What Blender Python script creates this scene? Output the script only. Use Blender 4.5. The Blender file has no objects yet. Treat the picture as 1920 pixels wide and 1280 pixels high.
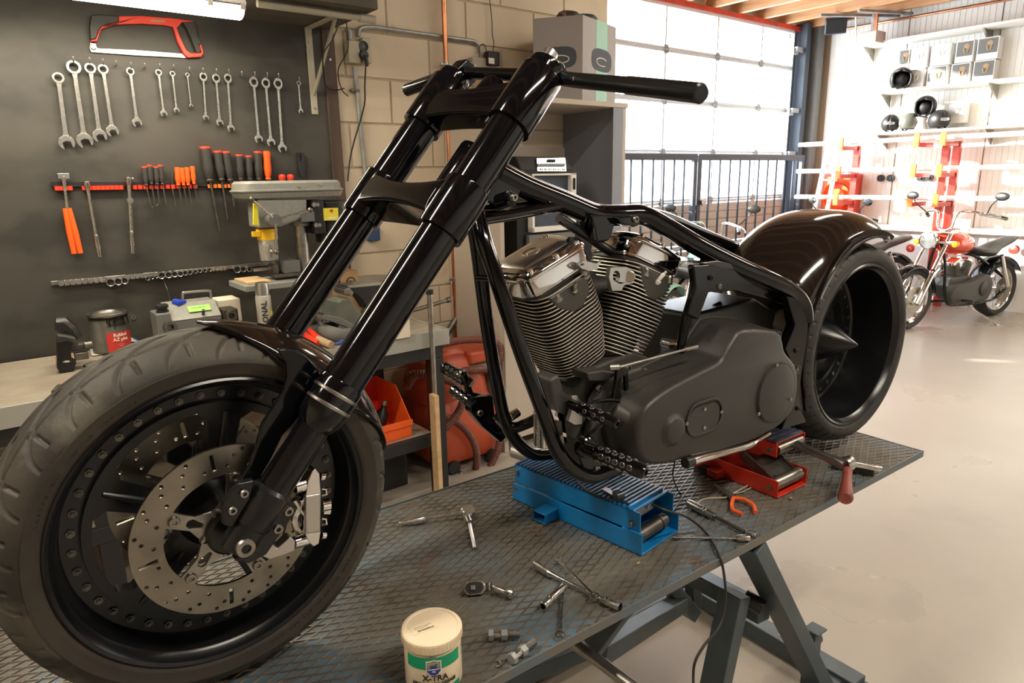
import bpy, math, random
from mathutils import Vector as V, Matrix
from mathutils.geometry import tessellate_polygon
random.seed(7)
S = bpy.context.scene
COL = S.collection
PI = math.pi
I4 = Matrix.Identity(4)
rad = math.radians
# ---------------------------------------------------------------- camera
HC = 1.65
FPX = 1265.0
def cam_axes(yaw):
    p, r, y = rad(13.6), rad(-1.08), rad(yaw)
    F = V((math.cos(p)*math.cos(y), math.cos(p)*math.sin(y), -math.sin(p)))
    R0 = V((math.sin(y), -math.cos(y), 0)); U0 = R0.cross(F)
    c, s = math.cos(r), math.sin(r)
    return R0*c+U0*s, U0*c-R0*s, F
AX_B = cam_axes(54.25)          # seen in the axes of the lift and the motorcycle
AX_R = cam_axes(51.9)           # seen in the axes of the room
ROOM = Matrix.Rotation(rad(2.35), 4, 'Z')
cd = bpy.data.cameras.new('camera'); cam = bpy.data.objects.new('camera', cd); COL.objects.link(cam)
cd.sensor_width = 36; cd.lens = FPX/1920*36; cd.clip_start = 0.02; cd.clip_end = 200
R_, U_, F_ = AX_B
cam.matrix_world = Matrix(((R_.x, U_.x, -F_.x, 0), (R_.y, U_.y, -F_.y, 0), (R_.z, U_.z, -F_.z, HC), (0, 0, 0, 1)))
S.camera = cam
def ray(x, y, ax): return ax[0]*(x-960)+ax[1]*(640-y)+ax[2]*FPX
CC = V((0, 0, HC))
def hit(x, y, k, val, ax):
    d = ray(x, y, ax); return CC+d*((val-CC[k])/d[k])
def BY(x, y, Y): return hit(x, y, 1, Y, AX_B)      # point of a lift-parallel vertical plane
def BZ(x, y, z): return hit(x, y, 2, z, AX_B)
def BX(x, y, X): return hit(x, y, 0, X, AX_B)
def RY(x, y, Y): return hit(x, y, 1, Y, AX_R)      # the same in room axes
def RZ(x, y, z): return hit(x, y, 2, z, AX_R)
def RX(x, y, X): return hit(x, y, 0, X, AX_R)
# ---------------------------------------------------------------- world, lights, exposure
w = bpy.data.worlds.new('world'); S.world = w; w.use_nodes = True
wn = w.node_tree; bg = wn.nodes['Background']; bg.inputs[0].default_value = (0.86, 0.93, 1.0, 1); bg.inputs[1].default_value = 13.0
def light(kind, name, loc, energy, color, size=None, rot=None, target=None, sy=None):
    d = bpy.data.lights.new(name, kind); d.energy = energy; d.color = color
    if kind == 'AREA':
        d.size = size
        if sy: d.shape = 'RECTANGLE'; d.size_y = sy
    if kind == 'SUN': d.angle = size
    o = bpy.data.objects.new(name, d); COL.objects.link(o); o.location = ROOM @ V(loc)
    if target is not None: o.rotation_euler = (ROOM @ V(target)-o.location).to_track_quat('-Z', 'Y').to_euler()
    return o
light('SUN', 'sun', (4, 9, 6), 22.0, (1.0, 0.93, 0.82), rad(1.0), target=(8.6, 3.6, 4.2))
CEIL_LAMPS = [(-0.9, 1.4), (1.3, -0.6), (4.4, -0.4), (7.2, 1.0), (4.4, 2.0)]
LAMP_W = [62, 60, 50, 42, 28]
S.view_settings.view_transform = 'Standard'; S.view_settings.look = 'None'
S.view_settings.gamma = 1; S.view_settings.use_curve_mapping = False
S.view_settings.exposure = 0.0
# ---------------------------------------------------------------- materials
def N(nt, t, **kw):
    n = nt.nodes.new(t)
    for k, v in kw.items():
        if hasattr(n, k): setattr(n, k, v)
        else: n.inputs[k.replace('_', ' ')].default_value = v
    return n
MATS = {}
def mat(name, c, r=0.5, m=0.0, c2=None, sc=8.0, lo=0.4, hi=0.65, bump=0.0, bsc=200.0, coat=0.0, tr=0.0, em=None, es=0.0, ior=1.5, stretch=None, c3=None, sc3=30.0, lo3=.55, hi3=.62, det=6.0, r2=None, alpha=1.0):
    k = bpy.data.materials.new(name); k.use_nodes = True; nt = k.node_tree; b = nt.nodes['Principled BSDF']
    def C4(x): return (x[0], x[1], x[2], 1)
    b.inputs['Base Color'].default_value = C4(c); b.inputs['Roughness'].default_value = r; b.inputs['Metallic'].default_value = m
    b.inputs['IOR'].default_value = ior
    if coat: b.inputs['Coat Weight'].default_value = coat; b.inputs['Coat Roughness'].default_value = 0.04
    if tr: b.inputs['Transmission Weight'].default_value = tr
    if em: b.inputs['Emission Color'].default_value = C4(em); b.inputs['Emission Strength'].default_value = es
    if alpha < 1: b.inputs['Alpha'].default_value = alpha
    L = nt.links; vec = None
    if c2 or bump or c3:
        tc = N(nt, 'ShaderNodeTexCoord'); mp = N(nt, 'ShaderNodeMapping'); L.new(tc.outputs['Object'], mp.inputs[0]); vec = mp.outputs[0]
        if stretch: mp.inputs['Scale'].default_value = stretch
    col = None
    if c2:
        n = N(nt, 'ShaderNodeTexNoise'); n.inputs['Scale'].default_value = sc; n.inputs['Detail'].default_value = det; L.new(vec, n.inputs['Vector'])
        mr = N(nt, 'ShaderNodeMapRange'); mr.inputs[1].default_value = lo; mr.inputs[2].default_value = hi; L.new(n.outputs[0], mr.inputs[0])
        mx = N(nt, 'ShaderNodeMix', data_type='RGBA'); mx.inputs[6].default_value = C4(c); mx.inputs[7].default_value = C4(c2); L.new(mr.outputs[0], mx.inputs[0]); col = mx.outputs[2]
        if r2 is not None:
            m2 = N(nt, 'ShaderNodeMapRange'); m2.inputs[3].default_value = r; m2.inputs[4].default_value = r2; L.new(mr.outputs[0], m2.inputs[0]); L.new(m2.outputs[0], b.inputs['Roughness'])
    if c3:
        n = N(nt, 'ShaderNodeTexNoise'); n.inputs['Scale'].default_value = sc3; n.inputs['Detail'].default_value = 5; L.new(vec, n.inputs['Vector'])
        mr = N(nt, 'ShaderNodeMapRange'); mr.inputs[1].default_value = lo3; mr.inputs[2].default_value = hi3; L.new(n.outputs[0], mr.inputs[0])
        mx = N(nt, 'ShaderNodeMix', data_type='RGBA'); mx.inputs[7].default_value = C4(c3); L.new(mr.outputs[0], mx.inputs[0])
        if col: L.new(col, mx.inputs[6])
        else: mx.inputs[6].default_value = C4(c)
        col = mx.outputs[2]
    if col: L.new(col, b.inputs['Base Color'])
    if bump:
        n = N(nt, 'ShaderNodeTexNoise'); n.inputs['Scale'].default_value = bsc; n.inputs['Detail'].default_value = 3; L.new(vec, n.inputs['Vector'])
        bp = N(nt, 'ShaderNodeBump'); bp.inputs['Strength'].default_value = bump; bp.inputs['Distance'].default_value = 0.002; L.new(n.outputs[0], bp.inputs['Height']); L.new(bp.outputs[0], b.inputs['Normal'])
    MATS[name] = k; return k
M_gloss = mat('gloss_black_paint', (.003, .003, .004), .1, coat=.15, ior=1.42)
M_gloss2 = mat('gloss_brown_black_paint', (.014, .009, .007), .1, coat=.25)
M_satin = mat('satin_black_paint', (.006, .0065, .008), .28)
M_matte = mat('wrinkle_black_cast', (.03, .028, .026), .42, bump=.12, bsc=900)
M_matte2 = mat('dark_grey_cast', (.045, .043, .038), .5, bump=.1, bsc=500)
M_dark = mat('dark_void_black', (.006, .006, .007), .6)  # also painted in as shade inside bores, drilled holes and hex sockets
M_chrome = mat('chrome', (.78, .77, .76), .07, 1)
M_chromed = mat('tool_chrome', (.62, .61, .58), .22, 1, c2=(.48, .47, .44), sc=60, r2=.3)
M_steel = mat('brushed_steel', (.42, .4, .37), .34, 1, c2=(.3, .28, .25), sc=25)
M_disc = mat('brake_disc_steel', (.34, .31, .26), .36, 1, c2=(.24, .22, .18), sc=14)
M_dullsteel = mat('dull_steel', (.2, .19, .17), .45, 1, c2=(.12, .11, .1), sc=20)
M_alu = mat('cast_aluminium', (.55, .54, .52), .3, 1)
M_fin = mat('bare_fin_edge', (.8, .75, .66), .38, .8)
M_galv = mat('galvanised_pipe', (.36, .38, .38), .45, .5, c2=(.27, .28, .28), sc=12)
M_rubber = mat('dusty_tyre_rubber', (.062, .055, .043), .62, c2=(.032, .028, .023), sc=5, lo=.4, hi=.62, c3=(.1, .09, .07), sc3=9, bump=.25, bsc=260)
M_rubber2 = mat('clean_tyre_rubber', (.02, .02, .019), .6, c2=(.036, .034, .03), sc=7, bump=.2, bsc=260)
M_wall = mat('cream_painted_block', (.68, .58, .44), .75, c2=(.6, .51, .38), sc=2.2, bump=.35, bsc=60, c3=(.45, .36, .26), sc3=5, lo3=.68, hi3=.8)
M_joint = mat('painted_joint', (.5, .42, .31), .85)
M_floor = mat('polished_concrete', (.385, .345, .295), .34, c2=(.44, .395, .34), sc=1.1, lo=.3, hi=.75, c3=(.32, .29, .255), sc3=2.2, lo3=.55, hi3=.8, bump=.03, bsc=40, r2=.24)
M_board = mat('black_stained_plywood', (.046, .043, .037), .55, c2=(.026, .024, .021), sc=3.0, lo=.45, hi=.6, c3=(.062, .057, .047), sc3=1.7, lo3=.5, hi3=.75, stretch=(1, 1, 1.6))
M_trimw = mat('brown_wood_batten', (.09, .055, .04), .6, c2=(.05, .03, .022), sc=20, stretch=(1, 1, .1))
M_shelfw = mat('grey_wood_shelf', (.1, .088, .068), .7, c2=(.06, .052, .04), sc=14, stretch=(.15, 1, 1))
M_wood = mat('pale_pine', (.66, .46, .25), .6, c2=(.55, .36, .18), sc=9, stretch=(.2, 3, 3))
M_joist = mat('orange_pine_joist', (.66, .36, .18), .6, c2=(.56, .28, .12), sc=9, stretch=(3, .2, 3))
M_deck = mat('dark_ceiling_board', (.16, .15, .17), .8)
M_beige = mat('beige_plastic', (.46, .42, .31), .45)
M_beigep = mat('grey_beige_paint', (.4, .37, .29), .5)
M_copper = mat('copper_pipe', (.72, .3, .15), .3, 1, c2=(.45, .2, .11), sc=9)
M_blk = mat('black_plastic', (.015, .015, .016), .4)
M_blk2 = mat('black_rubber_cable', (.02, .018, .017), .55)
M_grips = mat('dark_grey_rubber_grip', (.035, .033, .032), .55)
M_red = mat('signal_red_plastic', (.8, .045, .02), .4)
M_orange = mat('orange_red_plastic', (.9, .12, .015), .4)
M_orange2 = mat('orange_clip_plastic', (.9, .22, .03), .4)
M_redsteel = mat('red_painted_steel', (.62, .035, .015), .35, c2=(.45, .025, .012), sc=10, coat=.3)
M_redd = mat('worn_red_handle', (.3, .06, .04), .5, c2=(.2, .05, .04), sc=20)
M_blue = mat('blue_painted_steel', (.006, .2, .52), .32, c2=(.004, .13, .36), sc=10, coat=.4)
M_bluer = mat('worn_blue_rubber', (.03, .06, .13), .45, c2=(.02, .1, .26), sc=12)
M_bluep = mat('navy_rubber_pad', (.05, .07, .13), .55, c2=(.1, .12, .17), sc=40, stretch=(1, 8, 1))
M_table = mat('worn_blue_steel_plate', (.09, .155, .215), .42, m=.1, c2=(.125, .12, .1), sc=4.5, lo=.42, hi=.58, c3=(.1, .06, .04), sc3=11, lo3=.62, hi3=.72)
M_rib = mat('worn_plate_rib', (.27, .235, .19), .34, m=.6, c2=(.14, .125, .11), sc=9)
M_legp = mat('blue_grey_steel', (.07, .095, .11), .42, c2=(.045, .06, .07), sc=6)
M_edge = mat('table_edge_steel', (.12, .155, .18), .4, m=.3, c2=(.16, .15, .13), sc=15)
M_grey = mat('hammer_grey_paint', (.26, .265, .24), .38, c2=(.3, .3, .28), sc=60)
M_greyd = mat('mid_grey_paint', (.15, .155, .15), .45)
M_vise = mat('grey_green_vise_paint', (.13, .145, .12), .5, c2=(.1, .11, .09), sc=14)
M_yellow = mat('yellow_plastic', (.85, .5, .02), .4)
M_yel2 = mat('yellow_sticker', (.8, .72, .03), .5)
M_green = mat('green_sticker', (.35, .8, .12), .5)
M_clear = mat('clear_guard', (.55, .53, .47), .2, alpha=.35)
M_glass = mat('window_pane', (1, 1, 1), .0, alpha=.06)
M_frame = mat('door_aluminium', (.62, .66, .7), .4, m=.2)
M_gate = mat('dark_blue_steel', (.045, .06, .085), .5)
M_panelw = mat('white_corrugated_panel', (.88, .88, .84), .45)
M_white = mat('white_paint', (.82, .8, .76), .45)
M_tub = mat('cream_tub_plastic', (.86, .72, .52), .4)
M_paper = mat('paper', (.75, .68, .55), .7)
M_card = mat('brown_cardboard', (.5, .32, .16), .8, c2=(.44, .28, .14), sc=12)
M_cardg = mat('printed_carton', (.36, .34, .34), .6)
M_cardd = mat('printed_carton_side', (.3, .31, .4), .6)
M_bench = mat('worn_bench_top', (.34, .3, .24), .5, c2=(.26, .22, .17), sc=6, c3=(.42, .2, .1), sc3=7, lo3=.66, hi3=.72)
M_bedge = mat('bench_edge_angle', (.4, .4, .36), .45, m=.3)
M_ink = mat('black_ink', (.01, .01, .01), .6)
M_inkg = mat('green_print', (.0, .3, .14), .45)
M_inkb = mat('blue_print', (.02, .04, .3), .45)
M_inkw = mat('white_print', (.85, .8, .72), .5)
M_inkr = mat('red_print', (.6, .04, .03), .5)
M_cab = mat('hazed_grey_cabinet', (.26, .28, .33), .6)  # grey inside, lightened with the bluish haze put into the colour
M_cabe = mat('beige_cabinet_edge', (.5, .43, .36), .55)
M_hose = mat('brown_hose', (.14, .045, .03), .5)
M_vac = mat('orange_vacuum_shell', (.5, .08, .03), .45, c2=(.4, .06, .02), sc=5)
M_glove = mat('grey_knit', (.13, .125, .12), .9, bump=.5, bsc=300)
M_skinp = mat('tan_leather', (.42, .3, .17), .8)
M_tan = mat('pinkish_door_panel', (.62, .5, .42), .6)
M_side = mat('tyre_sidewall_rubber', (.03, .024, .018), .55, c2=(.045, .036, .026), sc=9)
M_tank = mat('orange_red_tank', (.75, .06, .02), .12, coat=1)
M_amber = mat('amber_lens', (.95, .32, .02), .2)
M_mint = mat('mint_enamel', (.35, .62, .52), .3)
M_lens = mat('headlamp_glass', (.6, .65, .66), .08, m=.8)
M_lamp = mat('lamp_diffuser', (1, .97, .9), .4, em=(1.0, .86, .62), es=9.0)
M_tubel = mat('bench_lamp_diffuser', (1, .97, .9), .4, em=(1.0, .88, .66), es=14.0)
M_yelp = mat('chalk_yellow', (.5, .48, .2), .8)
# ---------------------------------------------------------------- mesh kit
WM = {}; CHD = {}
def CHILD(o): return CHD.get(o, [])
def lin(a, b, t): return a+(b-a)*t
def sp(pts, n=6, closed=False):
    P = [V(p) for p in pts]; out = []; m = len(P)
    for i in range(m if closed else m-1):
        if closed: a, b, c, d = P[i-1], P[i], P[(i+1) % m], P[(i+2) % m]
        else: a, b, c, d = P[max(i-1, 0)], P[i], P[i+1], P[min(i+2, m-1)]
        for k in range(n):
            t = k/n; out.append(.5*((2*b)+(c-a)*t+(2*a-5*b+4*c-d)*t*t+(3*b-a-3*c+d)*t**3))
    if not closed: out.append(P[-1])
    return out
def perp(d):
    d = d.normalized(); u = V((0, 0, 1)) if abs(d.z) < .9 else V((1, 0, 0))
    u = (u-d*u.dot(d)).normalized(); return u, d.cross(u)
def frame(o, x, y=None, z=None):
    x = V(x).normalized(); 
    if z is None: y = V(y); y = (y-x*y.dot(x)).normalized(); z = x.cross(y)
    else: z = V(z); z = (z-x*z.dot(x)).normalized(); y = z.cross(x)
    M = Matrix.Identity(4)
    for i in range(3): M[i][0] = x[i]; M[i][1] = y[i]; M[i][2] = z[i]; M[i][3] = o[i]
    return M
class MB:
    def __init__(s, M=None): s.v = []; s.f = []; s.M = M or I4
    def add(s, vs, fs, M=None):
        o = len(s.v)
        s.v += [(M @ V(p)) if M else V(p) for p in vs]; s.f += [tuple(i+o for i in f) for f in fs]; return s
    def box(s, c, d, M=None):
        x, y, z = d[0]/2, d[1]/2, d[2]/2; a, b, e = c
        vs = [(a+i*x, b+j*y, e+k*z) for i in (-1, 1) for j in (-1, 1) for k in (-1, 1)]
        return s.add(vs, [(0, 1, 3, 2), (4, 6, 7, 5), (0, 4, 5, 1), (2, 3, 7, 6), (0, 2, 6, 4), (1, 5, 7, 3)], M)
    def bx(s, a, b, M=None): return s.box([(a[i]+b[i])/2 for i in range(3)], [abs(b[i]-a[i]) for i in range(3)], M)
    def bar(s, p, q, wd, ht, up=(0, 0, 1)):
        p, q = V(p), V(q); d = q-p; L = d.length
        M = frame((p+q)/2, d, z=up); return s.box((0, 0, 0), (L, wd, ht), M)
    def rings(s, R, closed=True, caps=True, loop=False):
        n = len(R[0]); vs = [p for r in R for p in r]; fs = []
        m = len(R)
        for i in range(m if loop else m-1):
            for j in range(n if closed else n-1):
                k = (j+1) % n; a = i*n; b = ((i+1) % m)*n
                fs.append((a+j, a+k, b+k, b+j))
        if caps and not loop: fs += [tuple(range(n))[::-1], tuple((m-1)*n+i for i in range(n))]
        return s.add(vs, fs)
    def cyl(s, p, q, r, r2=None, n=16, caps=True):
        p, q = V(p), V(q); u, w_ = perp(q-p); r2 = r if r2 is None else r2
        return s.rings([[c+(u*math.cos(2*PI*i/n)+w_*math.sin(2*PI*i/n))*rr for i in range(n)] for c, rr in ((p, r), (q, r2))], caps=caps)
    def lathe(s, prof, o, ax, n=32, u=None, a0=0, a1=2*PI, caps=False):
        ax = V(ax).normalized(); o = V(o); p, q = perp(ax)
        if u is not None: p = V(u); p = (p-ax*p.dot(ax)).normalized(); q = ax.cross(p)
        full = abs(a1-a0-2*PI) < 1e-6; k = n if full else n+1; R = []
        for r, h in prof: R.append([o+ax*h+(p*math.cos(a0+(a1-a0)*i/n)+q*math.sin(a0+(a1-a0)*i/n))*max(r, 1e-5) for i in range(k)])
        return s.rings(R, closed=full, caps=caps)
    def tube(s, pts, r, n=10, closed=False, caps=True, flat=None):
        P = [V(p) for p in pts]; m = len(P); R = []
        T = [(P[(i+1) % m]-P[i-1]) if closed else (P[min(i+1, m-1)]-P[max(i-1, 0)]) for i in range(m)]
        u, _ = perp(T[0])
        for i in range(m):
            t = T[i].normalized(); u = (u-t*u.dot(t)).normalized(); w_ = t.cross(u)
            rr = r[i] if isinstance(r, (list, tuple)) else r
            R.append([P[i]+(u*math.cos(2*PI*j/n)+w_*math.sin(2*PI*j/n))*rr for j in range(n)])
        return s.rings(R, caps=caps, loop=closed)
    def ball(s, c, r, n=12, sc=(1, 1, 1)):
        c = V(c); R = []
        for i in range(n//2+1):
            a = PI*i/(n//2)
            R.append([c+V((math.sin(a)*math.cos(2*PI*j/n)*r*sc[0]+1e-6, math.sin(a)*math.sin(2*PI*j/n)*r*sc[1], math.cos(a)*r*sc[2])) for j in range(n)])
        return s.rings(R, caps=False)
    def prism(s, poly, vec, holes=()):
        """poly: 3-D loop, extruded by vec; holes: inner loops"""
        L = [[V(p) for p in poly]]+[[V(p) for p in h] for h in holes]; vec = V(vec)
        flat = [p for l in L for p in l]; n = len(flat)
        tr = tessellate_polygon(L)
        fs = [tuple(t) for t in tr]+[tuple(i+n for i in t)[::-1] for t in tr]; o = 0
        if not holes: fs = [tuple(range(n)), tuple(range(2*n-1, n-1, -1))]
        for l in L:
            k = len(l)
            for i in range(k): j = (i+1) % k; fs.append((o+i, o+i+n, o+j+n, o+j))
            o += k
        return s.add(flat+[p+vec for p in flat], fs)
    def pl(s, poly, th, M, holes=()):
        """2-D outline in the xy plane of M, thickness th along its z"""
        t = s.M0(poly, M); z = M.to_3x3() @ V((0, 0, th)); return s.prism(t, z, [s.M0(h, M) for h in holes])
    def M0(s, poly, M): return [M @ V((p[0], p[1], p[2] if len(p) > 2 else 0)) for p in poly]
    def hexn(s, p, q, r, n=6): return s.cyl(p, q, r, n=n)
    def build(s, name, m, parent=None, bev=0, sm=35, label=None, cat=None, group=None, kind=None, seg=2, sol=0, sub=0):
        vs = [s.M @ p for p in s.v]
        if parent is None:
            xs = [p.x for p in vs]; ys = [p.y for p in vs]; zs = [p.z for p in vs]
            W = Matrix.Translation(((min(xs)+max(xs))/2, (min(ys)+max(ys))/2, min(zs)))
        else: W = WM[parent]
        Wi = W.inverted(); me = bpy.data.meshes.new(name)
        me.from_pydata([Wi @ p for p in vs], [], s.f); me.materials.append(m)
        o = bpy.data.objects.new(name, me); COL.objects.link(o)
        if parent is None: o.matrix_world = W
        else: o.parent = parent; CHD.setdefault(parent, []).append(o)
        WM[o] = W
        import bmesh
        b = bmesh.new(); b.from_mesh(me); bmesh.ops.recalc_face_normals(b, faces=b.faces); b.to_mesh(me); b.free()
        if sm: me.shade_smooth(); me.set_sharp_from_angle(angle=rad(sm))
        if sol: q = o.modifiers.new('s', 'SOLIDIFY'); q.thickness = sol; q.offset = 0
        if bev:
            q = o.modifiers.new('b', 'BEVEL'); q.width = bev; q.segments = seg; q.limit_method = 'ANGLE'; q.angle_limit = rad(40); q.harden_normals = True
        if sub: q = o.modifiers.new('u', 'SUBSURF'); q.levels = sub; q.render_levels = sub
        tagp(o, label, cat, group, kind); return o
def tagp(o, label=None, cat=None, group=None, kind=None):
    for k, v in (('label', label), ('category', cat), ('group', group), ('kind', kind)):
        if v: o[k] = v
def thing(name, label, cat, loc, group=None, M=None, kind=None):
    o = bpy.data.objects.new(name, None); COL.objects.link(o); o.empty_display_size = .05
    W = (M or I4) @ Matrix.Translation(V(loc)); o.matrix_world = W; WM[o] = W
    tagp(o, label, cat, group, kind); return o
def dup(root, dM, label=None, group=None):
    """copy a thing with its parts and sub-parts; dM moves it in world space"""
    def cp(o, par):
        c = o.copy(); COL.objects.link(c); c.parent = par; par and CHD.setdefault(par, []).append(c)
        for k in list(CHILD(o)): cp(k, c)
        return c
    r = cp(root, None); W = dM @ WM[root]; r.matrix_world = W; WM[r] = W
    if label: r['label'] = label
    if group: r['group'] = group
    return r
def circ(cx, cy, r, n=16, a0=0): return [(cx+r*math.cos(a0+2*PI*i/n), cy+r*math.sin(a0+2*PI*i/n)) for i in range(n)]
def rrect(x0, y0, x1, y1, r, n=4):
    out = []
    for cx, cy, a in ((x1-r, y1-r, 0), (x0+r, y1-r, 90), (x0+r, y0+r, 180), (x1-r, y0+r, 270)):
        for i in range(n+1): t = rad(a+90*i/n); out.append((cx+r*math.cos(t), cy+r*math.sin(t)))
    return out
def text(s, size, M, parent, m, name='lettering', th=.0006, bold=False, wrap=None, align='CENTER', sx=1.0, label=None):
    """solid lettering laid in the xy plane of M; wrap=(radius) bends it round a vertical cylinder"""
    c = bpy.data.curves.new('t', 'FONT'); c.body = s; c.size = size; c.extrude = th/2; c.align_x = align; c.align_y = 'CENTER'; c.resolution_u = 2
    if bold: c.offset = size*.018
    o = bpy.data.objects.new('t', c); COL.objects.link(o)
    me = bpy.data.meshes.new_from_object(o.evaluated_get(bpy.context.evaluated_depsgraph_get())) if False else None
    dg = bpy.context.evaluated_depsgraph_get(); me = bpy.data.meshes.new_from_object(o.evaluated_get(dg))
    bpy.data.objects.remove(o); mb = MB()
    vs = []
    for q in me.vertices:
        x, y, z = q.co.x*sx, q.co.y, q.co.z
        if wrap: a = x/wrap; x, z = math.sin(a)*(wrap+z), math.cos(a)*(wrap+z)
        vs.append((x, y, z))
    mb.add(vs, [tuple(p.vertices) for p in me.polygons], M)
    bpy.data.meshes.remove(me)
    return mb.build(name, m, parent, sm=0, label=label)
# ================================================================ ROOM (room axes: x along the back wall, y towards it)
YW = 3.65
def RM(): return MB(ROOM)
def rthing(name, label, cat, loc, group=None, rz=0): return thing(name, label, cat, (0, 0, 0), group, M=ROOM @ Matrix.Translation(V(loc)) @ Matrix.Rotation(rz, 4, 'Z'))
RM().bx((-3, -4.5, -.1), (9.7, 5.6, 0)).build('floor', M_floor, kind='structure', sm=0)
wb = RM().bx((-3, YW+.004, 0), (3.78, YW+.2, 3.9)).build('wall_back', M_joint, kind='structure', sm=0)
rows = [0.018+.2435*k for k in range(16)]
blk = None
for k, z in enumerate(rows):
    x = -2.98+(0.0 if k % 2 else .27)-.142-.54
    while x < 3.78:
        a, b = max(x+.005, -3), min(x+.535, 3.78)
        if b-a > .05 and z < 3.7 and z+.24 > .02 and b > -.3:
            jit = random.uniform(0, .002)
            RM().bx((a, YW-.003-jit, max(z+.005, .002)), (b, YW+.02, min(z+.238, 3.69))).build('block', M_wall, wb, bev=.004, seg=1, sm=30)
        x += .54
RM().bx((3.63, YW+.2, 0), (3.78, 5.5, 3.9)).build('wall_return', M_wall, kind='structure', sm=0)
RM().bx((-3.1, -4.5, 0), (-3, 3.8, 3.9)).build('wall_left', M_wall, kind='structure', sm=0)
RM().bx((-3, -4.6, 0), (9.7, -4.5, 3.9)).build('wall_front', M_panelw, kind='structure', sm=0)
# right wall: ribbed white sandwich panels, each its own piece
wr = RM().bx((9.62, -4.5, 0), (9.75, 5.6, 3.9)).build('wall_right', M_joint, kind='structure', sm=0)
for k in range(7):
    y0 = 5.05-1.0*k; mb = RM(); n = 16; xs = []
    y1 = y0-.985
    pts = []
    for j in range(n+1):
        yy = lin(y0, y1, j/n); 
        for d, e in ((-.006, .0), (-.004, .005), (.004, .005), (.006, 0)): pts.append((9.6+e, yy-d if 0 < j < n else yy))
    mb.rings([[V((p[0], p[1], z)) for p in pts]+[V((9.63, y1, z)), V((9.63, y0, z))] for z in (0.0, 3.75)])
    mb.build('panel', M_panelw, wr, sm=0)
# garage end wall: piers and lintel around the sectional door
RM().bx((9.2, 5.42, 0), (9.62, 5.6, 3.9)).build('wall_door_side', M_panelw, kind='structure', sm=0)
RM().bx((3.78, 5.42, 3.5), (9.3, 5.6, 3.9)).build('wall_door_top', M_wall, kind='structure', sm=0)
# ceiling deck and pine joists
ce = RM().bx((-3, -4.5, 3.82), (9.7, 5.6, 3.9)).build('ceiling', M_deck, kind='structure', sm=0)
for k in range(25):
    x = 9.35-.52*k
    RM().bx((x-.032, -4.5, 3.56), (x+.032, 5.42 if x > 3.8 else 3.66, 3.82)).build('joist', M_joist, ce, sm=0)
RM().bx((3.95, 5.28, 3.505), (9.5, 5.4, 3.56)).build('trim_1', M_redsteel, kind='structure', sm=0)
RM().bx((9.2, 5.18, 0), (9.31, 5.36, 3.6)).build('trim_2', M_gate, kind='structure', bev=.004)
RM().bx((9.38, 5.1, 0), (9.52, 5.36, 3.6)).build('trim_3', M_greyd, kind='structure', bev=.004)
RM().bx((9.09, 5.3, 0), (9.16, 5.38, 3.55)).build('trim_4', M_gate, kind='structure', bev=.004)
# sectional garage door
dr = RM(); DY = 5.3
ZR = [3.5, 3.03, 2.485, 1.91, 1.335, .76, .05]
d1 = RM().bx((3.79, DY, 0.0), (9.12, DY+.05, .05)).build('door_1', M_frame, kind='structure', sm=0)
MX = [4.1, 5.28, 6.43, 7.39, 8.33, 9.1]
for i, z in enumerate(ZR[:-1]):
    RM().bx((4.02, DY, z-.03), (9.12, DY+.05, z-.002)).build('rail', M_frame, d1, bev=.003)
    RM().bx((4.02, DY, z+.002), (9.12, DY+.05, z+.028)).build('rail', M_frame, d1, bev=.003)
for i in range(4):
    z1, z0 = ZR[i]-.03, ZR[i+1]+.028
    for x in MX: RM().bx((x-.013, DY, z0), (x+.013, DY+.05, z1)).build('mullion', M_frame, d1)
    for a, b in zip(MX[:-1], MX[1:]): RM().bx((a+.013, DY+.022, z0), (b-.013, DY+.026, z1)).build('pane', M_glass, d1, sm=0)
for i in (4, 5):
    z1, z0 = ZR[i]-.045, ZR[i+1]+(.04 if i < 5 else 0)
    n = 5
    RM().bx((4.04, DY+.03, z0-.002), (9.11, DY+.048, z1+.002)).build('door_skin', M_tan, d1)
    for k in range(n):
        a, b = lin(z0, z1, k/n), lin(z0, z1, (k+1)/n)
        RM().bx((4.05, DY+.01, a+.003), (9.1, DY+.029, b-.003)).build('panel', M_tan, d1, bev=.003)
for z in ZR[1:-1]:
    for x in MX[1:-1]:
        h = RM().bx((x-.04, DY-.012, z-.045), (x+.04, DY-.001, z+.045)).cyl((x-.045, DY-.014, z), (x+.045, DY-.014, z), .008, n=8).build('hinge', M_galv, d1, bev=.002)
for z in (3.25, 2.47, 1.9):
    RM().bx((9.0, DY-.06, z-.05), (9.11, DY-.002, z+.03)).bx((9.03, DY-.09, z-.02), (9.2, DY-.05, z+.04)).build('roller_bracket', M_galv, d1, bev=.004)
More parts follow.
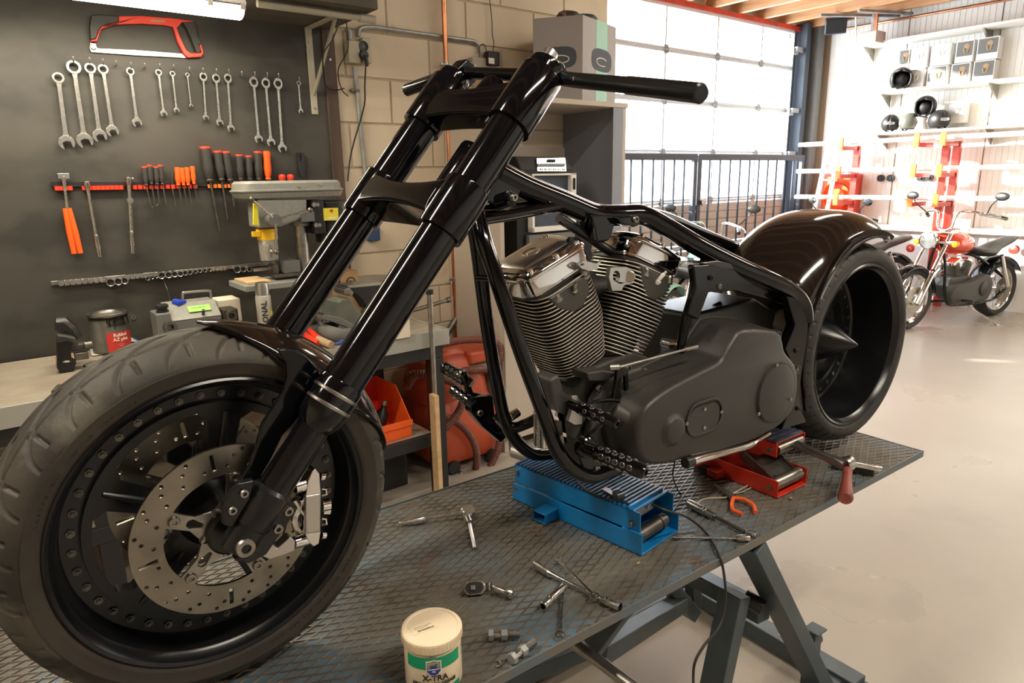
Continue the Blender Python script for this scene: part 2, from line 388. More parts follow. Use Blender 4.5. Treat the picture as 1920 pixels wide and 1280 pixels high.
# steel bar gate in two leaves in front of the door
GY = 5.1; GZ = 1.885
gt = rthing('bar_gate', 'dark blue steel gate of upright bars standing in front of the bright garage door', 'gate', (7.2, GY, 0))
def leaf(x0, x1, nb):
    RM().bx((x0, GY-.025, GZ-.07), (x1, GY+.025, GZ)).build('top_rail', M_gate, gt, bev=.003)
    RM().bx((x0, GY-.025, .06), (x1, GY+.025, .12)).build('bottom_rail', M_gate, gt, bev=.003)
    for x in (x0+.03, x1-.03): RM().bx((x-.03, GY-.026, 0), (x+.03, GY+.026, GZ-.07)).build('post', M_gate, gt, bev=.003)
    for k in range(nb):
        x = lin(x0+.03, x1-.03, (k+1)/(nb+1)); RM().cyl((x, GY, .1), (x, GY, GZ-.06), .0125, n=8).build('bar', M_gate, gt)
leaf(4.55, 6.80, 11); leaf(6.83, 9.2, 10)
RM().cyl((6.9, GY-.06, 1.33), (6.9, GY-.02, 1.33), .03).cyl((6.9, GY-.07, 1.33), (6.9, GY-.055, 1.33), .045).build('lock', M_steel, gt)
RM().cyl((6.9, GY-.06, 1.05), (6.9, GY-.02, 1.05), .02).bar((6.9, GY-.06, 1.05), (6.82, GY-.06, 1.05), .012, .012).build('latch', M_dullsteel, gt)
# ---------------- right wall: three shelves with boxes and helmets
XS = 9.6
def shelf(z, y0, y1, lab):
    t = rthing('wall_shelf', lab, 'shelf', (XS-.17, (y0+y1)/2, z-.03))
    RM().bx((XS-.36, y0, z-.03), (XS-.012, y1, z)).build('board', M_white, t, bev=.003)
    for y in (y0+.25, (y0+y1)/2, y1-.2): RM().prism([(XS-.012, y, z-.03), (XS-.3, y, z-.03), (XS-.012, y, z-.2)], (0, .02, 0)).build('bracket', M_steel, t)
    return t
shelf(3.23, 1.6, 4.65, 'highest white shelf on the ribbed wall, above the framed pictures')
shelf(2.63, 1.6, 4.38, 'middle white shelf on the ribbed wall carrying framed pictures')
shelf(2.13, 1.6, 4.36, 'lowest white shelf on the ribbed wall carrying the helmets')
def framed(x0, y0, x1, y1, lab, darkpic=True, grp=None, xx=XS-.155):
    """picture box seen between two image corners, standing on a shelf"""
    a, b = RX(x0, y0, xx), RX(x1, y1, xx)
    y_0, y_1 = min(a.y, b.y), max(a.y, b.y); z0, z1 = min(a.z, b.z), max(a.z, b.z)
    t = rthing('display_box', lab, 'box', (xx+.06, (y_0+y_1)/2, z0), 'framed display boxes on the wall shelves')
    RM().bx((xx, y_0, z0), (xx+.14, y_1, z1)).build('carton', M_white, t, bev=.003)
    q = (z1-z0)*.32
    RM().bx((xx-.004, y_0+.02, z0+q), (xx-.0005, y_1-.02, z1-.02)).build('picture', M_greyd if darkpic else M_frame, t, sm=0)
    c = V((xx-.006, (y_0+y_1)/2-.02, z0+q+(z1-z0-q)*.5)); m = RM(); r = (z1-z0-q)*.26
    m.ball(c+V((0, 0, r*.5)), r*.7, 10, (.12, 1, .8)); m.tube([c+V((0, -r*.5, r*.2)), c+V((0, -r*.2, -r*.9)), c+V((0, r*.25, -r*1.1)), c+V((0, r*.5, .0))], r*.2, 6)
    m.build('motif', M_skinp if darkpic else M_white, t)
zA = 2.63
for (x0, x1, zt, zb, lab, dk) in (
    (1684, 1703, 2, 1, 'small dark picture box on the middle wall shelf, leftmost of the upper row', 1),
    (1706, 1738, 2, 1, 'washed-out white picture box, second of the upper row on the middle shelf', 0),
    (1743, 1780, 2, 1, 'pale picture box with bright print, third of the upper row on the middle shelf', 0),
    (1789, 1822, 2, 1, 'dark picture box with gold print at the right end of the upper row', 1),
    (1828, 1868, 2, 1, 'dark picture box beyond the gold print one, rightmost in the upper row', 1),
    (1700, 1735, 1, 0, 'washed-out box behind the open black helmet in the lower row', 0),
    (1741, 1777, 1, 0, 'white box with a narrow dark print in the lower row of the middle shelf', 1),
    (1785, 1820, 1, 0, 'dark picture box with gold print in the lower row, right part', 1),
    (1826, 1866, 1, 0, 'rightmost dark picture box in the lower row of the middle shelf', 1)):
    xx = XS-.155; a = RX(x0, 120, xx); b = RX(x1, 120, xx)
    y_0, y_1 = min(a.y, b.y), max(a.y, b.y); z0 = zA+zt*0+(0.0 if zb == 0 else .245); z1 = z0+.24
    t = rthing('display_box', lab, 'box', (xx+.06, (y_0+y_1)/2, z0), 'framed display boxes on the wall shelves')
    RM().bx((xx, y_0, z0), (xx+.14, y_1, z1)).build('carton', M_white, t, bev=.003)
    RM().bx((xx-.004, y_0+.012, z0+.07), (xx-.0005, y_1-.012, z1-.012)).build('picture', M_greyd if dk else M_frame, t, sm=0)
    c = V((xx-.004, (y_0+y_1)/2-.02, z0+.155)); m = RM(); r = .055
    m.ball(c+V((0, 0, r*.4)), r*.6, 10, (.1, 1, .8)); m.tube([c+V((0, -r*.5, r*.2)), c+V((0, -r*.2, -r*.8)), c+V((0, r*.25, -r)), c+V((0, r*.5, .0))], r*.18, 6)
    m.build('motif', M_skinp if dk else M_white, t)
def helmet(px, zb, R, lab, yaw=0, openf=True, m=M_blk):
    q = RX(px, 200, XS-.26); c = V((XS-.26, q.y, zb+R*.93))
    t = rthing('helmet', lab, 'helmet', (c.x, c.y, zb), 'helmets on the wall shelves')
    # shell: sphere cut open towards the camera side (-x) and below
    mb = MB(ROOM @ Matrix.Translation(c) @ Matrix.Rotation(yaw, 4, 'Z')); n = 24; Rr = []
    for i in range(13):
        a = PI*(.02+.72*i/12); ring = []
        cut = 0 if not openf or i < 5 else .9
        for j in range(n+1):
            p = -PI+cut+(2*PI-2*cut)*j/n if True else 0
            ring.append(V((math.sin(a)*math.cos(p+0)*R*1.12, math.sin(a)*math.sin(p)*R*.95, math.cos(a)*R)))
        Rr.append(ring)
    mb.rings(Rr, closed=False, caps=False); mb.build('shell', m, t, sol=.02)
    mb = MB(ROOM @ Matrix.Translation(c) @ Matrix.Rotation(yaw, 4, 'Z')); mb.ball((.02, 0, -.01), R*.82, 14, (1, .95, .85)); mb.build('liner', M_dark, t)
    if not openf:
        mb = MB(ROOM @ Matrix.Translation(c) @ Matrix.Rotation(yaw, 4, 'Z')); mb.ball((-.03, 0, .0), R*.98, 14, (1.05, .88, .45)); mb.build('visor', M_lens, t)
    mb = MB(ROOM @ Matrix.Translation(c) @ Matrix.Rotation(yaw, 4, 'Z')); mb.tube([(-R*.4, -R*.6, -R*.6), (-R*.7, -R*.2, -R*1.0), (-R*.55, R*.3, -R*.9), (-R*.3, R*.7, -R*.5)], .012, 6); mb.build('chin_strap', M_blk, t)
helmet(1684, 2.635, .13, 'black open-face helmet hanging over the edge of the middle shelf', .5)
helmet(1735, 2.29, .12, 'black open-face helmet perched on a white stand on the lowest shelf', .2)
helmet(1673, 2.135, .105, 'grey glossy helmet, leftmost on the lowest wall shelf', .3, False)
helmet(1709, 2.135, .105, 'dark green visored helmet lying tilted beside the white stand', -.5, False, M_vise)
helmet(1764, 2.135, .11, 'black helmet with white side panel right of the stand', .9, False)
q = RX(1735, 200, XS-.2); RM().lathe([(.08, 0), (.07, .02), (.05, .1), (.07, .155)], (XS-.26, q.y, 2.132), (0, 0, 1), 20, caps=True).build('display_stand', M_white, label='white stand under the black helmet on the lowest shelf', cat='stand')
framed(1772, 232, 1812, 190, 'pale framed box at the right end of the lowest shelf', False)
# wall speaker, opener box, rails and hooks
sk = rthing('wall_speaker', 'dark slanted loudspeaker under the joists in the corner by the garage door', 'speaker', (9.2, 4.9, 3.3))
q = RX(1567, 48, 9.2)
Ms = ROOM @ Matrix.Translation(q) @ Matrix.Rotation(.5, 4, 'Z') @ Matrix.Rotation(-.3, 4, 'Y')
MB(Ms).box((0, 0, 0), (.18, .26, .19)).build('cabinet', M_gate, sk, bev=.02)
MB(Ms).box((-.094, 0, 0), (.006, .23, .16)).build('grille', M_blk, sk, bev=.01)
RM().bar(q+V((.05, 0, .1)), q+V((.35, .1, .19)), .03, .02).build('arm', M_steel, sk)
ob = rthing('opener_box', 'pink-beige door opener box hanging from rails below the joists', 'box', (9.3, 4.4, 3.2))
a, b = RX(1620, 86, 9.2), RX(1655, 58, 9.2); 
RM().bx((9.05, b.y, a.z), (9.3, a.y, b.z)).build('casing', mat('pinkish_plastic', (.6, .47, .43), .5), ob, bev=.01)
RM().bx((9.16, b.y+.06, b.z), (9.19, b.y+.1, 3.56)).build('strut', M_copper, ob)
RM().bx((9.16, a.y-.12, b.z), (9.19, a.y-.08, 3.56)).build('strut', M_galv, ob)
RM().bar((8.6, 4.7, 3.53), (9.5, 4.15, 3.53), .05, .03).bar((8.75, 4.3, 3.53), (9.5, 4.0, 3.53), .04, .03).build('ceiling_rail', M_galv, label='galvanised rail fixed under the joists above the opener box', cat='rail')
RM().cyl(RX(1605, 88, 9.1), RX(1605, 28, 9.1), .012, n=8).build('hanging_rod', M_white, label='thin pale rod hanging from the joists beside the opener box', cat='rod')
RM().cyl((9.55, 4.9, 3.5), (9.55, 0.5, 3.5), .016, n=8).build('wall_pipe', M_copper, label='copper pipe running along the top of the ribbed wall', cat='pipe')
# cantilever rack: two red posts with orange-tipped arms holding long pipes
rk = rthing('cantilever_rack', 'red cantilever rack with orange-tipped arms on the ribbed wall', 'rack', (9.4, 3.2, 0))
def yat(px, X): return RX(px, 350, X).y
for y in (yat(1765, 9.3), yat(1785, 9.3)+0):
    RM().bx((9.28, y-.04, 0.0), (9.34, y+.04, 1.98)).build('post', M_redsteel, rk, bev=.003)
y2 = yat(1600, 9.3); RM().bx((9.28, y2-.04, 0), (9.34, y2+.04, 1.98)).build('post', M_redsteel, rk, bev=.003)
y3 = yat(1775, 9.3)
for y in (y2, y3-.06, y3+.22):
    for z in (1.97, 1.62, 1.28):
        RM().bx((8.86, y-.025, z-.05), (9.28, y+.025, z)).build('arm', M_redsteel, rk, bev=.003)
        RM().bx((8.84, y-.03, z-.05), (8.87, y+.03, z+.1)).build('end_stop', M_orange2, rk, bev=.003)
for z, dx, r, lab in ((2.0, 8.98, .028, 'long white pipe on the top arms of the red rack'), (1.65, 8.98, .03, 'long white pipe on the middle arms of the red rack'), (1.31, 8.98, .03, 'long white pipe on the lowest arms of the red rack, near the wall'), (2.0, 9.12, .025, 'second white pipe behind on the top arms of the red rack')):
    RM().cyl((dx, 5.05, z+r*.6), (dx, 1.2, z+r*.6), r, n=10).build('long_pipe', M_white, label=lab, cat='pipe')
for z, lab in ((1.3, 'beige timber length lying on the lowest rack arms'), (2.0, 'beige timber length lying on the top rack arms')): RM().bx((9.18, 1.2, z-.0), (9.26, 4.2, z+.05)).build('timber_length', M_wood, label=lab, cat='timber')
RM().bx((9.36, .8, .9), (9.58, 4.6, .96)).bx((9.5, .8, 0), (9.58, 4.6, .9)).build('side_counter', M_white, label='long white counter under the rack on the ribbed wall', cat='counter', bev=.004)
for px, lb in ((1650, 'leftmost of the four'), (1668, 'second from the left of the four'), (1724, 'third of the four'), (1740, 'rightmost of the four')):
    y = RX(px, 352, 9.58).y; m = RM(); m.cyl((9.597, y, 1.56), (9.56, y, 1.56), .045, n=16).cyl((9.56, y, 1.56), (9.545, y, 1.56), .02, n=12)
    m.build('round_fitting', M_blk, label='small black round wall fitting between the rack arms, '+lb, cat='fitting', group='round black fittings on the wall')
# red hose-reel cabinet and white ladder beside the door
y0 = yat(1590, 9.2); hc = rthing('hose_cabinet', 'red and orange hose reel cabinet in the corner behind the ladder', 'cabinet', (9.4, y0, 1.0))
RM().bx((9.38, yat(1597, 9.3), 1.0), (9.6, yat(1537, 9.3), 1.62)).build('body', M_redsteel, hc, bev=.01)
RM().bx((9.365, yat(1594, 9.3), 1.03), (9.379, yat(1540, 9.3), 1.59)).build('door', M_orange, hc, bev=.005)
yc = yat(1570, 9.3)
RM().lathe([(.2, 0), (.2, .06), (.17, .06), (.17, .0)], (9.3, yc, 1.33), (1, 0, 0), 24).lathe([(.1, 0), (.1, .06)], (9.3, yc, 1.33), (1, 0, 0), 20, caps=True).build('reel', M_orange2, hc)
ld = rthing('ladder', 'white step ladder leaning in the corner beside the red cabinet', 'ladder', (9.0, 4.9, 0))
Lb = [RX(1522, 420, 9.2), RX(1558, 250, 9.22), RX(1545, 425, 9.2), RX(1580, 250, 9.22)]
b0, t0, b1, t1 = Lb
e0, e1 = t0-(t0-b0)*(t0.z/(t0.z-b0.z)), t1-(t1-b1)*(t1.z/(t1.z-b1.z))
RM().bar(e0, t0, .06, .025, (1, 0, 0)).build('stile', M_white, ld, bev=.003); RM().bar(e1, t1, .06, .025, (1, 0, 0)).build('stile', M_white, ld, bev=.003)
for k in range(8):
    f = .12+.1*k; RM().bar(e0.lerp(t0, f), e1.lerp(t1, f), .06, .022).build('step', M_white, ld, bev=.002)
# ================================================================ BACK WALL: tool board, tools, lamp, shelf
YB = 3.62
bo = RM().bx((-2.6, YB, .9), (1.6, YW-.002, 2.62)).build('tool_board', M_board, label='large black-stained tool board on the cream block wall above the bench', cat='board')
RM().bx((1.6, YB-.012, .88), (1.668, YW-.002, 2.62)).build('edge_batten', M_trimw, bo, bev=.004)
for z in (2.28, 1.62): RM().cyl((1.634, YB-.017, z), (1.634, YB-.01, z), .007, n=10).build('screw', M_steel, bo)
for hx, hy in ((128,395),(233,400),(318,408),(403,418),(498,430),(587,435),(683,438),(772,443),(873,460),(960,465),(1046,470),(1124,472),(1207,485),(1291,488),(1371,492),(1443,498),(1576,520)):
    p = RY(100+hx/3.43, hy/3.43, YB-.02); q = V((p.x, YB, p.z))
    RM().tube([q, q+V((0, -.03, -.004)), q+V((0, -.036, .004)), q+V((0, -.036, .018))], .0028, 6).build('hook', M_steel, bo)
for px, py, r in ((515, 1078, .012),): 
    p = RY(100+px/3.43, 280+py/3.43, YB); RM().lathe([(.004, -.004), (.012, -.004), (.012, .0), (.002, .0)], p, (0, 1, 0), 14).build('screw_cup', M_steel, bo)
def toolframe(a, b, Y=YB-.022, ax='R'):
    p, q = RY(a[0], a[1], Y), RY(b[0], b[1], Y)
    return ROOM @ frame(p, q-p, z=(0, -1, 0)), (q-p).length
def wrench_mesh(mb, L, Rr, Rj, M, th=.007, sw=None, flare=False, off=15):
    """ring end at 0, open end at L"""
    sw = sw or Rj*.75
    n = 20
    mb.pl([(Rr*math.cos(2*PI*i/n)*(1.25 if flare else 1), Rr*math.sin(2*PI*i/n)) for i in range(n)], th*1.25, M @ Matrix.Translation((0, 0, -th*.62)), [circ(0, 0, Rr*.62, 12)])
    J = []; a0 = rad(38)
    for i in range(19): a = a0+(2*PI-2*a0)*i/18; J.append((Rj*math.cos(a)*1.02, Rj*math.sin(a)))
    w_ = Rj*.5; J += [(w_*1.4, -w_), (-w_*.2, -w_), (-w_*.55, 0), (-w_*.2, w_), (w_*1.4, w_)]
    Mj = M @ Matrix.Translation((L, 0, -th*.5)) @ Matrix.Rotation(rad(off), 4, 'Z')
    mb.pl(J, th, Mj)
    a, b = Rr*.85, L-Rj*.8; t = th*.33
    mb.pl([(a, -sw*.45), (a+.02, -sw*.34), (b-.02, -sw*.38), (b, -sw*.6), (b, sw*.6), (b-.02, sw*.38), (a+.02, sw*.34), (a, sw*.45)], th*.7, M @ Matrix.Translation((0, 0, -th*.35)))
    return mb
SC = 1265/3.05
for i, (a, b, rr, rj, fl, lab) in enumerate((
    ((109,146),(125,268),8,12,0,'large combination wrench at the far left of the wrench row, cut by the picture edge'),
    ((138,126),(159,264),10,12.5,0,'largest combination wrench, first with its whole ring in view on the left'),
    ((169,128),(187,255),8,11,0,'large combination wrench, third from the left of the row'),
    ((193,130),(211,246),7.5,10,0,'combination wrench just left of the first empty hook'),
    ((244,134),(257,230),6,8,0,'single combination wrench hanging between two empty hooks'),
    ((297,136),(307,213),5,5.8,0,'short combination wrench right of the second empty hook'),
    ((323,138),(331,207),4.2,4.8,0,'short thin combination wrench under the right end of the saw blade'),
    ((351,140),(358,198),3.2,3.2,0,'smallest combination wrench left of the flared-end wrenches'),
    ((381,144),(386,221),6,5.5,1,'dark flared-end wrench, first of the three in the middle'),
    ((405,147),(412,230),6.2,6.5,1,'flared-end wrench, second of the three in the middle'),
    ((427,147),(433,241),6.5,7,1,'flared-end wrench, longest of the three in the middle'),
    ((475.5,154),(485,261),7.5,8,1,'long flared-end wrench, left of the three right of the third empty hook'),
    ((498,156),(508,267),7.5,8.3,1,'long flared-end wrench, middle of the right-hand three'),
    ((521,157),(529,278),8,9,1,'longest flared-end wrench, right of the right-hand three'),
    ((559.5,156),(563.6,208.5),4,4.8,0,'small lone wrench at the right end of the row by the batten'))):
    M, L = toolframe(a, b); k = 3.6/1265
    wrench_mesh(MB(M), L, rr*k, rj*k*.92, I4, .008, flare=bool(fl)).build('wrench', M_chromed, bev=.0012, seg=1, label=lab, cat='wrench', group='wrenches hanging in a row on the black board')
# hacksaw
hs = rthing('hacksaw', 'red and dark grey hacksaw hanging on the board under the lit lamp', 'saw', RY(270, 108, YB-.02))
def WPoly(pts, Y, th, name, m, par, sc=3.43, ox=100, oy=0, bev=.004, holes=()):
    P = [RY(ox+x/sc, oy+y/sc, Y) for x, y in pts]; H = [[RY(ox+x/sc, oy+y/sc, Y) for x, y in h] for h in holes]
    return RM().prism(P, (0, -th, 0), H).build(name, m, par, bev=bev, seg=1)
WPoly([(415,108),(560,106),(760,120),(905,140),(895,150),(820,150),(790,185),(810,240),(850,325),(880,345),(945,340),(930,290),(945,285),(962,345),(945,370),(860,375),(835,355),(790,265),(765,180),(715,168),(560,158),(430,162),(335,168),(300,200),(278,270),(235,272),(235,262),(268,255),(292,190),(325,160),(415,150)], YB-.006, .02, 'frame', M_red, hs, bev=.003)
WPoly([(240,105),(290,98),(415,110),(415,150),(330,165),(292,190),(268,255),(235,262),(228,180)], YB-.006, .024, 'nose_grip', M_grips, hs)
WPoly([(822,150),(905,142),(925,240),(948,285),(930,292),(944,338),(915,350),(880,260),(845,180)], YB-.006, .026, 'handle', M_grips, hs)
WPoly([(238,275),(268,278),(285,312),(520,322),(850,348),(850,372),(520,355),(245,335),(234,310)], YB-.01, .002, 'blade', M_steel, hs, bev=0)
WPoly([(238,275),(275,280),(280,315),(255,325),(236,310)], YB-.008, .012, 'blade_clamp', M_alu, hs)
WPoly([(625,126),(718,130),(718,142),(625,138)], YB-.0265, .001, 'maker_plate', M_skinp, hs, bev=0)
# shelf over the board with bracket, conduit, tool case
sh = rthing('wall_shelf', 'grey weathered wood shelf above the black tool board', 'shelf', (0, 3.3, 2.43))
RM().bx((-2.6, 3.08, 2.43), (1.655, YW-.004, 2.475)).build('board', M_shelfw, sh, bev=.003)
b0 = RY(578, 60, YB-.004)
def bracket(x, mt):
    RM().bx((x-.018, YB-.008, 2.0), (x+.018, YB-.0, 2.428)).build('upright', mt, sh, bev=.002)
    RM().bx((x-.018, 3.22, 2.42), (x+.018, YB-.0, 2.428)).build('arm', mt, sh, bev=.002)
    RM().bar((x, YB-.01, 2.1), (x, 3.28, 2.415), .02, .012, (1, 0, 0)).build('brace', mt, sh, bev=.002)
    for z in (2.36, 2.31, 2.03): RM().cyl((x, YB-.012, z), (x, YB-.006, z), .006, n=8).build('screw', M_steel, sh)
bracket(b0.x, M_beigep); bracket(-.6, M_beigep)
cp = RM(); cp.cyl((1.12, 3.17, 2.405), (1.62, 3.17, 2.405), .0165, n=12).cyl((1.6, 3.17, 2.405), (1.68, 3.17, 2.403), .02, n=12)
cp.build('shelf_conduit', M_beigep, label='beige conduit pipe fixed under the wooden shelf', cat='pipe')
RM().tube(sp([(1.5, 3.17, 2.38), (1.47, 3.2, 2.3), (1.46, 3.3, 2.24), (1.55, 3.5, 2.14), (1.62, 3.55, 2.12), (1.7, 3.6, 2.14)], 6), .0035, 6).tube(sp([(1.53, 3.17, 2.4), (1.57, 3.25, 2.28), (1.58, 3.4, 2.2), (1.66, 3.55, 2.13), (1.72, 3.6, 2.1)], 6), .003, 6).build('loose_cable', M_blk2, label='thin black cable looping from the shelf conduit to the socket', cat='cable')
tc = rthing('tool_case', 'dark plastic tool case on top of the wooden shelf', 'case', (1.3, 3.3, 2.475))
RM().bx((.95, 3.12, 2.476), (1.64, 3.5, 2.53)).build('base', M_blk, tc, bev=.01); RM().bx((.94, 3.11, 2.533), (1.65, 3.51, 2.62)).build('lid', M_gate, tc, bev=.012)
for x in (1.12, 1.42): RM().bx((x, 3.095, 2.5), (x+.07, 3.108, 2.56)).build('latch', M_blk, tc, bev=.003)
# bench lamp
lp = rthing('bench_lamp', 'lit fluorescent batten lamp under the wooden shelf', 'lamp', (.6, 3.2, 2.33))
RM().bx((-.2, 3.12, 2.375), (1.06, 3.26, 2.425)).build('housing', M_alu, lp, bev=.01)
RM().rings([[V((x, 3.19+math.sin(a)*.064, 2.374-math.cos(a)*.04)) for a in [PI*(-.5+i/10) for i in range(11)]] for x in (-.19, 1.05)]).build('diffuser', M_tubel, lp)
for x in (1.03, .9, .2): RM().bx((x, 3.115, 2.36), (x+.02, 3.13, 2.385)).build('clip', M_steel, lp)
# screwdriver rails: a black back strip with a clip for every slot
zr = RY(200, 350, YB).z
rl = rthing('clip_rail', 'black rail with red and orange spring clips across the tool board', 'rail', (RY(280, 352, YB).x, YB-.01, zr-.02))
def zrail(px, dy=0): return RY(px, lin(353, 348, (px-107)/350)+dy, YB-.01)
for a, b in ((95, 455),): p, q = zrail(a, -8), zrail(b, -3); RM().bar(p, q, .006, .022).build('strip', M_blk, rl, bev=.001)
clips = [(107+8*k, 0) for k in range(4)]+[(158+8.6*k, 0) for k in range(9)]+[(252+10.3*k, 0) for k in range(12)]+[(393+9.2*k, 1) for k in range(7)]
for px, k in clips:
    p = zrail(px); RM().cyl(p+V((0, -.006, -.009)), p+V((0, -.006, .009)), .0104, n=12).build('clip', M_orange2 if k else M_red, rl)
def driver(top, bot, tip, r, hm, lab, cap=None, bend=None, grp='screwdrivers in the clip rail'):
    Y = YB-.03; a, b, c = RY(*top, Y), RY(*bot, Y), RY(*tip, Y)
    t = rthing('screwdriver', lab, 'screwdriver', c, grp)
    d = (b-a); L = d.length; ax = d.normalized(); k = r*3.6/1265
    RM().lathe([(k*.55, 0), (k*.95, L*.03), (k, L*.12), (k*.9, L*.35), (k*1.0, L*.6), (k*.85, L*.8), (k*.6, L*.93), (k*.75, L*.97), (k*.6, L)], a, ax, 12, caps=True).build('handle', hm, t)
    if cap: RM().lathe([(k*.6, -.002), (k*.97, 0), (k*1.02, L*.05), (k*.9, L*.08)], a, ax, 12, caps=True).build('cap', cap, t)
    pts = [b-ax*.005, b.lerp(c, .5), c]
    if bend: pts = [b, c, c+V((bend, 0, -.012)), c+V((bend*2, 0, .0))]
    RM().tube(pts, max(k*.22, .0018), 8).build('blade', M_dullsteel, t)
    if r > 6: RM().lathe([(k*.62, 0), (k*.62, .006)], b-ax*.006, ax, 12, caps=True).build('collar', M_red, t)
Z2 = lambda x, y: (100+x/3.43, 280+y/3.43)
driver(Z2(585,112), Z2(598,232), Z2(625,365), 4.6, M_grips, 'small dark hooked pick, leftmost of four with red caps', M_red, .006)
driver(Z2(617,102), Z2(632,222), Z2(650,350), 4.6, M_grips, 'small dark pick with right-angle tip, second of four with red caps', M_red, .008)
driver(Z2(660,112), Z2(668,226), Z2(680,345), 4.6, M_grips, 'small dark pick, third of four with red caps', M_red)
driver(Z2(688,102), Z2(703,226), Z2(725,355), 4.6, M_grips, 'small dark straight pick, fourth of four with red caps', M_red)
driver(Z2(797,115), Z2(805,230), Z2(822,330), 4.8, M_orange, 'small all-orange screwdriver, leftmost of four')
driver(Z2(825,118), Z2(838,230), Z2(858,350), 4.4, M_orange, 'small all-orange screwdriver, second of four')
driver(Z2(858,115), Z2(868,230), Z2(888,340), 4.2, M_orange, 'small all-orange screwdriver, third of four')
driver(Z2(893,108), Z2(905,222), Z2(925,330), 4.2, M_orange, 'small all-orange screwdriver, rightmost of four')
driver((384,275), (394,340), (412,433), 9, M_grips, 'biggest black screwdriver with red end and the longest flat blade', M_red)
driver((407,283), (416,338), (426.5,411), 7.6, M_grips, 'black red-ended screwdriver with long blade, second of the big ones', M_red)
driver((423,284), (432,339), (439,387), 7.4, M_grips, 'black red-ended screwdriver with medium blade, third of the big ones', M_red)
driver((448,290), (452,337), (456,368), 6.8, M_grips, 'black red-ended screwdriver just left of the drill press head, taller handle', M_red)
driver((466,292), (469,337), (471,360), 6.4, M_grips, 'shortest black red-ended screwdriver above the drill press cover', M_red)
driver((483,284), (486,337), (488,360), 7.4, M_grips, 'black red-ended screwdriver beside the all-orange big one', M_red)
driver((499.5,283), (503,337), (506,360), 7.0, M_orange, 'big all-orange screwdriver behind the drill press cover')
for px, lab in ((529, 'left red stubby driver end poking up behind the drill press cover'), (544.6, 'right red stubby driver end poking up behind the drill press cover')):
    p = RY(px, 334, YB-.03); RM().lathe([(.004, -.03), (.012, -.02), (.018, 0), (.018, .012), (.012, .02)], p, (0, 0, 1), 8, caps=True).build('stubby_driver', M_red, label=lab, cat='screwdriver')
RM().prism([RY(x, y, YB-.01) for x, y in ((555,286),(568,286),(571,312),(569,332),(563,332),(557,312))], (0, -.015, 0), [[RY(x, y, YB-.01) for x, y in ((559.5,289),(563,289),(563,296),(559.5,296))]]).build('key_holder', M_blk, bev=.002, label='black slotted key holder hanging near the batten', cat='holder')
# pliers with long orange handles, two long ratchets
pc = rthing('end_nipper', 'chrome end nipper with long orange sleeves hanging at the left of the board', 'pliers', RY(145, 475, YB-.02))
Y = YB-.03; a, b, c = RY(119, 330, Y), RY(126, 392, Y), RY(145, 475, Y)
RM().tube([a, a.lerp(b, .5), b], [.012, .007, .009], 8).bx(a+V((-.022, -.01, -.012)), a+V((.022, .01, .012))).build('jaws', M_chromed, pc, bev=.003)
for dx in (-.011, .011): RM().tube([b+V((dx*.7, 0, .004)), b.lerp(c, .5)+V((dx, 0, 0)), c+V((dx*1.1, 0, 0))], [.01, .0125, .011], 10).build('sleeve', M_orange, pc)
def hang_ratchet(top, bot, lab, flex):
    a, b = RY(*top, YB-.03), RY(*bot, YB-.03); t = rthing('ratchet', lab, 'ratchet', b); d = b-a; P = lambda f: a+d*f
    RM().tube([P(0), P(.06), P(.1)], [.014, .014, .009], 12).build('head', M_chromed, t, bev=.001)
    RM().tube([P(.1), P(.4), P(.7)], .0075 if not flex else .0085, 10).build('shaft', M_chromed, t)
    RM().tube([P(.7), P(.72), P(.74), P(.85), P(.96), P(1)], [.009, .011, .0095, .012, .009, .009], 12).build('grip', M_chromed, t)
    if flex: RM().cyl(P(.02)+V((0, 0, 0)), P(.02)+V((.02, 0, 0)), .006, n=10).cyl(P(.3)+V((0, -.01, 0)), P(.3)+V((0, .01, 0)), .014, n=12).build('joint', M_chromed, t)
hang_ratchet((162, 340), (187, 481), 'plain long chrome extension bar second from the left below the rail', False)
hang_ratchet((241, 332), (248.7, 475), 'flex-head long chrome ratchet hanging straight below the rail', True)
p, q = RY(323, 352, YB-.02), RY(334, 412, YB-.02); RM().tube([RY(322, 322, YB-.02), p, q], [.003, .004, .0015], 8).build('scriber', M_dullsteel, label='thin dark scriber left of the small orange screwdrivers', cat='scriber')
# socket rail
sr0, sr1 = RY(95, 531, YB-.012), RY(560, 489, YB-.012)
RM().bar(sr0, sr1, .012, .018).build('socket_rail', M_steel, bev=.002, label='long steel holding rail for sockets low on the tool board', cat='rail')
nsk = 0
def sock(px, py, r, side=False):
    Y = YB-.02; p = RY(100+px/3.43, 280+py/3.43, Y); k = r*3.6/1265/3.43
    m = RM()
    if side: m.cyl(p+V((0, 0, -k*.9)), p+V((0, 0, k*.9)), k*.8, n=10).cyl(p+V((0, -.012, 0)), p+V((0, .0, 0)), k*.9, n=10)
    else: m.lathe([(k*.74, -.004), (k*.76, -.03), (k*.96, -.031), (k, -.028), (k, .005), (.001, .006)], p, (0, 1, 0), 20)
    o = m.build('socket', M_chromed, group='sockets on the long rail', cat='socket')
    if not side: RM().lathe([(k*.745, -.024), (k*.2, -.0235), (.001, -.022)], p, (0, 1, 0), 16).build('bore_shade', M_dark, o)  # near-black disc paints the shade inside the socket
    return o
SK = []
for k in range(8): SK.append((sock(48+38*k, 858-3.2*k, 17, True), 'left'))
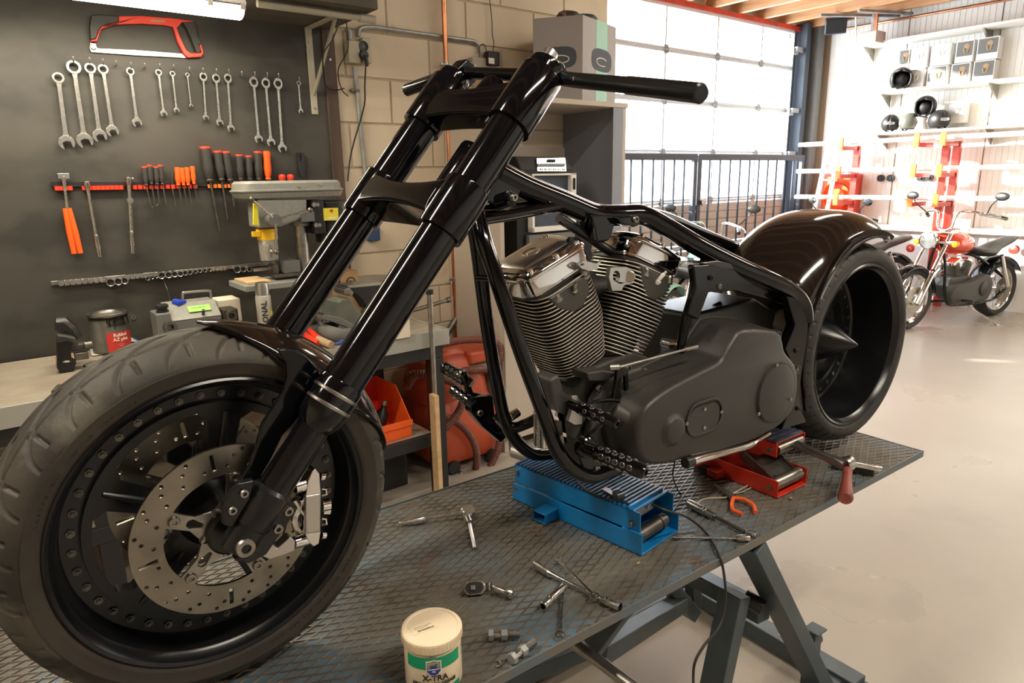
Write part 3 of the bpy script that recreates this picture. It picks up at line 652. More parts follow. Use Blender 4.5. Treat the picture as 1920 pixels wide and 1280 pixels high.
for x, y, r, w_ in ((362,850,23,'largest of the three big open sockets at the left'),(411,845,21,'middle of the three big open sockets at the left'),(452,840,19,'smallest of the three big open sockets at the left'),(598,827,11,'first of three tiny open sockets'),(627,820,9,'second of three tiny open sockets'),(655,815,8,'third of three tiny open sockets'),(688,806,21,'largest socket heading the graded middle run'),(732,802,20,'second socket of the graded middle run'),(771,798,18,'third socket of the graded middle run'),(808,796,17,'fourth socket of the graded middle run'),(838,791,15,'fifth socket of the graded middle run'),(869,787,14,'sixth socket of the graded middle run'),(903,782,12.5,'seventh socket of the graded middle run'),(932,778,11.5,'eighth socket of the graded middle run'),(965,775,11,'ninth socket of the graded middle run'),(995,771,10,'last and smallest of the graded middle run'),(1172,770,21,'largest of three open sockets at the right end of the rail'),(1210,768,18,'middle of three open sockets at the right end of the rail'),(1250,767,17,'last open socket at the right end of the rail')):
    sock(x, y, r)['label'] = 'chrome socket, '+w_
OD = ('first', 'second', 'third', 'fourth', 'fifth', 'sixth', 'seventh', 'eighth')
for i, (o, _) in enumerate(SK): o['label'] = OD[i]+' short chrome socket from the left edge of the rail'
for k in range(4): sock(480+30*k, 820-3*k, 15, True)['label'] = OD[k]+' short chrome socket right of the three big open sockets'
for k in range(4): sock(1028+24*k, 770-1.5*k, 12, True)['label'] = OD[k]+' short chrome socket right of the graded middle run'
# ---------------------------------------------------------------- sockets, pipes and cables on the block wall
ou = rthing('wall_outlet', 'beige double wall outlet with round socket and black plug beside the tool board', 'outlet', RY(670, 122, YW))
def WB(x0, y0, x1, y1, d, name, m, par, bev=.005, off=0, Y=YW):
    a, b = RY(x0, y0, Y-off), RY(x1, y1, Y-off); return RM().bx((min(a.x, b.x), Y-off-d, min(a.z, b.z)), (max(a.x, b.x), Y-off, max(a.z, b.z))).build(name, m, par, bev=bev)
WB(643, 78, 668, 122, .06, 'junction_box', M_beige, ou); WB(670, 72, 690, 122, .055, 'socket_box', M_beige, ou, bev=.008)
p = RY(681, 87, YW-.056); RM().lathe([(.006, 0), (.024, 0), (.024, -.006), (.028, -.006), (.028, .002)], p, (0, 1, 0), 20).build('socket_ring', M_blk, ou)
p = RY(682, 105, YW-.07); pg = RM().cyl(p+V((0, .015, .004)), p+V((0, -.015, .004)), .024, n=14).tube([p+V((0, -.01, 0)), p+V((.004, -.02, -.03)), p+V((.006, -.02, -.055))], [.014, .012, .008], 10).build('plug', M_blk, ou, bev=.003)
RM().tube(sp([RY(x, y, YW-.09 if i < 3 else YW-.05) for i, (x, y) in enumerate(((686,122),(684,160),(684,190),(676,225),(664,265),(656,300),(652,340)))], 6), .0045, 8).build('plug_cable', M_blk2, label='black cable hanging in a curve from the wall outlet down behind the drill press', cat='cable')
RM().cyl(RY(665, 125, YW-.02), RY(685, 330, YW-.02)+V((-.0, 0, 0)), .012, n=12).build('wall_conduit', M_galv, label='grey conduit running down the block wall below the outlet', cat='pipe')
p = RY(667, 170, YW-.02); RM().bx(p+V((-.03, -.012, -.008)), p+V((.02, .015, .008))).build('conduit_clip', M_dullsteel, label='small clip on the grey wall conduit', cat='clip', bev=.002)
RM().tube(sp([RY(x, y, YW-.02) for x, y in ((672,68),(674,55),(685,51),(700,51))], 5)+[RY(x, y, YW-.02) for x, y in ((710,52),(880,76))]+sp([RY(x, y, YW-.02) for x, y in ((888,77),(897,84),(901,98))], 5), .0125, 10).build('surface_conduit', M_galv, label='grey conduit running along the block wall behind the copper pipe', cat='pipe')
RM().tube(sp([RY(x, y, YW-.02) for x, y in ((648,55),(655,60),(655,75))], 5), .012, 8).build('conduit_elbow', M_galv, label='short grey conduit elbow above the outlet', cat='pipe')
o2 = rthing('junction_box', 'grey-beige wall junction box behind the handlebar clamp', 'box', RY(890, 150, YW)); WB(877, 108, 908, 152, .05, 'lid', M_beigep, o2, bev=.006)
ad = rthing('power_adapter', 'black plug-in power adapter on the wall beside the junction box', 'adapter', RY(920, 125, YW)); WB(907, 97, 929, 126, .05, 'body', M_blk, ad, off=.03); WB(916, 108, 927, 120, .001, 'sticker', M_inkw, ad, bev=0, off=.0805)
RM().tube(sp([RY(x, y, YW-.03) for x, y in ((918,0),(922,35),(923,65),(926,80),(924,97))], 6), .003, 6).tube(sp([RY(x, y, YW-.035) for x, y in ((912,96),(908,84),(900,86),(899,105),(906,118))], 5), .003, 6).build('adapter_cable', M_blk2, label='thin black wire dropping from above to the power adapter', cat='cable')
pipe = rthing('copper_pipe', 'vertical copper water pipe up the block wall', 'pipe', RY(853, 640, YW-.05))
px0 = RY(838, 200, YW-.05).x+.005
RM().cyl((px0, YW-.05, .5), (px0, YW-.05, 3.8), .0145, n=16).build('riser', M_copper, pipe)
for y in (121, 525): 
    z = RY(842, y, YW-.05).z; RM().cyl((px0, YW-.05, z-.012), (px0, YW-.05, z+.012), .021, n=16).bx((px0-.038, YW-.055, z-.007), (px0+.038, YW-.045, z+.007)).cyl((px0, YW-.05, z), (px0, YW, z), .006).build('pipe_clamp', M_steel, pipe, bev=.002)
z = .95; RM().cyl((px0, YW-.05, z-.03), (px0, YW-.05, z+.05), .019, n=14).cyl((px0, YW-.05, z), (px0+.065, YW-.05, z), .014, n=12).build('tee_fitting', M_copper, pipe)
RM().cyl((px0, YW-.05, .44), (px0, YW-.05, .52), .024, n=12).build('valve', M_steel, pipe, bev=.002); RM().bx((px0+.01, YW-.09, .45), (px0+.07, YW-.075, .475)).build('valve_lever', M_red, pipe, bev=.003)
RM().cyl(RY(853, 230, YW-.02), V((RY(853, 230, YW-.02).x, YW-.02, .3)), .012, n=10).build('drain_conduit', M_galv, label='grey conduit just right of the copper pipe', cat='pipe')
RM().cyl(RY(880, 556, 3.6), RY(815, 665, 3.6), .02, n=12).build('leaning_pipe', M_dullsteel, label='thick grey pipe leaning behind the bench end', cat='pipe')
RM().cyl(RY(740, 592, 3.15), RY(842, 562, 3.15), .011, n=12).cyl(RY(838, 563, 3.15), RY(844, 561, 3.15), .016, n=12).build('vise_handle_bar', M_dullsteel, label='grey bar with knob end sticking out right of the vise', cat='bar')
b = rthing('blue_box', 'small dark blue box on the block wall behind the fork legs', 'box', RY(695, 450, YW)); WB(685, 424, 708, 450, .04, 'body', mat('dark_blue_plastic', (.02, .06, .16), .5), b)
# ================================================================ WORK BENCH
BZ0 = .91; BF = 2.83
be = rthing('work_bench', 'long steel-framed work bench with worn top and light edge angle', 'bench', (0, 3.3, 0))
RM().bx((-2.6, BF+.01, BZ0-.03), (1.80, 3.6, BZ0)).build('worktop', M_bench, be, bev=.002)
RM().bx((-2.6, BF, BZ0-.075), (1.815, BF+.011, BZ0+.004)).build('front_edge', M_bedge, be, bev=.002); RM().bx((1.801, BF+.005, BZ0-.075), (1.815, 3.6, BZ0+.004)).build('end_edge', M_bedge, be, bev=.002)
RM().bx((-2.6, BF+.025, BZ0-.145), (1.79, BF+.085, BZ0-.076)).build('rail', M_blk, be, bev=.004); RM().bx((1.73, BF+.085, BZ0-.145), (1.79, 3.6, BZ0-.076)).build('rail', M_blk, be, bev=.004)
for x, y in ((1.73, BF+.025), (1.73, 3.53), (.2, BF+.025), (-1.5, BF+.025)): RM().bx((x-.012, y-.0, 0), (x+.06, y+.065, BZ0-.146)).build('leg', M_blk, be, bev=.004)
RM().bx((-2.4, BF+.05, .35), (1.71, 3.58, .37)).build('shelf', M_bench, be, bev=.002); RM().bx((-2.4, BF+.02, .3), (1.71, BF+.049, .366)).build('shelf_rail', M_blk, be, bev=.003)
# drill press, standing sideways: spindle to the left, motor to the right
dp = rthing('drill_press', 'grey bench drill press with yellow chuck guard standing on the bench', 'drill press', (1.28, 3.3, BZ0))
def D(x, y, Y=3.3): return RY(x, y, Y)
def DZ(x, y, Y=3.3): return RY(430+x/5.332, 320+y/5.332, Y)
a, b = DZ(120, 228, 3.2), DZ(1175, 190, 3.2); zt = DZ(160, 105, 3.2).z
zc = a.z
def rr3(x0, y0, x1, y1, r, z): return [V((p[0], p[1], z)) for p in rrect(x0, y0, x1, y1, r)]
x0, x1 = a.x, b.x
RM().rings([rr3(x0+.004, 3.204, x1-.004, 3.42, .05, zc+.002), rr3(x0, 3.2, x1, 3.424, .05, zc+.006), rr3(x0, 3.2, x1, 3.424, .05, zc+.012), rr3(x0+.008, 3.208, x1-.008, 3.416, .05, zc+.014), rr3(x0+.01, 3.21, x1-.012, 3.412, .05, zt-.012), rr3(x0+.02, 3.222, x1-.022, 3.4, .045, zt)]).build('belt_cover', M_grey, dp)
RM().rings([rr3(x0+.02, 3.22, x1-.012, 3.41, .04, zc-.024), rr3(x0+.004, 3.204, x1-.003, 3.42, .05, zc)]).build('cover_base', M_grey, dp)
for x, y in ((700, 160), (908, 140)): p = DZ(x, y, 3.2); RM().cyl(p, p+V((0, .012, 0)), .005, n=10).ball(p, .006, 8).build('knob', M_steel, dp)
P = [DZ(x, y, 3.23) for x, y in ((280,285),(780,285),(780,430),(700,490),(520,560),(290,575),(275,380))]
RM().prism(P, (0, .14, 0)).build('head_casting', M_grey, dp, bev=.01)
p = DZ(462, 492, 3.16); RM().cyl(p, p+V((0, .08, 0)), .03, n=20).build('feed_hub', M_greyd, dp, bev=.003)
for x, y in ((222, 285), (808, 392), (468, 812)):
    q = DZ(x, y, 3.16); h = RM().cyl(p+(q-p)*.12, q, .0055, n=10).build('feed_handle', M_chromed, dp); RM().ball(q, .013, 12).build('handle_ball', M_dullsteel, h)
RM().prism([DZ(x, y, 3.2) for x, y in ((235,325),(270,335),(290,545),(232,540))], (0, -.012, 0)).build('warning_strip', M_yel2, dp, bev=.001)
sx = DZ(375, 600, 3.3).x
RM().lathe([(.045, 0), (.047, .002), (.047, .04), (.05, .042), (.05, .052), (.044, .055)], (sx, 3.3, DZ(375, 690, 3.3).z), (0, 0, 1), 24, caps=True).bx((sx-.075, 3.27, DZ(375, 640, 3.3).z-.004), (sx-.04, 3.3, DZ(375, 640, 3.3).z+.02)).build('chuck_guard_collar', M_yellow, dp, bev=.002)
z0, z1 = DZ(360, 895, 3.3).z, DZ(360, 690, 3.3).z
RM().lathe([(.042, 0), (.045, z1-z0)], (sx, 3.3, z0), (0, 0, 1), 24).build('clear_guard', M_clear, dp, sol=.003)
RM().lathe([(.003, 0), (.016, .012), (.02, .05), (.02, .07)], (sx, 3.3, z0+.0), (0, 0, 1), 16, caps=True).cyl((sx, 3.3, z0-.035), (sx, 3.3, z0+.01), .003, n=8).build('chuck', M_dullsteel, dp)
q = DZ(412, 805, 3.24); RM().ball(q, .009, 8).tube([q+V((0, 0, -.03)), q+V((.006, 0, 0)), q+V((0, 0, .03))], .004, 6).build('wing_screw', M_steel, dp)
q = DZ(495, 800, 3.24); RM().cyl(q, q+V((.0, 0, -.06)), .003, n=8).build('depth_stop', M_blk, dp)
cx = DZ(708, 560, 3.3).x; RM().cyl((cx, 3.3, BZ0+.02), (cx, 3.3, DZ(700, 540, 3.3).z+.03), .032, n=24).build('column', M_steel, dp)
RM().lathe([(.05, 0), (.05, .02), (.06, .05), (.06, .07)], (cx, 3.3, DZ(700, 540, 3.3).z-.004), (0, 0, 1), 20, caps=True).bx((cx-.02, 3.22, DZ(770, 460, 3.3).z-.02), (cx+.06, 3.26, DZ(770, 460, 3.3).z+.03)).build('column_socket', M_greyd, dp, bev=.003)
RM().bx((cx+.04, 3.22, DZ(860, 620, 3.3).z), (cx+.1, 3.38, DZ(860, 290, 3.3).z)).build('motor_plate', M_blk, dp, bev=.005)
for x, y in ((850, 340), (870, 545)): q = DZ(x, y, 3.2); RM().cyl(q, q+V((0, .02, 0)), .011, n=12).cyl(q+V((.018, 0, 0)), q+V((.018, .02, 0)), .009, n=12).build('bolt', M_steel, dp)
RM().cyl((cx+.17, 3.31, DZ(900, 720, 3.3).z), (cx+.17, 3.31, DZ(900, 300, 3.3).z), .085, n=28).build('motor', M_blk, dp, bev=.01)
RM().prism([DZ(x, y, 3.222) for x, y in ((935,375),(1085,370),(1092,495),(945,498))], (0, -.002, 0)).build('yellow_label', M_yel2, dp, bev=0)
q = DZ(1022, 400, 3.218); RM().cyl(q, q+V((0, -.001, 0)), .008, n=12).build('red_mark', M_inkr, dp); a = DZ(985, 465, 3.219); b_ = DZ(1075, 478, 3.219); RM().bx((a.x, 3.2185, b_.z), (b_.x, 3.2195, a.z)).build('white_mark', M_inkw, dp)
zt = DZ(400, 1090, 3.3).z
a = DZ(150, 1065, 3.17); RM().bx((a.x, 3.17, zt-.028), (cx+.03, 3.43, zt)).build('table', M_grey, dp, bev=.004); RM().bx((a.x+.02, 3.2, zt+.0005), (a.x+.13, 3.4, zt+.012)).build('wood_pad', M_wood, dp, bev=.002)
RM().cyl((cx, 3.3, zt-.06), (cx, 3.3, zt+.02), .05, n=20).build('table_collar', M_grey, dp, bev=.004)
RM().bx((cx-.15, 3.22, BZ0), (cx+.1, 3.46, BZ0+.03)).build('base', M_grey, dp, bev=.006)
vz = rthing('drill_vise', 'grey machine vise clamped on the drill press table', 'vise', (cx-.08, 3.3, zt), )
RM().bx((cx-.17, 3.24, zt+.013), (cx-.03, 3.36, zt+.03)).build('base', M_dullsteel, vz, bev=.003); RM().bx((cx-.12, 3.24, zt+.031), (cx-.04, 3.36, zt+.09)).build('fixed_jaw', M_greyd, vz, bev=.004); RM().bx((cx-.165, 3.26, zt+.031), (cx-.14, 3.34, zt+.075)).build('moving_jaw', M_dullsteel, vz, bev=.003)
RM().cyl((cx-.25, 3.3, zt+.055), (cx-.16, 3.3, zt+.055), .008, n=10).build('screw', M_steel, vz)
# spray can
q = RY(498, 603, 3.12); can = rthing('spray_can', 'silver spray can with ONAL lettering behind the far fork leg', 'can', (q.x, 3.12, BZ0+.03))
RM().bx((q.x-.03, 3.06, BZ0+.001), (q.x+.09, 3.2, BZ0+.1)).build('black_case', M_blk, label='small black case under the spray can', cat='case', bev=.005)
zc0, zc1 = BZ0+.101, RY(498, 552, 3.12).z
RM().lathe([(.032, 0), (.034, .003), (.034, zc1-zc0-.008), (.031, zc1-zc0)], (q.x, 3.12, zc0), (0, 0, 1), 24, caps=True).build('body', mat('silver_can', (.5, .48, .43), .35, m=.4), can)
zc2 = RY(497, 528, 3.12).z; RM().lathe([(.031, 0), (.031, .03), (.028, zc2-zc1-.004), (.02, zc2-zc1)], (q.x, 3.12, zc1+.001), (0, 0, 1), 24, caps=True).build('cap', M_alu, can)
Mc = ROOM @ Matrix.Translation((q.x, 3.12, (zc0+zc1)/2-.005)) @ Matrix.Rotation(rad(-14), 4, 'Z') @ frame((0, 0, 0), (0, 0, 1), y=(-1, 0, 0))
text('ONAL', .036, Mc @ Matrix.Translation((0, 0, .0345)), can, M_ink, th=.001, bold=True)
RM().lathe([(.0345, 0), (.0345, .035)], (q.x, 3.12, zc0+.03), (0, 0, 1), 6, u=(1, -.25, 0), a0=-.75, a1=.5).build('yellow_label', M_yel2, can)
for dx, h, lab in ((-.06, .05, 'small grey adjuster part left of the black case'), (-.095, .04, 'small metal fitting beside the grinder, left of the adjuster')):
    m = RM(); m.cyl((q.x+dx, 3.1, BZ0+.001), (q.x+dx, 3.1, BZ0+h), .018, n=12).cyl((q.x+dx, 3.1, BZ0+h), (q.x+dx, 3.1, BZ0+h+.02), .011, n=12).cyl((q.x+dx, 3.1, BZ0+h+.02), (q.x+dx, 3.1, BZ0+h+.03), .017, n=12); m.build('metal_fitting', M_dullsteel, label=lab, cat='fitting', bev=.001)
# bench sharpening machine
gm = rthing('sharpening_machine', 'dark grey sharpening machine with sloping lid, green sticker and carry handle', 'machine', RY(375, 640, 3.3))
def G(x, y, Y): return RY(100+x/5.19, 520+y/5.19, Y)
Y1 = 3.25; a, b = G(1140, 400, Y1), G(1640, 560, Y1)
xl, xr = G(1200, 420, Y1).x, G(1640, 380, Y1).x; zb = BZ0+.002; zm = G(1215, 420, Y1).z; ztp = G(1140, 262, Y1+.1).z
RM().bx((xl-.02, Y1, zb), (xr, Y1+.2, zm)).build('housing', M_greyd, gm, bev=.006)
RM().prism([V((xl-.02, Y1-.005, zm)), V((xl-.02, Y1+.085, ztp)), V((xl-.02, Y1+.2, ztp)), V((xl-.02, Y1+.2, zm))], (xr-xl+.02, 0, 0)).build('lid', M_grey, gm, bev=.004)
Ml = ROOM @ frame(V(((xl+xr)/2, Y1+.035, lin(zm, ztp, .5))), (1, 0, 0), y=(0, .09, ztp-zm))
MB(Ml).bx((-.035, -.012, .003), (.06, .026, .005)).build('green_sticker', M_green, gm)
text('UNIVERSAL', .0125, Ml @ Matrix.Translation((.012, .012, .0052)), gm, M_inkg, th=.0006, bold=True)
MB(Ml).cyl((0.02, -.03, 0), (0.02, -.03, .025), .007, n=10).build('lid_knob', M_blk, gm)
hp = [G(1258, 250, Y1+.12), G(1258, 160, Y1+.12), G(1290, 145, Y1+.12), G(1500, 128, Y1+.12), G(1530, 145, Y1+.12), G(1535, 215, Y1+.12)]
RM().tube(sp(hp, 4), .006, 10).build('carry_handle', M_alu, gm)
a, b = G(995, 360, Y1-.01), G(1200, 500, Y1-.01); RM().bx((a.x, Y1-.01, zb), (xl-.022, Y1+.12, a.z)).build('left_block', M_greyd, gm, bev=.006)
c = G(1135, 482, Y1-.015); RM().lathe([(.014, .01), (.014, -.012), (.026, -.012), (.028, .0), (.028, .01)], c, (0, 1, 0), 20).build('drill_port', M_dullsteel, gm)
c = G(1065, 350, Y1+.03); RM().lathe([(.022, 0), (.026, .006), (.026, .014), (.02, .018), (.02, .022), (.027, .026), (.027, .038), (.02, .042)], c, (0, 0, 1), 20, caps=True).build('dial', M_blk, gm)
a, b = G(1650, 320, Y1-.005), G(1810, 430, Y1-.005); RM().bx((a.x, Y1-.005, zb), (b.x, Y1+.1, a.z)).build('right_block', mat('rusty_dark_metal', (.06, .045, .035), .5, m=.5), gm, bev=.005)
c = G(1730, 370, Y1-.01); RM().lathe([(.014, .01), (.014, -.01), (.024, -.01), (.026, .005)], c, (0, 1, 0), 20).build('drill_port', M_dullsteel, gm)
RM().tube([G(1175, 235, Y1+.1), G(1215, 245, Y1+.08), G(1290, 232, Y1+.09)], [.014, .017, .006], 12).build('blue_key', mat('blue_plastic', (.02, .06, .5), .4), label='blue plastic key lying on top of the sharpening machine', cat='key')
a, b = G(1580, 220, 3.4), G(1825, 440, 3.4); RM().bx((a.x, 3.37, BZ0+.001), (b.x, 3.5, a.z)).build('open_carton', M_paper, label='cream carton standing behind the sharpening machine', cat='carton', bev=.003)
RM().tube([G(1070, 20, YB-.01), G(1110, 120, YB-.03), G(1140, 240, 3.5)], .0012, 5).build('thin_wire', M_steel, label='thin bright wire hanging on the board behind the sharpening machine', cat='wire')
# paint tin on papers
q = RZ(210, 652, BZ0+.012); tin = rthing('paint_tin', 'dripping grey paint tin with red label on the left of the bench', 'tin', (q.x, q.y-.025, BZ0+.012)); cy = q.y-.025; R = .078
H = .172
RM().lathe([(R, 0), (R+.001, .002), (R, .006), (R, H-.012), (R+.003, H-.008)], (q.x, cy, BZ0+.012), (0, 0, 1), 40, caps=True).build('body', mat('tin_metal', (.26, .26, .24), .35, m=.7, c2=(.15, .15, .14), sc=9), tin)
RM().lathe([(R+.004, H-.012), (R+.005, H-.006), (R+.003, H), (R-.008, H-.001), (R-.012, H-.008), (.001, H-.009)], (q.x, cy, BZ0+.012), (0, 0, 1), 40).build('lid_rim', M_steel, tin)
ang = lambda d: rad(d)
RM().lathe([(R+.0008, .004), (R+.0008, .088)], (q.x, cy, BZ0+.012), (0, 0, 1), 48, u=(.15, -1, 0), a0=-.5, a1=1.15).build('red_label', M_inkr, tin)
dm = RM(); u = V((.15, -1, 0)).normalized(); w_ = V((0, 0, 1)).cross(u)
for k in range(26):
    a = -1.5+3.0*k/26; L = random.choice([.012, .02, .03, .045, .028, .06, .015]) if k > 9 else .016
    pts = []
    for z0_, wd in ((H-.012, .06), (H-.02, .06), (H-.012-L, .03)):
        pts.append((z0_, wd))
    c0 = V((q.x, cy, BZ0+.012))
    P = lambda aa, z: c0+(u*math.cos(aa)+w_*math.sin(aa))*(R+.0012)+V((0, 0, z))
    dm.add([P(a-.07, H-.01), P(a+.07, H-.01), P(a+.06, H-.022), P(a+.02, H-.012-L), P(a-.02, H-.012-L), P(a-.06, H-.022)], [(0, 1, 2, 5), (5, 2, 3, 4)])
dm.build('paint_drips', M_gloss, tin, sol=.001)
Mt = ROOM @ Matrix.Translation((q.x, cy, BZ0+.012)) @ frame((0, 0, 0), (math.cos(.02), math.sin(.02), 0), y=(0, 0, 1))
text('Rubbol', .021, Mt @ Matrix.Rotation(.36, 4, 'Y') @ Matrix.Translation((0, .075, 0)), tin, M_inkw, th=.001, bold=True, wrap=R+.0022)
text('AZ plus', .021, Mt @ Matrix.Rotation(.36, 4, 'Y') @ Matrix.Translation((0, .055, 0)), tin, M_inkw, th=.001, bold=True, wrap=R+.0022)
text('----------\n--------', .008, Mt @ Matrix.Rotation(.36, 4, 'Y') @ Matrix.Translation((0, .03, 0)), tin, M_inkw, th=.001, wrap=R+.0022)
text('Sikkens', .03, Mt @ Matrix.Rotation(.3, 4, 'Y') @ Matrix.Translation((0, .125, 0)), tin, M_ink, th=.001, bold=True, wrap=R+.0018)
def sheet(pts, z, lab, m, name='paper_sheet', cat='paper', amp=.008, Z=BZ0):
    P = [RZ(x, y, Z+z) for x, y in pts]; c = sum(P, V())/len(P)
    mb = RM(); n = len(P); vs = [c+V((0, 0, amp))]; 
    for i, p in enumerate(P): vs.append(p+V((0, 0, random.uniform(0, amp)))); 
    for i, p in enumerate(P): vs.append((p+c)/2+V((0, 0, random.uniform(.3, 1.2)*amp)))
    fs = []
    for i in range(n): j = (i+1) % n; fs += [(1+i, 1+j, 1+n+j, 1+n+i), (1+n+i, 1+n+j, 0)]
    mb.add(vs, fs); return mb.build(name, m, label=lab, cat=cat, sol=.0012, sm=50)
sheet([(170,648),(150,632),(180,612),(215,610),(240,640),(215,655)], .001, 'crumpled cream paper behind the paint tin', M_paper, amp=.02)
sheet([(215,652),(235,612),(272,618),(262,642),(250,650)], .004, 'blue and white cloth right of the paint tin', mat('blue_cloth', (.12, .3, .6), .8, c2=(.7, .7, .66), sc=14, lo=.48, hi=.52), 'folded_cloth', 'cloth', amp=.03)
sheet([(168,655),(245,647),(255,650),(250,656),(172,668)], .002, 'white printed card in front of the paint tin', M_white, 'printed_card', 'card', amp=.004)
def plier2(pts, lab, m):
    P = [RZ(x, y, BZ0+.01) for x, y in pts]; t = rthing('red_pliers', lab, 'pliers', P[0])
    RM().tube([P[1], P[2]], [.009, .006], 8).build('handle', m, t); RM().tube([P[1], P[3]], [.009, .006], 8).build('handle', m, t); RM().tube([P[0], P[1]], [.008, .013], 8).build('jaw', M_dullsteel, t)
plier2([(158,686),(180,680),(235,655),(228,666)], 'worn red-handled pliers lying left of the paint tin card', M_redd)
plier2([(100,735),(112,726),(140,708),(134,718)], 'red clamp at the left picture edge on the bench', M_redsteel)
# black cast brake brackets at the left end of the bench
cb = rthing('caliper_bracket', 'black cast bracket with round hole at the left end of the bench', 'bracket', RZ(120, 690, BZ0))
def CP(x, y, Y): return RY(100+x/5.19, 520+y/5.19, Y)
RM().prism([CP(x, y, 3.22) for x, y in ((40,630),(120,610),(200,640),(165,700),(180,790),(225,820),(200,915),(60,925),(35,880))], (0, .05, 0), [[CP(135+45*math.cos(2*PI*i/12), 830+22*math.sin(2*PI*i/12), 3.22) for i in range(12)]]).build('lower_plate', M_satin, cb, bev=.006)
RM().prism([CP(x, y, 3.26) for x, y in ((40,560),(130,570),(220,590),(245,650),(330,640),(340,680),(250,715),(180,720),(40,640))], (0, .05, 0)).build('arm', M_matte2, cb, bev=.006)
q = CP(140, 580, 3.28); RM().lathe([(.006, .004), (.006, -.0), (.012, 0), (.012, -.03)], q, (0, 0, 1), 14).build('bolt', M_steel, cb)
RM().tube([CP(x, y, 3.35) for x, y in ((20,450),(80,450),(150,510),(210,600))], [.03, .035, .035, .03], 10).build('black_hose', M_blk, label='thick black ribbed rubber part behind the cast bracket', cat='hose')
q = CP(300, 660, 3.25); RM().cyl(q, q+V((.03, 0, 0)), .014, n=12).bx(q+V((-.04, 0, -.06)), q+V((.01, .03, -.03))).build('small_clamp', M_dullsteel, label='small dark clamp right of the cast bracket', cat='clamp', bev=.003)
# cardboard box, bowl, vise, gloves
a, b = RY(620, 512, 3.45), RY(675, 560, 3.45); bxo = rthing('cardboard_box', 'brown printed cardboard box at the back of the bench behind the vise', 'box', (a.x, 3.5, BZ0))
RM().bx((a.x, 3.45, BZ0+.001), (b.x, 3.59, a.z)).build('carton', M_card, bxo, bev=.003)
c = RY(658, 528, 3.4475); RM().lathe([(.022, 0), (.027, 0), (.027, .001), (.022, .001)], c, (0, -1, 0), 20).build('round_print', M_ink, bxo)
c = RY(632, 530, 3.4475); RM().bx(c+V((-.03, -.001, -.016)), c+V((.02, 0, .016))).build('dark_print', M_trimw, bxo); text('-----\n----', .022, ROOM @ frame(RY(634, 543, 3.448), (1, 0, 0), y=(0, 0, 1)), bxo, M_trimw, th=.001, bold=True)
c = RY(705, 545, 3.4); RM().lathe([(.06, 0), (.11, .06), (.135, .16), (.14, .165), (.13, .16), (.1, .06), (.01, .01)], (c.x, 3.4, BZ0+.05), (0, 0, 1), 32).lathe([(.07, 0), (.06, .05)], (c.x, 3.4, BZ0+.001), (0, 0, 1), 24, caps=True).build('steel_bowl', M_beigep, label='wide pale bowl on the bench behind the vise', cat='bowl')
vs = rthing('bench_vise', 'grey-green bench vise with open steel jaws between the fork legs', 'vise', RZ(690, 640, BZ0))
def Vp(x, y, Y): return RY(560+x/5.333, 480+y/5.333, Y)
YV = 3.0
RM().prism([Vp(x, y, YV) for x, y in ((215,440),(300,430),(405,455),(430,430),(520,425),(600,560),(800,640),(820,760),(700,770),(540,720),(410,640),(215,570))], (0, .12, 0)).build('body', M_vise, vs, bev=.012)
RM().prism([Vp(x, y, YV-.005) for x, y in ((250,580),(420,610),(560,690),(540,740),(340,660),(255,640))], (0, .11, 0)).build('slide', M_greyd, vs, bev=.006)
RM().prism([Vp(x, y, YV+.0) for x, y in ((450,330),(520,310),(830,290),(830,460),(700,540),(640,440),(560,370),(540,400),(460,390))], (0, .1, 0)).build('rear_jaw', M_blk, vs, bev=.006)
RM().prism([Vp(x, y, YV-.004) for x, y in ((480,300),(850,262),(850,290),(520,318))], (0, .12, 0)).build('jaw_plate', M_alu, vs, bev=.002)
RM().prism([Vp(x, y, YV-.01) for x, y in ((455,340),(505,312),(552,365),(535,405),(500,385),(460,385))], (0, .12, 0)).build('front_jaw', M_steel, vs, bev=.003)
c = Vp(620, 520, YV+.05); RM().cyl((c.x+.06, YV+.06, BZ0+.001), (c.x+.06, YV+.06, BZ0+.06), .09, n=24).build('swivel_base', M_vise, vs, bev=.008)
g = rthing('work_gloves', 'pair of grey work gloves with red and blue cuffs lying on the bench', 'gloves', RZ(610, 640, BZ0))
def GP(x, y, h): p = RZ(560+x/5.333, 480+y/5.333, BZ0+h); return p
def gtube(pts, r, n, m, h=.02): RM().tube(sp([GP(x, y, hh) for x, y, hh in pts], 4), r, 8).build(n, m, g, sm=60)
for k in range(5):
    gtube([(330, 760, .035), (240+32*k, 690-8*k, .06), (190+50*k, 650+6*k, .04), (165+52*k, 690+6*k, .015)], .011, 'finger', M_glove)
gtube([(250, 740, .03), (340, 780, .045), (440, 800, .035), (500, 780, .03)], [.03, .034, .036, .036, .038, .038, .038, .036, .036, .036, .034, .034, .032], 'palm', M_glove)
gtube([(60, 780, .02), (110, 820, .03), (200, 870, .02)], .014, 'red_cuff', M_red); gtube([(110, 740, .03), (160, 790, .035), (230, 850, .02)], .014, 'red_cuff', M_red)
gtube([(200, 830, .03), (260, 860, .025), (330, 890, .02)], .018, 'tan_cuff', M_skinp); gtube([(370, 880, .02), (410, 870, .025), (440, 840, .02)], .008, 'blue_hem', mat('blue_hem', (.05, .08, .3), .8))
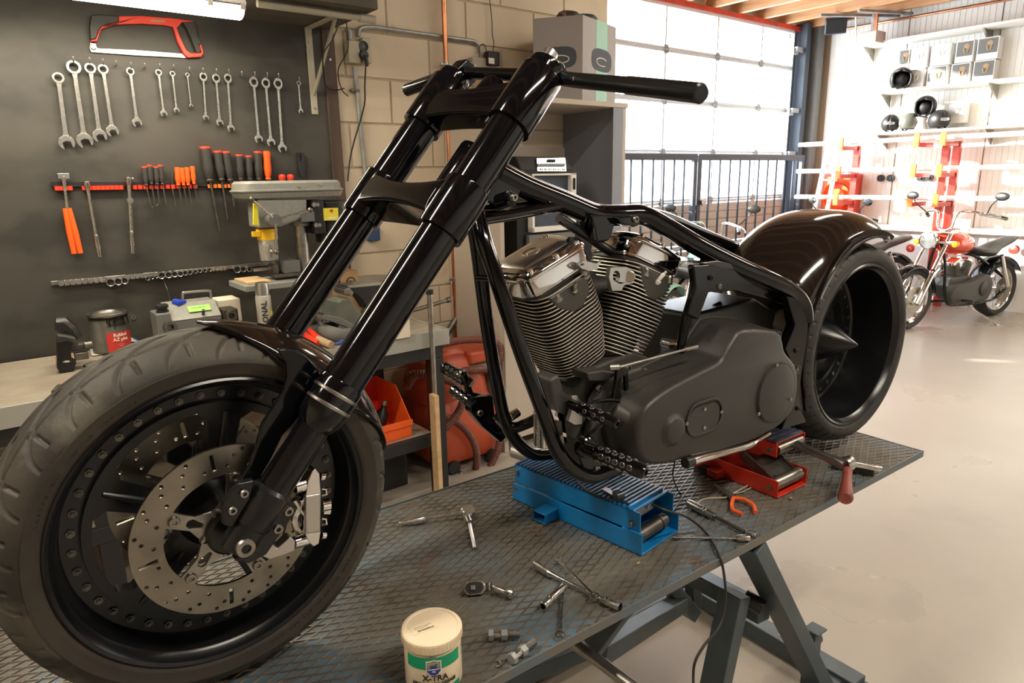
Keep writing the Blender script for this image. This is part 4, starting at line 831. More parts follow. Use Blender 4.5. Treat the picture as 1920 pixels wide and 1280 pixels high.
# right end of the bench: upright pole, timber, white block
q = RY(805, 640, 2.8); po = rthing('steel_pole', 'upright steel pole with black cap at the end of the bench', 'pole', (q.x, 2.8, 0))
RM().cyl((q.x+.015, 2.8, .0), (q.x+.015, 2.8, RY(805, 552, 2.8).z), .0135, n=16).build('tube', M_steel, po); z = RY(805, 552, 2.8).z; RM().cyl((q.x+.015, 2.8, z), (q.x+.015, 2.8, z+.025), .019, n=16).build('cap', M_blk, po, bev=.004)
a = RY(808, 740, 2.77); RM().bx((a.x, 2.735, .05), (a.x+.025, 2.79, a.z)).build('timber_offcut', M_wood, label='pale timber board standing at the bench leg', cat='timber', bev=.002)
c = RZ(770, 632, BZ0); RM().bx(c+V((-.09, 0, .001)), c+V((.0, .06, .1))).build('white_block', M_paper, label='pale block standing on the bench end behind the near fork leg', cat='block', bev=.003)
# red bin on the lower shelf with bottles
YR = 2.89
def RP(x, y, Y=YR): return RY(640+x/4.571, 560+y/4.571, Y)
rb = rthing('storage_bin', 'red-orange open-front storage bin under the bench', 'bin', RP(430, 1180))
a, b = RP(290, 1180), RP(610, 700); zb = .372; zf = RP(450, 1070).z; ztop = RP(300, 690, YR+.3).z; xa, xb = RP(270, 1100).x-.06, RP(600, 1050).x
RM().bx((xa, YR, zb), (xb, YR+.36, zb+.006)).build('floor', M_orange, rb); RM().bx((xa, YR, zb), (xb, YR+.008, zf)).build('front', M_orange, rb, bev=.003); RM().bx((xa, YR+.352, zb), (xb, YR+.36, ztop)).build('back', M_red, rb, bev=.003)
for x, nm in ((xa, 'side'), (xb-.006, 'side')): RM().prism([V((x, YR, zb)), V((x, YR+.36, zb)), V((x, YR+.36, ztop)), V((x, YR+.14, ztop)), V((x, YR, zf))], (.006, 0, 0)).build(nm, M_orange, rb, bev=.002)
RM().bx((xa-.006, YR-.008, zf-.03), (xb+.006, YR+.0, zf)).build('lip', M_orange, rb, bev=.002)
bt = rthing('white_bottle', 'white plastic bottle lying in the red bin', 'bottle', (xa+.1, YR+.1, zb)); RM().tube([V((xa+.02, YR+.22, zb+.06)), V((xa+.09, YR+.1, zb+.05)), V((xa+.12, YR+.04, zb+.04))], [.03, .032, .02], 12).build('body', M_white, bt)
bt = rthing('dark_bottle', 'dark bottle with metal cap in the red bin', 'bottle', (xa+.2, YR+.15, zb)); RM().lathe([(.035, 0), (.036, .01), (.036, .09), (.015, .12), (.014, .135)], (xa+.17, YR+.17, zb+.008), (0.35, 0, 1), 16, caps=True).build('body', M_blk, bt); RM().cyl(V((xa+.17, YR+.17, zb+.008))+V((.33, 0, .945))*.135, V((xa+.17, YR+.17, zb+.008))+V((.33, 0, .945))*.16, .016, n=12).build('cap', M_steel, bt)
RM().bx((1.25, 3.1, .0), (1.68, 3.5, .3)).build('dark_crate', M_blk, label='dark crate on the floor under the bench shelf', cat='crate', bev=.01)
# ================================================================ vacuum cleaner with brown hose
vc = rthing('shop_vacuum', 'orange-red shop vacuum with brown ribbed hose beside the bench', 'vacuum cleaner', (2.1, 3.2, 0))
def rs(z, x0, x1, y0, y1, r): return [V((p[0], p[1], z)) for p in rrect(x0, y0, x1, y1, r)]
RM().rings([rs(.06, 1.86, 2.3, 3.06, 3.55, .1), rs(.12, 1.84, 2.33, 3.04, 3.57, .1), rs(.36, 1.86, 2.31, 3.06, 3.55, .12), rs(.42, 1.9, 2.28, 3.1, 3.5, .1)]).build('base_tank', M_vac, vc, bev=.0)
RM().rings([rs(.40, 1.86, 2.3, 3.1, 3.5, .12), rs(.5, 1.85, 2.28, 3.09, 3.5, .13), rs(.64, 1.87, 2.22, 3.12, 3.48, .12), rs(.7, 1.93, 2.16, 3.18, 3.42, .1)]).build('motor_dome', M_vac, vc)
RM().bx((2.1, 3.08, .56), (2.32, 3.4, .6)).build('tool_tray', M_greyd, vc, bev=.01)
RM().bx((2.12, 3.1, .6), (2.32, 3.42, .68)).build('tray_lid', M_vac, vc, bev=.02)
for x, y in ((1.95, 3.06), (2.22, 3.06), (1.95, 3.5), (2.22, 3.5)): RM().cyl((x, y-.02, .04), (x, y+.02, .04), .04, n=16).build('castor', M_blk, vc)
c = RY(863, 885, 3.04); RM().cyl(c, c+V((0, -.015, 0)), .012, n=10).build('latch_screw', M_steel, vc)
def hose(pts, r, name, par=None, lab=None):
    P = sp(pts, 40); 
    # resample evenly
    out = [P[0]]; acc = 0; st = .0065
    for i in range(1, len(P)):
        d = (P[i]-P[i-1]).length; s0 = 0
        while acc+d-s0 >= st: s0 += st-acc; out.append(P[i-1].lerp(P[i], s0/d)); acc = 0
        acc += d-s0
    R = [r if k % 2 else r*.84 for k in range(len(out))]
    return RM().tube(out, R, 10).build(name, M_hose, par, sm=0, label=lab, cat=None if par else 'hose')
H = lambda x, y, Y: RY(640+x/4.571, 560+y/4.571, Y)
hose([H(1240, 600, 3.1), H(1150, 610, 3.05), H(1060, 620, 3.05), H(960, 640, 3.02), H(780, 650, 3.12), H(600, 650, 3.2), H(560, 720, 3.2)], .024, 'hose', vc)
hose([H(560, 760, 3.14), H(640, 650, 3.06), H(800, 660, 3.0), H(960, 720, 2.98), H(1040, 830, 2.97), H(1010, 960, 2.97), H(900, 1090, 2.97), H(760, 1180, 2.97), H(640, 1200, 3.05)], .024, 'hose', vc)
hose([H(720, 480, 3.1), H(850, 400, 3.08), H(1000, 360, 3.1), H(1180, 350, 3.1), H(1330, 380, 3.1), H(1360, 480, 3.1), H(1320, 600, 3.12)], .022, 'hose', vc)
hose([H(760, 900, 3.0), H(880, 1000, 2.99), H(1020, 1080, 2.99), H(1120, 1200, 2.99), H(1160, 1330, 2.99), H(1150, 1480, 3.03)], .022, 'hose', vc)
hose([H(1360, 1150, 3.0), H(1340, 1300, 3.0), H(1270, 1450, 3.01), H(1200, 1560, 3.02)], .022, 'hose', vc)
# ================================================================ tall cabinet with coffee machine and cartons
cb = rthing('tall_cabinet', 'tall open cabinet with grey inside and pale edges next to the garage door', 'cabinet', (2.9, 3.35, 0))
CX0, CX1, CY, CZ = 2.36, 3.37, 3.1, 2.07
RM().bx((CX0-.01, CY-.01, CZ), (CX1+.03, YW-.01, CZ+.03)).build('top', M_cabe, cb, bev=.003)
RM().bx((CX0, CY, 0), (CX0+.03, YW-.01, CZ)).build('side_panel', M_cabe, cb, bev=.002)
RM().bx((CX1-.028, CY, 0), (CX1-.01, YW-.01, CZ)).build('side_panel', M_cab, cb, bev=.002); RM().bx((CX1-.01, CY-.004, 0), (CX1+.02, YW-.01, CZ)).build('side_panel', M_cabe, cb, bev=.002)
RM().bx((CX1-.1, CY-.006, 0), (CX1-.01, CY+.0, CZ)).build('front_stile', M_cab, cb, bev=.001)
RM().bx((CX0+.03, YW-.03, 0), (CX1-.03, YW-.012, 1.85)).build('back_panel', M_cabe, cb)
RM().bx((CX0+.03, CY+.02, CZ-.3), (CX1-.03, CY+.04, CZ)).build('upper_board', M_cab, cb) if False else None
RM().bx((CX0+.03, CY+.01, 1.02), (CX1-.03, YW-.03, 1.05)).build('shelf', M_cabe, cb)
for i, (a, b) in enumerate(((CX0+.002, 2.855), (2.735, CX1-.1))): RM().bx((a, CY-.02, .08), (b, CY-.001, 1.045)).build('door', M_cabe, cb, bev=.003)
def KP(x, y, Y): return RY(940+x/3.2, 60+y/3.2, Y)
cm = rthing('coffee_machine', 'black coffee machine with silver control panel standing in the cabinet', 'coffee machine', (2.8, 3.3, 1.05))
YC = 3.18; a, b = KP(100, 745, YC), KP(410, 850, YC)
zt, zm = a.z, b.z; RM().rings([rs(zm, a.x, b.x+.01, YC-.03, YC+.36, .01), rs(zm+.03, a.x, b.x+.01, YC-.03, YC+.36, .01), rs(zt, a.x, b.x-.03, YC+.03, YC+.36, .01)]).build('head', M_blk, cm, bev=.004)
pn = [KP(205, 758, YC+.01), KP(378, 755, YC+.01), KP(385, 838, YC-.032), KP(210, 838, YC-.032)]; RM().prism(pn, (0, -.01, .002)).build('control_panel', M_alu, cm, bev=.002)
RM().prism([KP(x, y, YC-.012) for x, y in ((275,764),(320,764),(320,780),(275,780))], (0, -.006, 0)).build('display', M_dark, cm); RM().prism([KP(x, y, YC-.026) for x, y in ((215,790),(378,788),(380,802),(215,804))], (0, -.006, 0)).build('dark_strip', M_cab, cm)
for k in range(6): c = KP(238+27*k, 825, YC-.037); RM().lathe([(.007, 0), (.0095, 0), (.0095, -.004), (.007, -.004)], c, (0, 1, 0), 14).build('button', M_dullsteel, cm)
a2, b2 = KP(165, 850, YC), KP(430, 1180, YC); RM().bx((a.x+.0, YC+.02, 1.051), (b.x, YC+.36, zm-.002)).build('body', M_blk, cm, bev=.004)
z1, z0 = a2.z, b2.z; M_ = M_cabe
for q_ in ((a2.x, z0, a2.x+.018, z1), (b2.x-.045, z0, b2.x, z1), (a2.x, z0, b2.x, z0+.03), (a2.x, z1-.012, b2.x, z1)): RM().bx((q_[0], YC-.03, q_[1]), (q_[2], YC+.015, q_[3])).build('door_frame', M_white, cm, bev=.002)
RM().bx((a2.x+.018, YC, z0+.03), (b2.x-.045, YC+.006, z1-.012)).build('window', M_gate, cm); RM().bx((b2.x-.03, YC-.045, z1-.1), (b2.x-.02, YC-.03, z1-.03)).build('door_handle', M_blk, cm, bev=.003)
RM().bx((a2.x-.02, YC-.02, 1.051), (b2.x, YC+.012, z0-.015)).build('base', M_greyd, cm, bev=.004)
# cartons on top of the cabinet
bc = rthing('appliance_carton', 'large printed carton with green stripe on top of the cabinet', 'carton', (3.0, 3.3, CZ+.03))
a, b, c = RY(1042, 185, 3.16), RY(1095, 187, 3.12), RY(1145, 188, 3.3)
xa, xm, xb = RY(1042, 185, 3.2).x, RY(1091, 185, 3.12).x, RY(1145, 185, 3.3).x
zt = RY(1095, 28, 3.12).z; z0 = CZ+.031
hx = [V((xm, 3.115, 0)), V((xb-.01, 3.25, 0)), V((xb-.16, 3.6, 0)), V((xa-.04, 3.36, 0))]
MBq = RM(); MBq.prism([p+V((0, 0, z0)) for p in hx], (0, 0, zt-z0)).build('carton', M_cardg, bc, bev=.003)
d1v = (hx[1]-hx[0]); n1 = V((d1v.y, -d1v.x, 0)).normalized(); d2v = hx[3]-hx[0]; n2 = V((d2v.y, -d2v.x, 0)).normalized()*-1
if n2.y > 0: n2 = -n2
def onface(o, d, n, u0, u1, v0, v1, name, m, th=.0015):
    P = [o+d*u0+V((0, 0, z0+v0)), o+d*u1+V((0, 0, z0+v0)), o+d*u1+V((0, 0, z0+v1)), o+d*u0+V((0, 0, z0+v1))]; return RM().prism(P, n*th).build(name, m, bc)
onface(hx[0], d1v, n1, .38, .72, .0, zt-z0, 'green_stripe', M_mint)
def ovalon(o, d, n, uc, vc, ru, rv):
    P = [o+d*(uc+ru*math.copysign(abs(math.cos(t))**.7, math.cos(t)))+V((0, 0, z0+vc+rv*math.copysign(abs(math.sin(t))**.7, math.sin(t)))) for t in [2*PI*i/24 for i in range(24)]]
    RM().prism([p+n*.0016 for p in P], n*.0012).build('oval_print', M_gate, bc)
    P2 = [o+d*(uc+ru*.55*math.cos(t))+V((0, 0, z0+vc-rv*.15+rv*.35*math.sin(t))) for t in [PI*.2+1.5*PI*i/14 for i in range(15)]]
    RM().tube([p+n*.003 for p in P2], .003, 6).build('white_line', M_white, bc)
Hh = zt-z0; ovalon(hx[0], d1v, n1, .55, Hh*.53, .3, Hh*.14); ovalon(hx[0], d2v, n2, .45, Hh*.52, .33, Hh*.13)
for i, (lab, dx, m) in enumerate((('blue cloth bundle lying on the printed carton, right', .06, M_gate), ('dark red cloth lying on the printed carton, left', -.09, M_trimw))):
    cc = (hx[0]+hx[2])/2+V((dx, -.06, zt)); RM().tube(sp([cc+V((-.09, -.03, .0)), cc+V((-.02, .02, .035)), cc+V((.04, -.02, .03)), cc+V((.09, .02, .02))], 4), .028, 10).build('cloth_bundle', m, label=lab, cat='cloth', sm=60)
a, b = RY(910, 137, 3.3), RY(955, 190, 3.3); RM().bx((a.x+.06, 3.3, CZ+.031), (b.x+.12, 3.5, RY(930, 138, 3.3).z)).build('small_carton', mat('tan_carton', (.52, .34, .22), .7), label='small tan carton on the cabinet top behind the handlebar clamp', cat='carton', bev=.003)
# ================================================================ LIFT TABLE (axes of the lift = world)
TZ = .78
X0, X1, Y0, Y1_ = -.75, 2.225, .865, 1.575
lt = thing('lift_table', 'motorcycle lift table of worn blue-grey raised-pattern steel plate under the black chopper', 'lift table', (.9, 1.22, 0))
MB().bx((X0, Y0, TZ-.012), (X1, Y1_, TZ)).build('plate', M_table, lt, sm=0)
rb = MB(); al = rad(24.2); sp_ = .0205; hw = .0022; hh = .0024
n1v = V((math.sin(al), math.cos(al), 0)); n2v = V((-math.sin(al), math.cos(al), 0))
def clip_line(c, n):
    """segment of the line n.p = c inside the plate rectangle"""
    pts = []
    for x in (X0+.004, X1-.004):
        y = (c-n.x*x)/n.y
        if Y0+.004 <= y <= Y1_-.004: pts.append((x, y))
    for y in (Y0+.004, Y1_-.004):
        x = (c-n.y*y)/n.x
        if X0+.004 < x < X1-.004: pts.append((x, y))
    return (min(pts), max(pts)) if len(pts) >= 2 else None
for n in (n1v, n2v):
    cs = [n.x*x+n.y*y for x in (X0, X1) for y in (Y0, Y1_)]; c = min(cs)+.006
    while c < max(cs):
        s_ = clip_line(c, n); c += sp_
        if not s_: continue
        a, b = V((s_[0][0], s_[0][1], TZ)), V((s_[1][0], s_[1][1], TZ)); d = (b-a)
        if d.length < .02: continue
        u = V((-d.y, d.x, 0)).normalized()*hw
        rb.rings([[p-u, p-u*.35+V((0, 0, hh)), p+u*.35+V((0, 0, hh)), p+u] for p in (a, b)])
rb.build('raised_ribs', M_rib, lt, sm=0, kind='stuff')
MB().bx((X0, Y0-.004, TZ-.018), (X1+.004, Y0, TZ+.0035)).build('edge_strip', M_edge, lt, bev=.001)
MB().bx((X0, Y1_, TZ-.035), (X1+.004, Y1_+.004, TZ+.004)).build('edge_strip', M_edge, lt, bev=.001)
MB().bx((X1, Y0, TZ-.018), (X1+.004, Y1_, TZ+.002)).build('edge_strip', M_edge, lt, bev=.001)
for y in (.93, 1.5): MB().bx((X0, y-.02, TZ-.06), (X1-.3, y+.02, TZ-.0125)).build('under_beam', M_legp, lt, bev=.003)
# frame on the floor and the crossed legs
def beam(a, b, w_, h, name, up=(0, 0, 1)): return MB().bar(a, b, w_, h, up).build(name, M_legp, lt, bev=.004)
FL = BZ(1330, 1118, 0), BZ(1550, 1262, 0)
g0 = BZ(1290, 1092, .05); g1 = BZ(1545, 1255, .05)
xf = (g0.x+g1.x)/2
beam((xf, .85, .045), (xf, 1.62, .045), .07, .06, 'base_beam'); beam((.35, .92, .035), (xf+.0, .92, .035), .06, .055, 'base_beam'); beam((-.6, 1.56, .035), (xf+.02, 1.56, .035), .06, .055, 'base_beam')
p = BZ(1400, 1045, TZ-.02)
def LEG(a, b, w_=.055, h=.045, nm='leg'): return MB().bar(a, b, h, w_, (0, 1, 0)).build(nm, M_legp, lt, bev=.003)
la, lb = BY(1402, 1030, .90), BY(1530, 1270, .90)
LEG(V((la.x, .90, TZ-.03)), lb+(lb-la)*.14, .075, .045)
la2, lb2 = BY(1362, 1118, 1.0), BY(1342, 1285, 1.0)
ma = BY(1378, 1110, .96)
LEG(ma, BY(1338, 1300, .96), .07, .045)
ca, cb2 = BY(1302, 1080, 1.12), BY(1420, 1150, .9)
MB().bar(BY(1298, 1078, 1.2), BY(1432, 1150, .93), .05, .05).build('cross_beam', M_legp, lt, bev=.004)
MB().cyl(BY(1395, 1118, .955), BY(1432, 1140, .905), .022, n=16).build('pivot', M_blk, lt, bev=.003)
LEG(BY(1252, 1095, 1.3), BY(1298, 1150, 1.3), .055); LEG(BY(1300, 1075, 1.3), BY(1300, 1140, 1.3), .04)
LEG(BZ(1180, 1120, TZ-.05), BY(1110, 1215, 1.0), .05, .02)
MB().cyl(BY(1070, 1200, .98), BY(1190, 1290, .8), .013, n=14).build('release_bar', M_steel, lt)
MB().bar(BY(1120, 1225, 1.05), BY(1300, 1115, 1.35), .05, .05).build('inner_beam', M_legp, lt, bev=.003)
MB().bar(BZ(900, 1290, .3), BZ(1200, 1170, .3), .06, .05).build('inner_beam', M_legp, lt, bev=.003)
pb = BY(1522, 1256, .93); pt = BY(1522, 1185, .93)
MB().bx((pb.x-.018, .92, .06), (pb.x+.022, .955, pt.z)).bx((pb.x-.03, .905, pt.z), (pb.x+.022, .955, pt.z+.006)).build('stop_post', M_legp, lt, bev=.002)
MB().bar((xf, .85, .03), (xf+.02, .5, .03), .07, .05).build('base_foot', M_legp, lt, bev=.004)
MB().cyl((pb.x+.022, .94, pt.z-.05), (pb.x+.035, .94, pt.z-.05), .018, n=14).build('bolt', M_legp, lt)
Mt = frame(V((xf+.0, 1.08, .0762)), (-.05, -1, 0), y=(1, 0, 0)); text('AUT', .055, Mt, lt, M_yelp, th=.0008)
MB().cyl(BZ(1470, 978, TZ-.05), BZ(1470, 978, TZ-.05)+V((0, .03, 0)), .012, n=10).build('bolt', M_galv, lt)
# ---------------------------------------------------------------- blue scissor jack (pixel corners unprojected to its own planes)
def jack_root(name, lab, loc): return thing(name, lab, 'jack', loc)
A = BZ(962, 935, TZ+.002); Bq = BZ(1203, 1043, TZ+.002); Cq = BZ(1283, 1000, TZ+.002)
ux = (Bq-A); Lj = ux.length; ux.normalize(); uy = V((-ux.y, ux.x, 0)); Wj = max(.12, (Cq-Bq).dot(uy))
MJ = frame(A, ux, z=(0, 0, 1))
bj = thing('scissor_jack', 'blue lowered scissor jack with ribbed rubber top under the front of the frame', 'jack', A+ux*Lj/2+uy*Wj/2)
def JB(M, L, W, par, mp, h0, h1, zc, pad):
    # lower channel
    MB(M).bx((0, 0, 0), (L, .004, h0)).bx((0, W-.004, 0), (L, W, h0)).bx((0, 0, 0), (L, W, .004)).build('lower_channel', mp, par, bev=.0015)
    # upper channel
    MB(M).bx((.0, .008, zc), (L-.012, .012, zc+h1)).bx((.0, W-.012, zc), (L-.012, W-.008, zc+h1)).bx((0, .008, zc+h1-.004), (L-.03, W-.008, zc+h1)).bx((L-.06, .0, zc), (L, .008, zc+.004)).build('upper_channel', mp, par, bev=.0015)
hj = (BY(1203, 1043, Bq.y) - BY(1203, 985, Bq.y)).length
JB(MJ, Lj, Wj, bj, M_blue, .05, .052, .05, M_bluer)
for k in range(30):
    x = .006+(Lj-.045)*k/30
    MB(MJ).bx((x, .008, .1022), (x+(Lj-.045)/30*.62, Wj-.008, .108)).build('pad_rib', M_bluer if k < 22 else M_blue, bj, bev=.001)
MB(MJ).bx((.25*Lj-.0, -.06, .004), (.25*Lj+.045, -.0005, .03)).build('side_bracket', M_blue, bj, bev=.002) if False else None
xs = (BZ(1040, 965, TZ+.002)-A).dot(ux)
sb = MB(MJ); a, b = xs-.022, xs+.022
sb.bx((a, -.05, .003), (b, 0, .006)).bx((a, -.05, .027), (b, 0, .03)).bx((a, -.05, .006), (a+.003, 0, .027)).bx((b-.003, -.05, .006), (b, 0, .027)); sb.build('side_socket', M_blue, bj, bev=.001)
MB(MJ).cyl((Lj-.03, .02, .03), (Lj-.03, Wj-.02, .03), .017, n=20).cyl((Lj-.03, Wj*.7, .03), (Lj-.03, Wj*.75, .03), .02, n=20).build('roller', M_dullsteel, bj, bev=.002)
MB(MJ).bx((Lj-.05, .03, .065), (Lj-.045, Wj*.7, .1)).cyl((Lj-.045, Wj*.5, .085), (Lj-.036, Wj*.5, .085), .008, n=6).build('nut_plate', M_alu, bj)
for x, z in ((.012, .085), (.012, .035), (Lj-.035, .07)): MB(MJ).cyl((x, .009, z), (x, -.001-(.0 if z < .05 else 0), z), .007, n=10).build('bolt', M_steel, bj, bev=.001)
# steel clip and cable on the blue jack
q0 = V((Lj-.1, .03, .1085)); mt = MB(MJ); ck = MJ @ frame(q0, (1, -.25, 0), z=(0, 0, 1))
MB(ck).bx((-.045, -.008, 0), (.0, .008, .004)).cyl((-.03, 0, .004), (-.03, 0, .0045), .003, n=8).bx((.0, -.011, 0), (.004, .011, .02)).bx((.0, -.011, .0), (.022, .011, .003)).bx((.019, -.011, 0), (.022, .011, .016)).build('steel_clip', M_steel, label='small bent steel clip lying on the blue jack', cat='clip', bev=.001)
cab = sp([BZ(1068, 870, TZ+.112), BZ(1085, 905, TZ+.112), BZ(1120, 930, TZ+.112), BZ(1160, 938, TZ+.112), BZ(1180, 945, TZ+.112)], 8)
MB().tube(cab, .003, 6).build('frame_cable', M_blk2, label='black cable crossing the ribbed top of the blue jack', cat='cable')
cab = sp([BZ(1222, 945, TZ+.113), BZ(1250, 957, TZ+.11), BZ(1290, 970, TZ+.06), BZ(1325, 1000, TZ+.008), BZ(1348, 1040, TZ+.008), BY(1358, 1080, .85), BY(1360, 1130, .84), BY(1348, 1175, .83), BY(1320, 1210, .82), BY(1302, 1245, .82), BY(1300, 1290, .82)], 8)
MB().tube(cab, .0032, 6).build('hanging_cable', M_blk2, label='long dark cable running off the table edge and hanging to the floor', cat='cable')
# ---------------------------------------------------------------- red scissor jack, raised, with crank handle
A = BZ(1300, 872, TZ+.002); Bq = BZ(1457, 935, TZ+.002); Cq = BZ(1513, 908, TZ+.002)
ux = (Bq-A); Lr = ux.length; ux.normalize(); uy = V((-ux.y, ux.x, 0)); Wr = max(.11, (Cq-Bq).dot(uy)); MRJ = frame(A, ux, z=(0, 0, 1))
rj = thing('scissor_jack', 'red raised scissor jack with worn crank handle under the engine', 'jack', A+ux*Lr/2+uy*Wr/2)
MB(MRJ).bx((0, 0, 0), (Lr, .004, .05)).bx((0, Wr-.004, 0), (Lr, Wr, .05)).bx((0, 0, 0), (Lr, Wr, .004)).build('lower_channel', M_redsteel, rj, bev=.0015)
xs = .33*Lr; MB(MRJ).bx((xs-.02, -.035, .004), (xs+.02, 0, .026)).build('side_socket', M_redsteel, rj, bev=.002); MB(MRJ).bx((xs-.05, -.036, .004), (xs-.021, -.01, .024)).build('socket_plug', M_blk, rj, bev=.002)
MB(MRJ).cyl((Lr-.022, .008, .03), (Lr-.022, Wr-.008, .03), .018, n=20).build('roller', M_steel, rj); MB(MRJ).cyl((Lr-.025, .0, .026), (Lr-.025, -.006, .026), .008, n=10).build('bolt', M_steel, rj, bev=.001)
# upper channel located from its picture corners at its own height
hu = .105
U0, U1 = BZ(1505, 838, TZ+hu), BZ(1505, 838, TZ+hu)
E1 = BZ(1457, 840, TZ+hu); E0 = E1-ux*Lr*.95; MU = frame(E0, ux, z=(0, 0, 1)); Lu = Lr*.95
MB(MU).bx((0, 0, -.03), (Lu, .004, .012)).bx((0, Wr-.004, -.03), (Lu, Wr, .012)).bx((0, 0, .008), (Lu-.005, Wr, .012)).build('upper_channel', M_redsteel, rj, bev=.0015)
for k in range(14): MB(MU).bx((Lu*k/14, .003, .0122), (Lu*(k+.7)/14, Wr-.003, .017)).build('pad_rib', M_bluep, rj, bev=.001)
MB(MU).cyl((Lu-.022, .0, -.012), (Lu-.022, -.006, -.012), .009, n=10).build('bolt', M_steel, rj, bev=.001)
MB(MU).cyl((Lu-.01, .01, -.012), (Lu-.01, Wr-.01, -.012), .016, n=18).build('roller', M_steel, rj)
topc = lambda u, v, z: MU @ V((u, v, z)); botc = lambda u, v, z: MRJ @ V((u, v, z))
for v in (.02, Wr-.02):
    MB().bar(botc(Lr-.03, v, .03), topc(.04, v, -.01), .006, .035, (0, 0, 1)).build('scissor_arm', M_dullsteel, rj, bev=.001)
    MB().bar(botc(.04, v, .02), topc(Lu-.03, v, -.01), .006, .03, (0, 0, 1)).build('scissor_arm', M_redsteel, rj, bev=.001)
MB().bar(botc(Lr-.03, Wr/2, .04), topc(.05, Wr/2, -.0), Wr*.55, .004, (0, 0, 1)).build('arm_plate', M_dullsteel, rj)
h0, h1 = BZ(1492, 833, TZ+.1), BZ(1562, 862, TZ+.09); h2 = BZ(1600, 868, TZ+.085)
cr = thing('ratchet_crank', 'long-shanked socket driver with worn red handle plugged into the red jack', 'ratchet', h1)
MB().tube([h0, h0.lerp(h1, .6), h1], .0125, 16).tube([h1-(h1-h0)*.05, h1, h1+(h1-h0)*.3], .0155, 16).build('deep_socket', M_steel, cr)
hd = BZ(1590, 868, TZ+.085); MB().lathe([(.001, -.012), (.018, -.012), (.021, -.006), (.021, .006), (.018, .012), (.001, .012)], hd, (1, -.35, .05), 24).build('ratchet_head', M_chromed, cr)
MB().lathe([(.008, .013), (.015, .013), (.015, .014), (.008, .014)], hd, (1, -.35, .05)*1 if False else V((1, -.35, .05)), 16).build('selector_ring', M_dullsteel, cr)
MB().tube([hd, BZ(1620, 873, TZ+.075), BZ(1652, 878, TZ+.07)], [.009, .0075, .009], 12).build('extension', M_chromed, cr)
g0_, g1_ = BY(1589, 882, hd.y-.01), BY(1585, 935, hd.y-.09)
MB().tube([g0_, g0_.lerp(g1_, .25), g0_.lerp(g1_, .6), g0_.lerp(g1_, .95), g1_], [.013, .012, .0145, .019, .015], 16).build('handle', M_redd, cr)
# ---------------------------------------------------------------- loose tools on the plate
zt = TZ+.0026
def T(x, y, z=0): return BZ(x, y, zt+z)
rt = thing('ratchet', 'chrome ratchet with hex bit lying on the plate left of the blue jack', 'ratchet', T(870, 975))
a, b, c = T(748, 982, .01), T(795, 972, .012), T(868, 961, .018)
MB().tube([a, a.lerp(b, .12), a.lerp(b, .3), a.lerp(b, .7), b, b.lerp(b+(c-b), .04)], [.005, .0065, .006, .0105, .009, .0075], 14).tube([b.lerp(a, .05), b], .0105, 14).build('grip', M_chromed, rt)
MB().tube([b, b.lerp(c, .5), c], [.0058, .0052, .007], 12).build('neck', M_chromed, rt)
ax = V((.1, -.35, .9)).normalized(); MB().lathe([(.001, -.011), (.017, -.011), (.0195, -.008), (.0195, .008), (.017, .011), (.001, .011)], c+(c-b).normalized()*.012, ax, 26).build('head', M_chromed, rt)
s0 = T(876, 970, .02); s1 = T(880, 980, .014); s2 = T(890, 1028, .006)
MB().cyl(s0, s1, .0095, n=16).build('socket', M_chromed, rt); MB().cyl(s1, s2, .0048, n=6).build('hex_bit', M_steel, rt)
fr = thing('flex_ratchet', 'stubby flex-head ratchet with dark oval plate lying above the grease tub', 'ratchet', T(905, 1105))
c = T(888, 1103, .012); e = T(917, 1100, .014); d1 = (e-c).normalized(); nz = V((-.1, -.75, .65)); Mf = frame(c, d1, z=nz)
MB(Mf).pl(rrect(-.02, -.0145, .026, .0145, .0144, 6), .018, I4 @ Matrix.Translation((0, 0, -.009))).build('head', M_chromed, fr, bev=.003)
MB(Mf).pl(rrect(-.017, -.0115, .021, .0115, .0114, 6), .001, Matrix.Translation((0, 0, .0091))).build('dark_plate', M_blk, fr); MB(Mf).bx((-.006, -.005, .0102), (.004, .005, .014)).build('drive_square', M_steel, fr, bev=.001)
e2 = T(925, 1102, .014); e3 = T(958, 1113, .012)
MB().cyl(e+nz.cross(d1).normalized()*.008, e-nz.cross(d1).normalized()*.008, .006, n=12).cyl(e, e2, .005, n=10).build('flex_joint', M_dullsteel, fr); MB().tube([e2, e2.lerp(e3, .15), e2.lerp(e3, .6), e2.lerp(e3, .9), e3, e3+(e3-e2)*.1], [.007, .009, .0068, .0085, .0105, .008], 16).build('grip', M_chromed, fr)
def lying(a, b, lab, rr, rj, flip=False, dz=.004, off=15, tilt=0):
    p, q = T(*a, dz), T(*b, dz+tilt); M = frame(p, q-p, z=(0, 0, 1)); return wrench_mesh(MB(M), (q-p).length, rr, rj, I4, .006, off=off).build('wrench', M_chromed, bev=.001, seg=1, label=lab, cat='wrench', group='wrenches lying on the lift table')
lying((1115, 1118), (1046, 1048), 'combination wrench lying on the flex socket driver, ring end to the right', .0105, .0105, dz=.012)
lying((1056, 1096), (1050, 1192), 'short wrench whose ring end leans on the deep socket', .0085, .0105, dz=.012, tilt=-.008)
fd = thing('flex_socket_driver', 'double-ended chrome swivel socket wrench lying diagonally on the plate', 'wrench', T(1080, 1100))
a, b, c, d = T(1003, 1057, .01), T(1028, 1073, .01), T(1138, 1128, .008), T(1163, 1138, .01)
MB().lathe([(.006, 0), (.0095, 0), (.0095, (b-a).length)], a, b-a, 18).build('socket', M_chromed, fd); MB().ball(b, .0085, 12).cyl(b-V((0, 0, .011)), b+V((0, 0, .011)), .004, n=8).build('swivel', M_steel, fd)
MB().tube([b, b.lerp(c, .15), b.lerp(c, .5), b.lerp(c, .85), c], [.009, .0055, .0045, .0055, .0085], 12).build('shaft', M_chromed, fd)
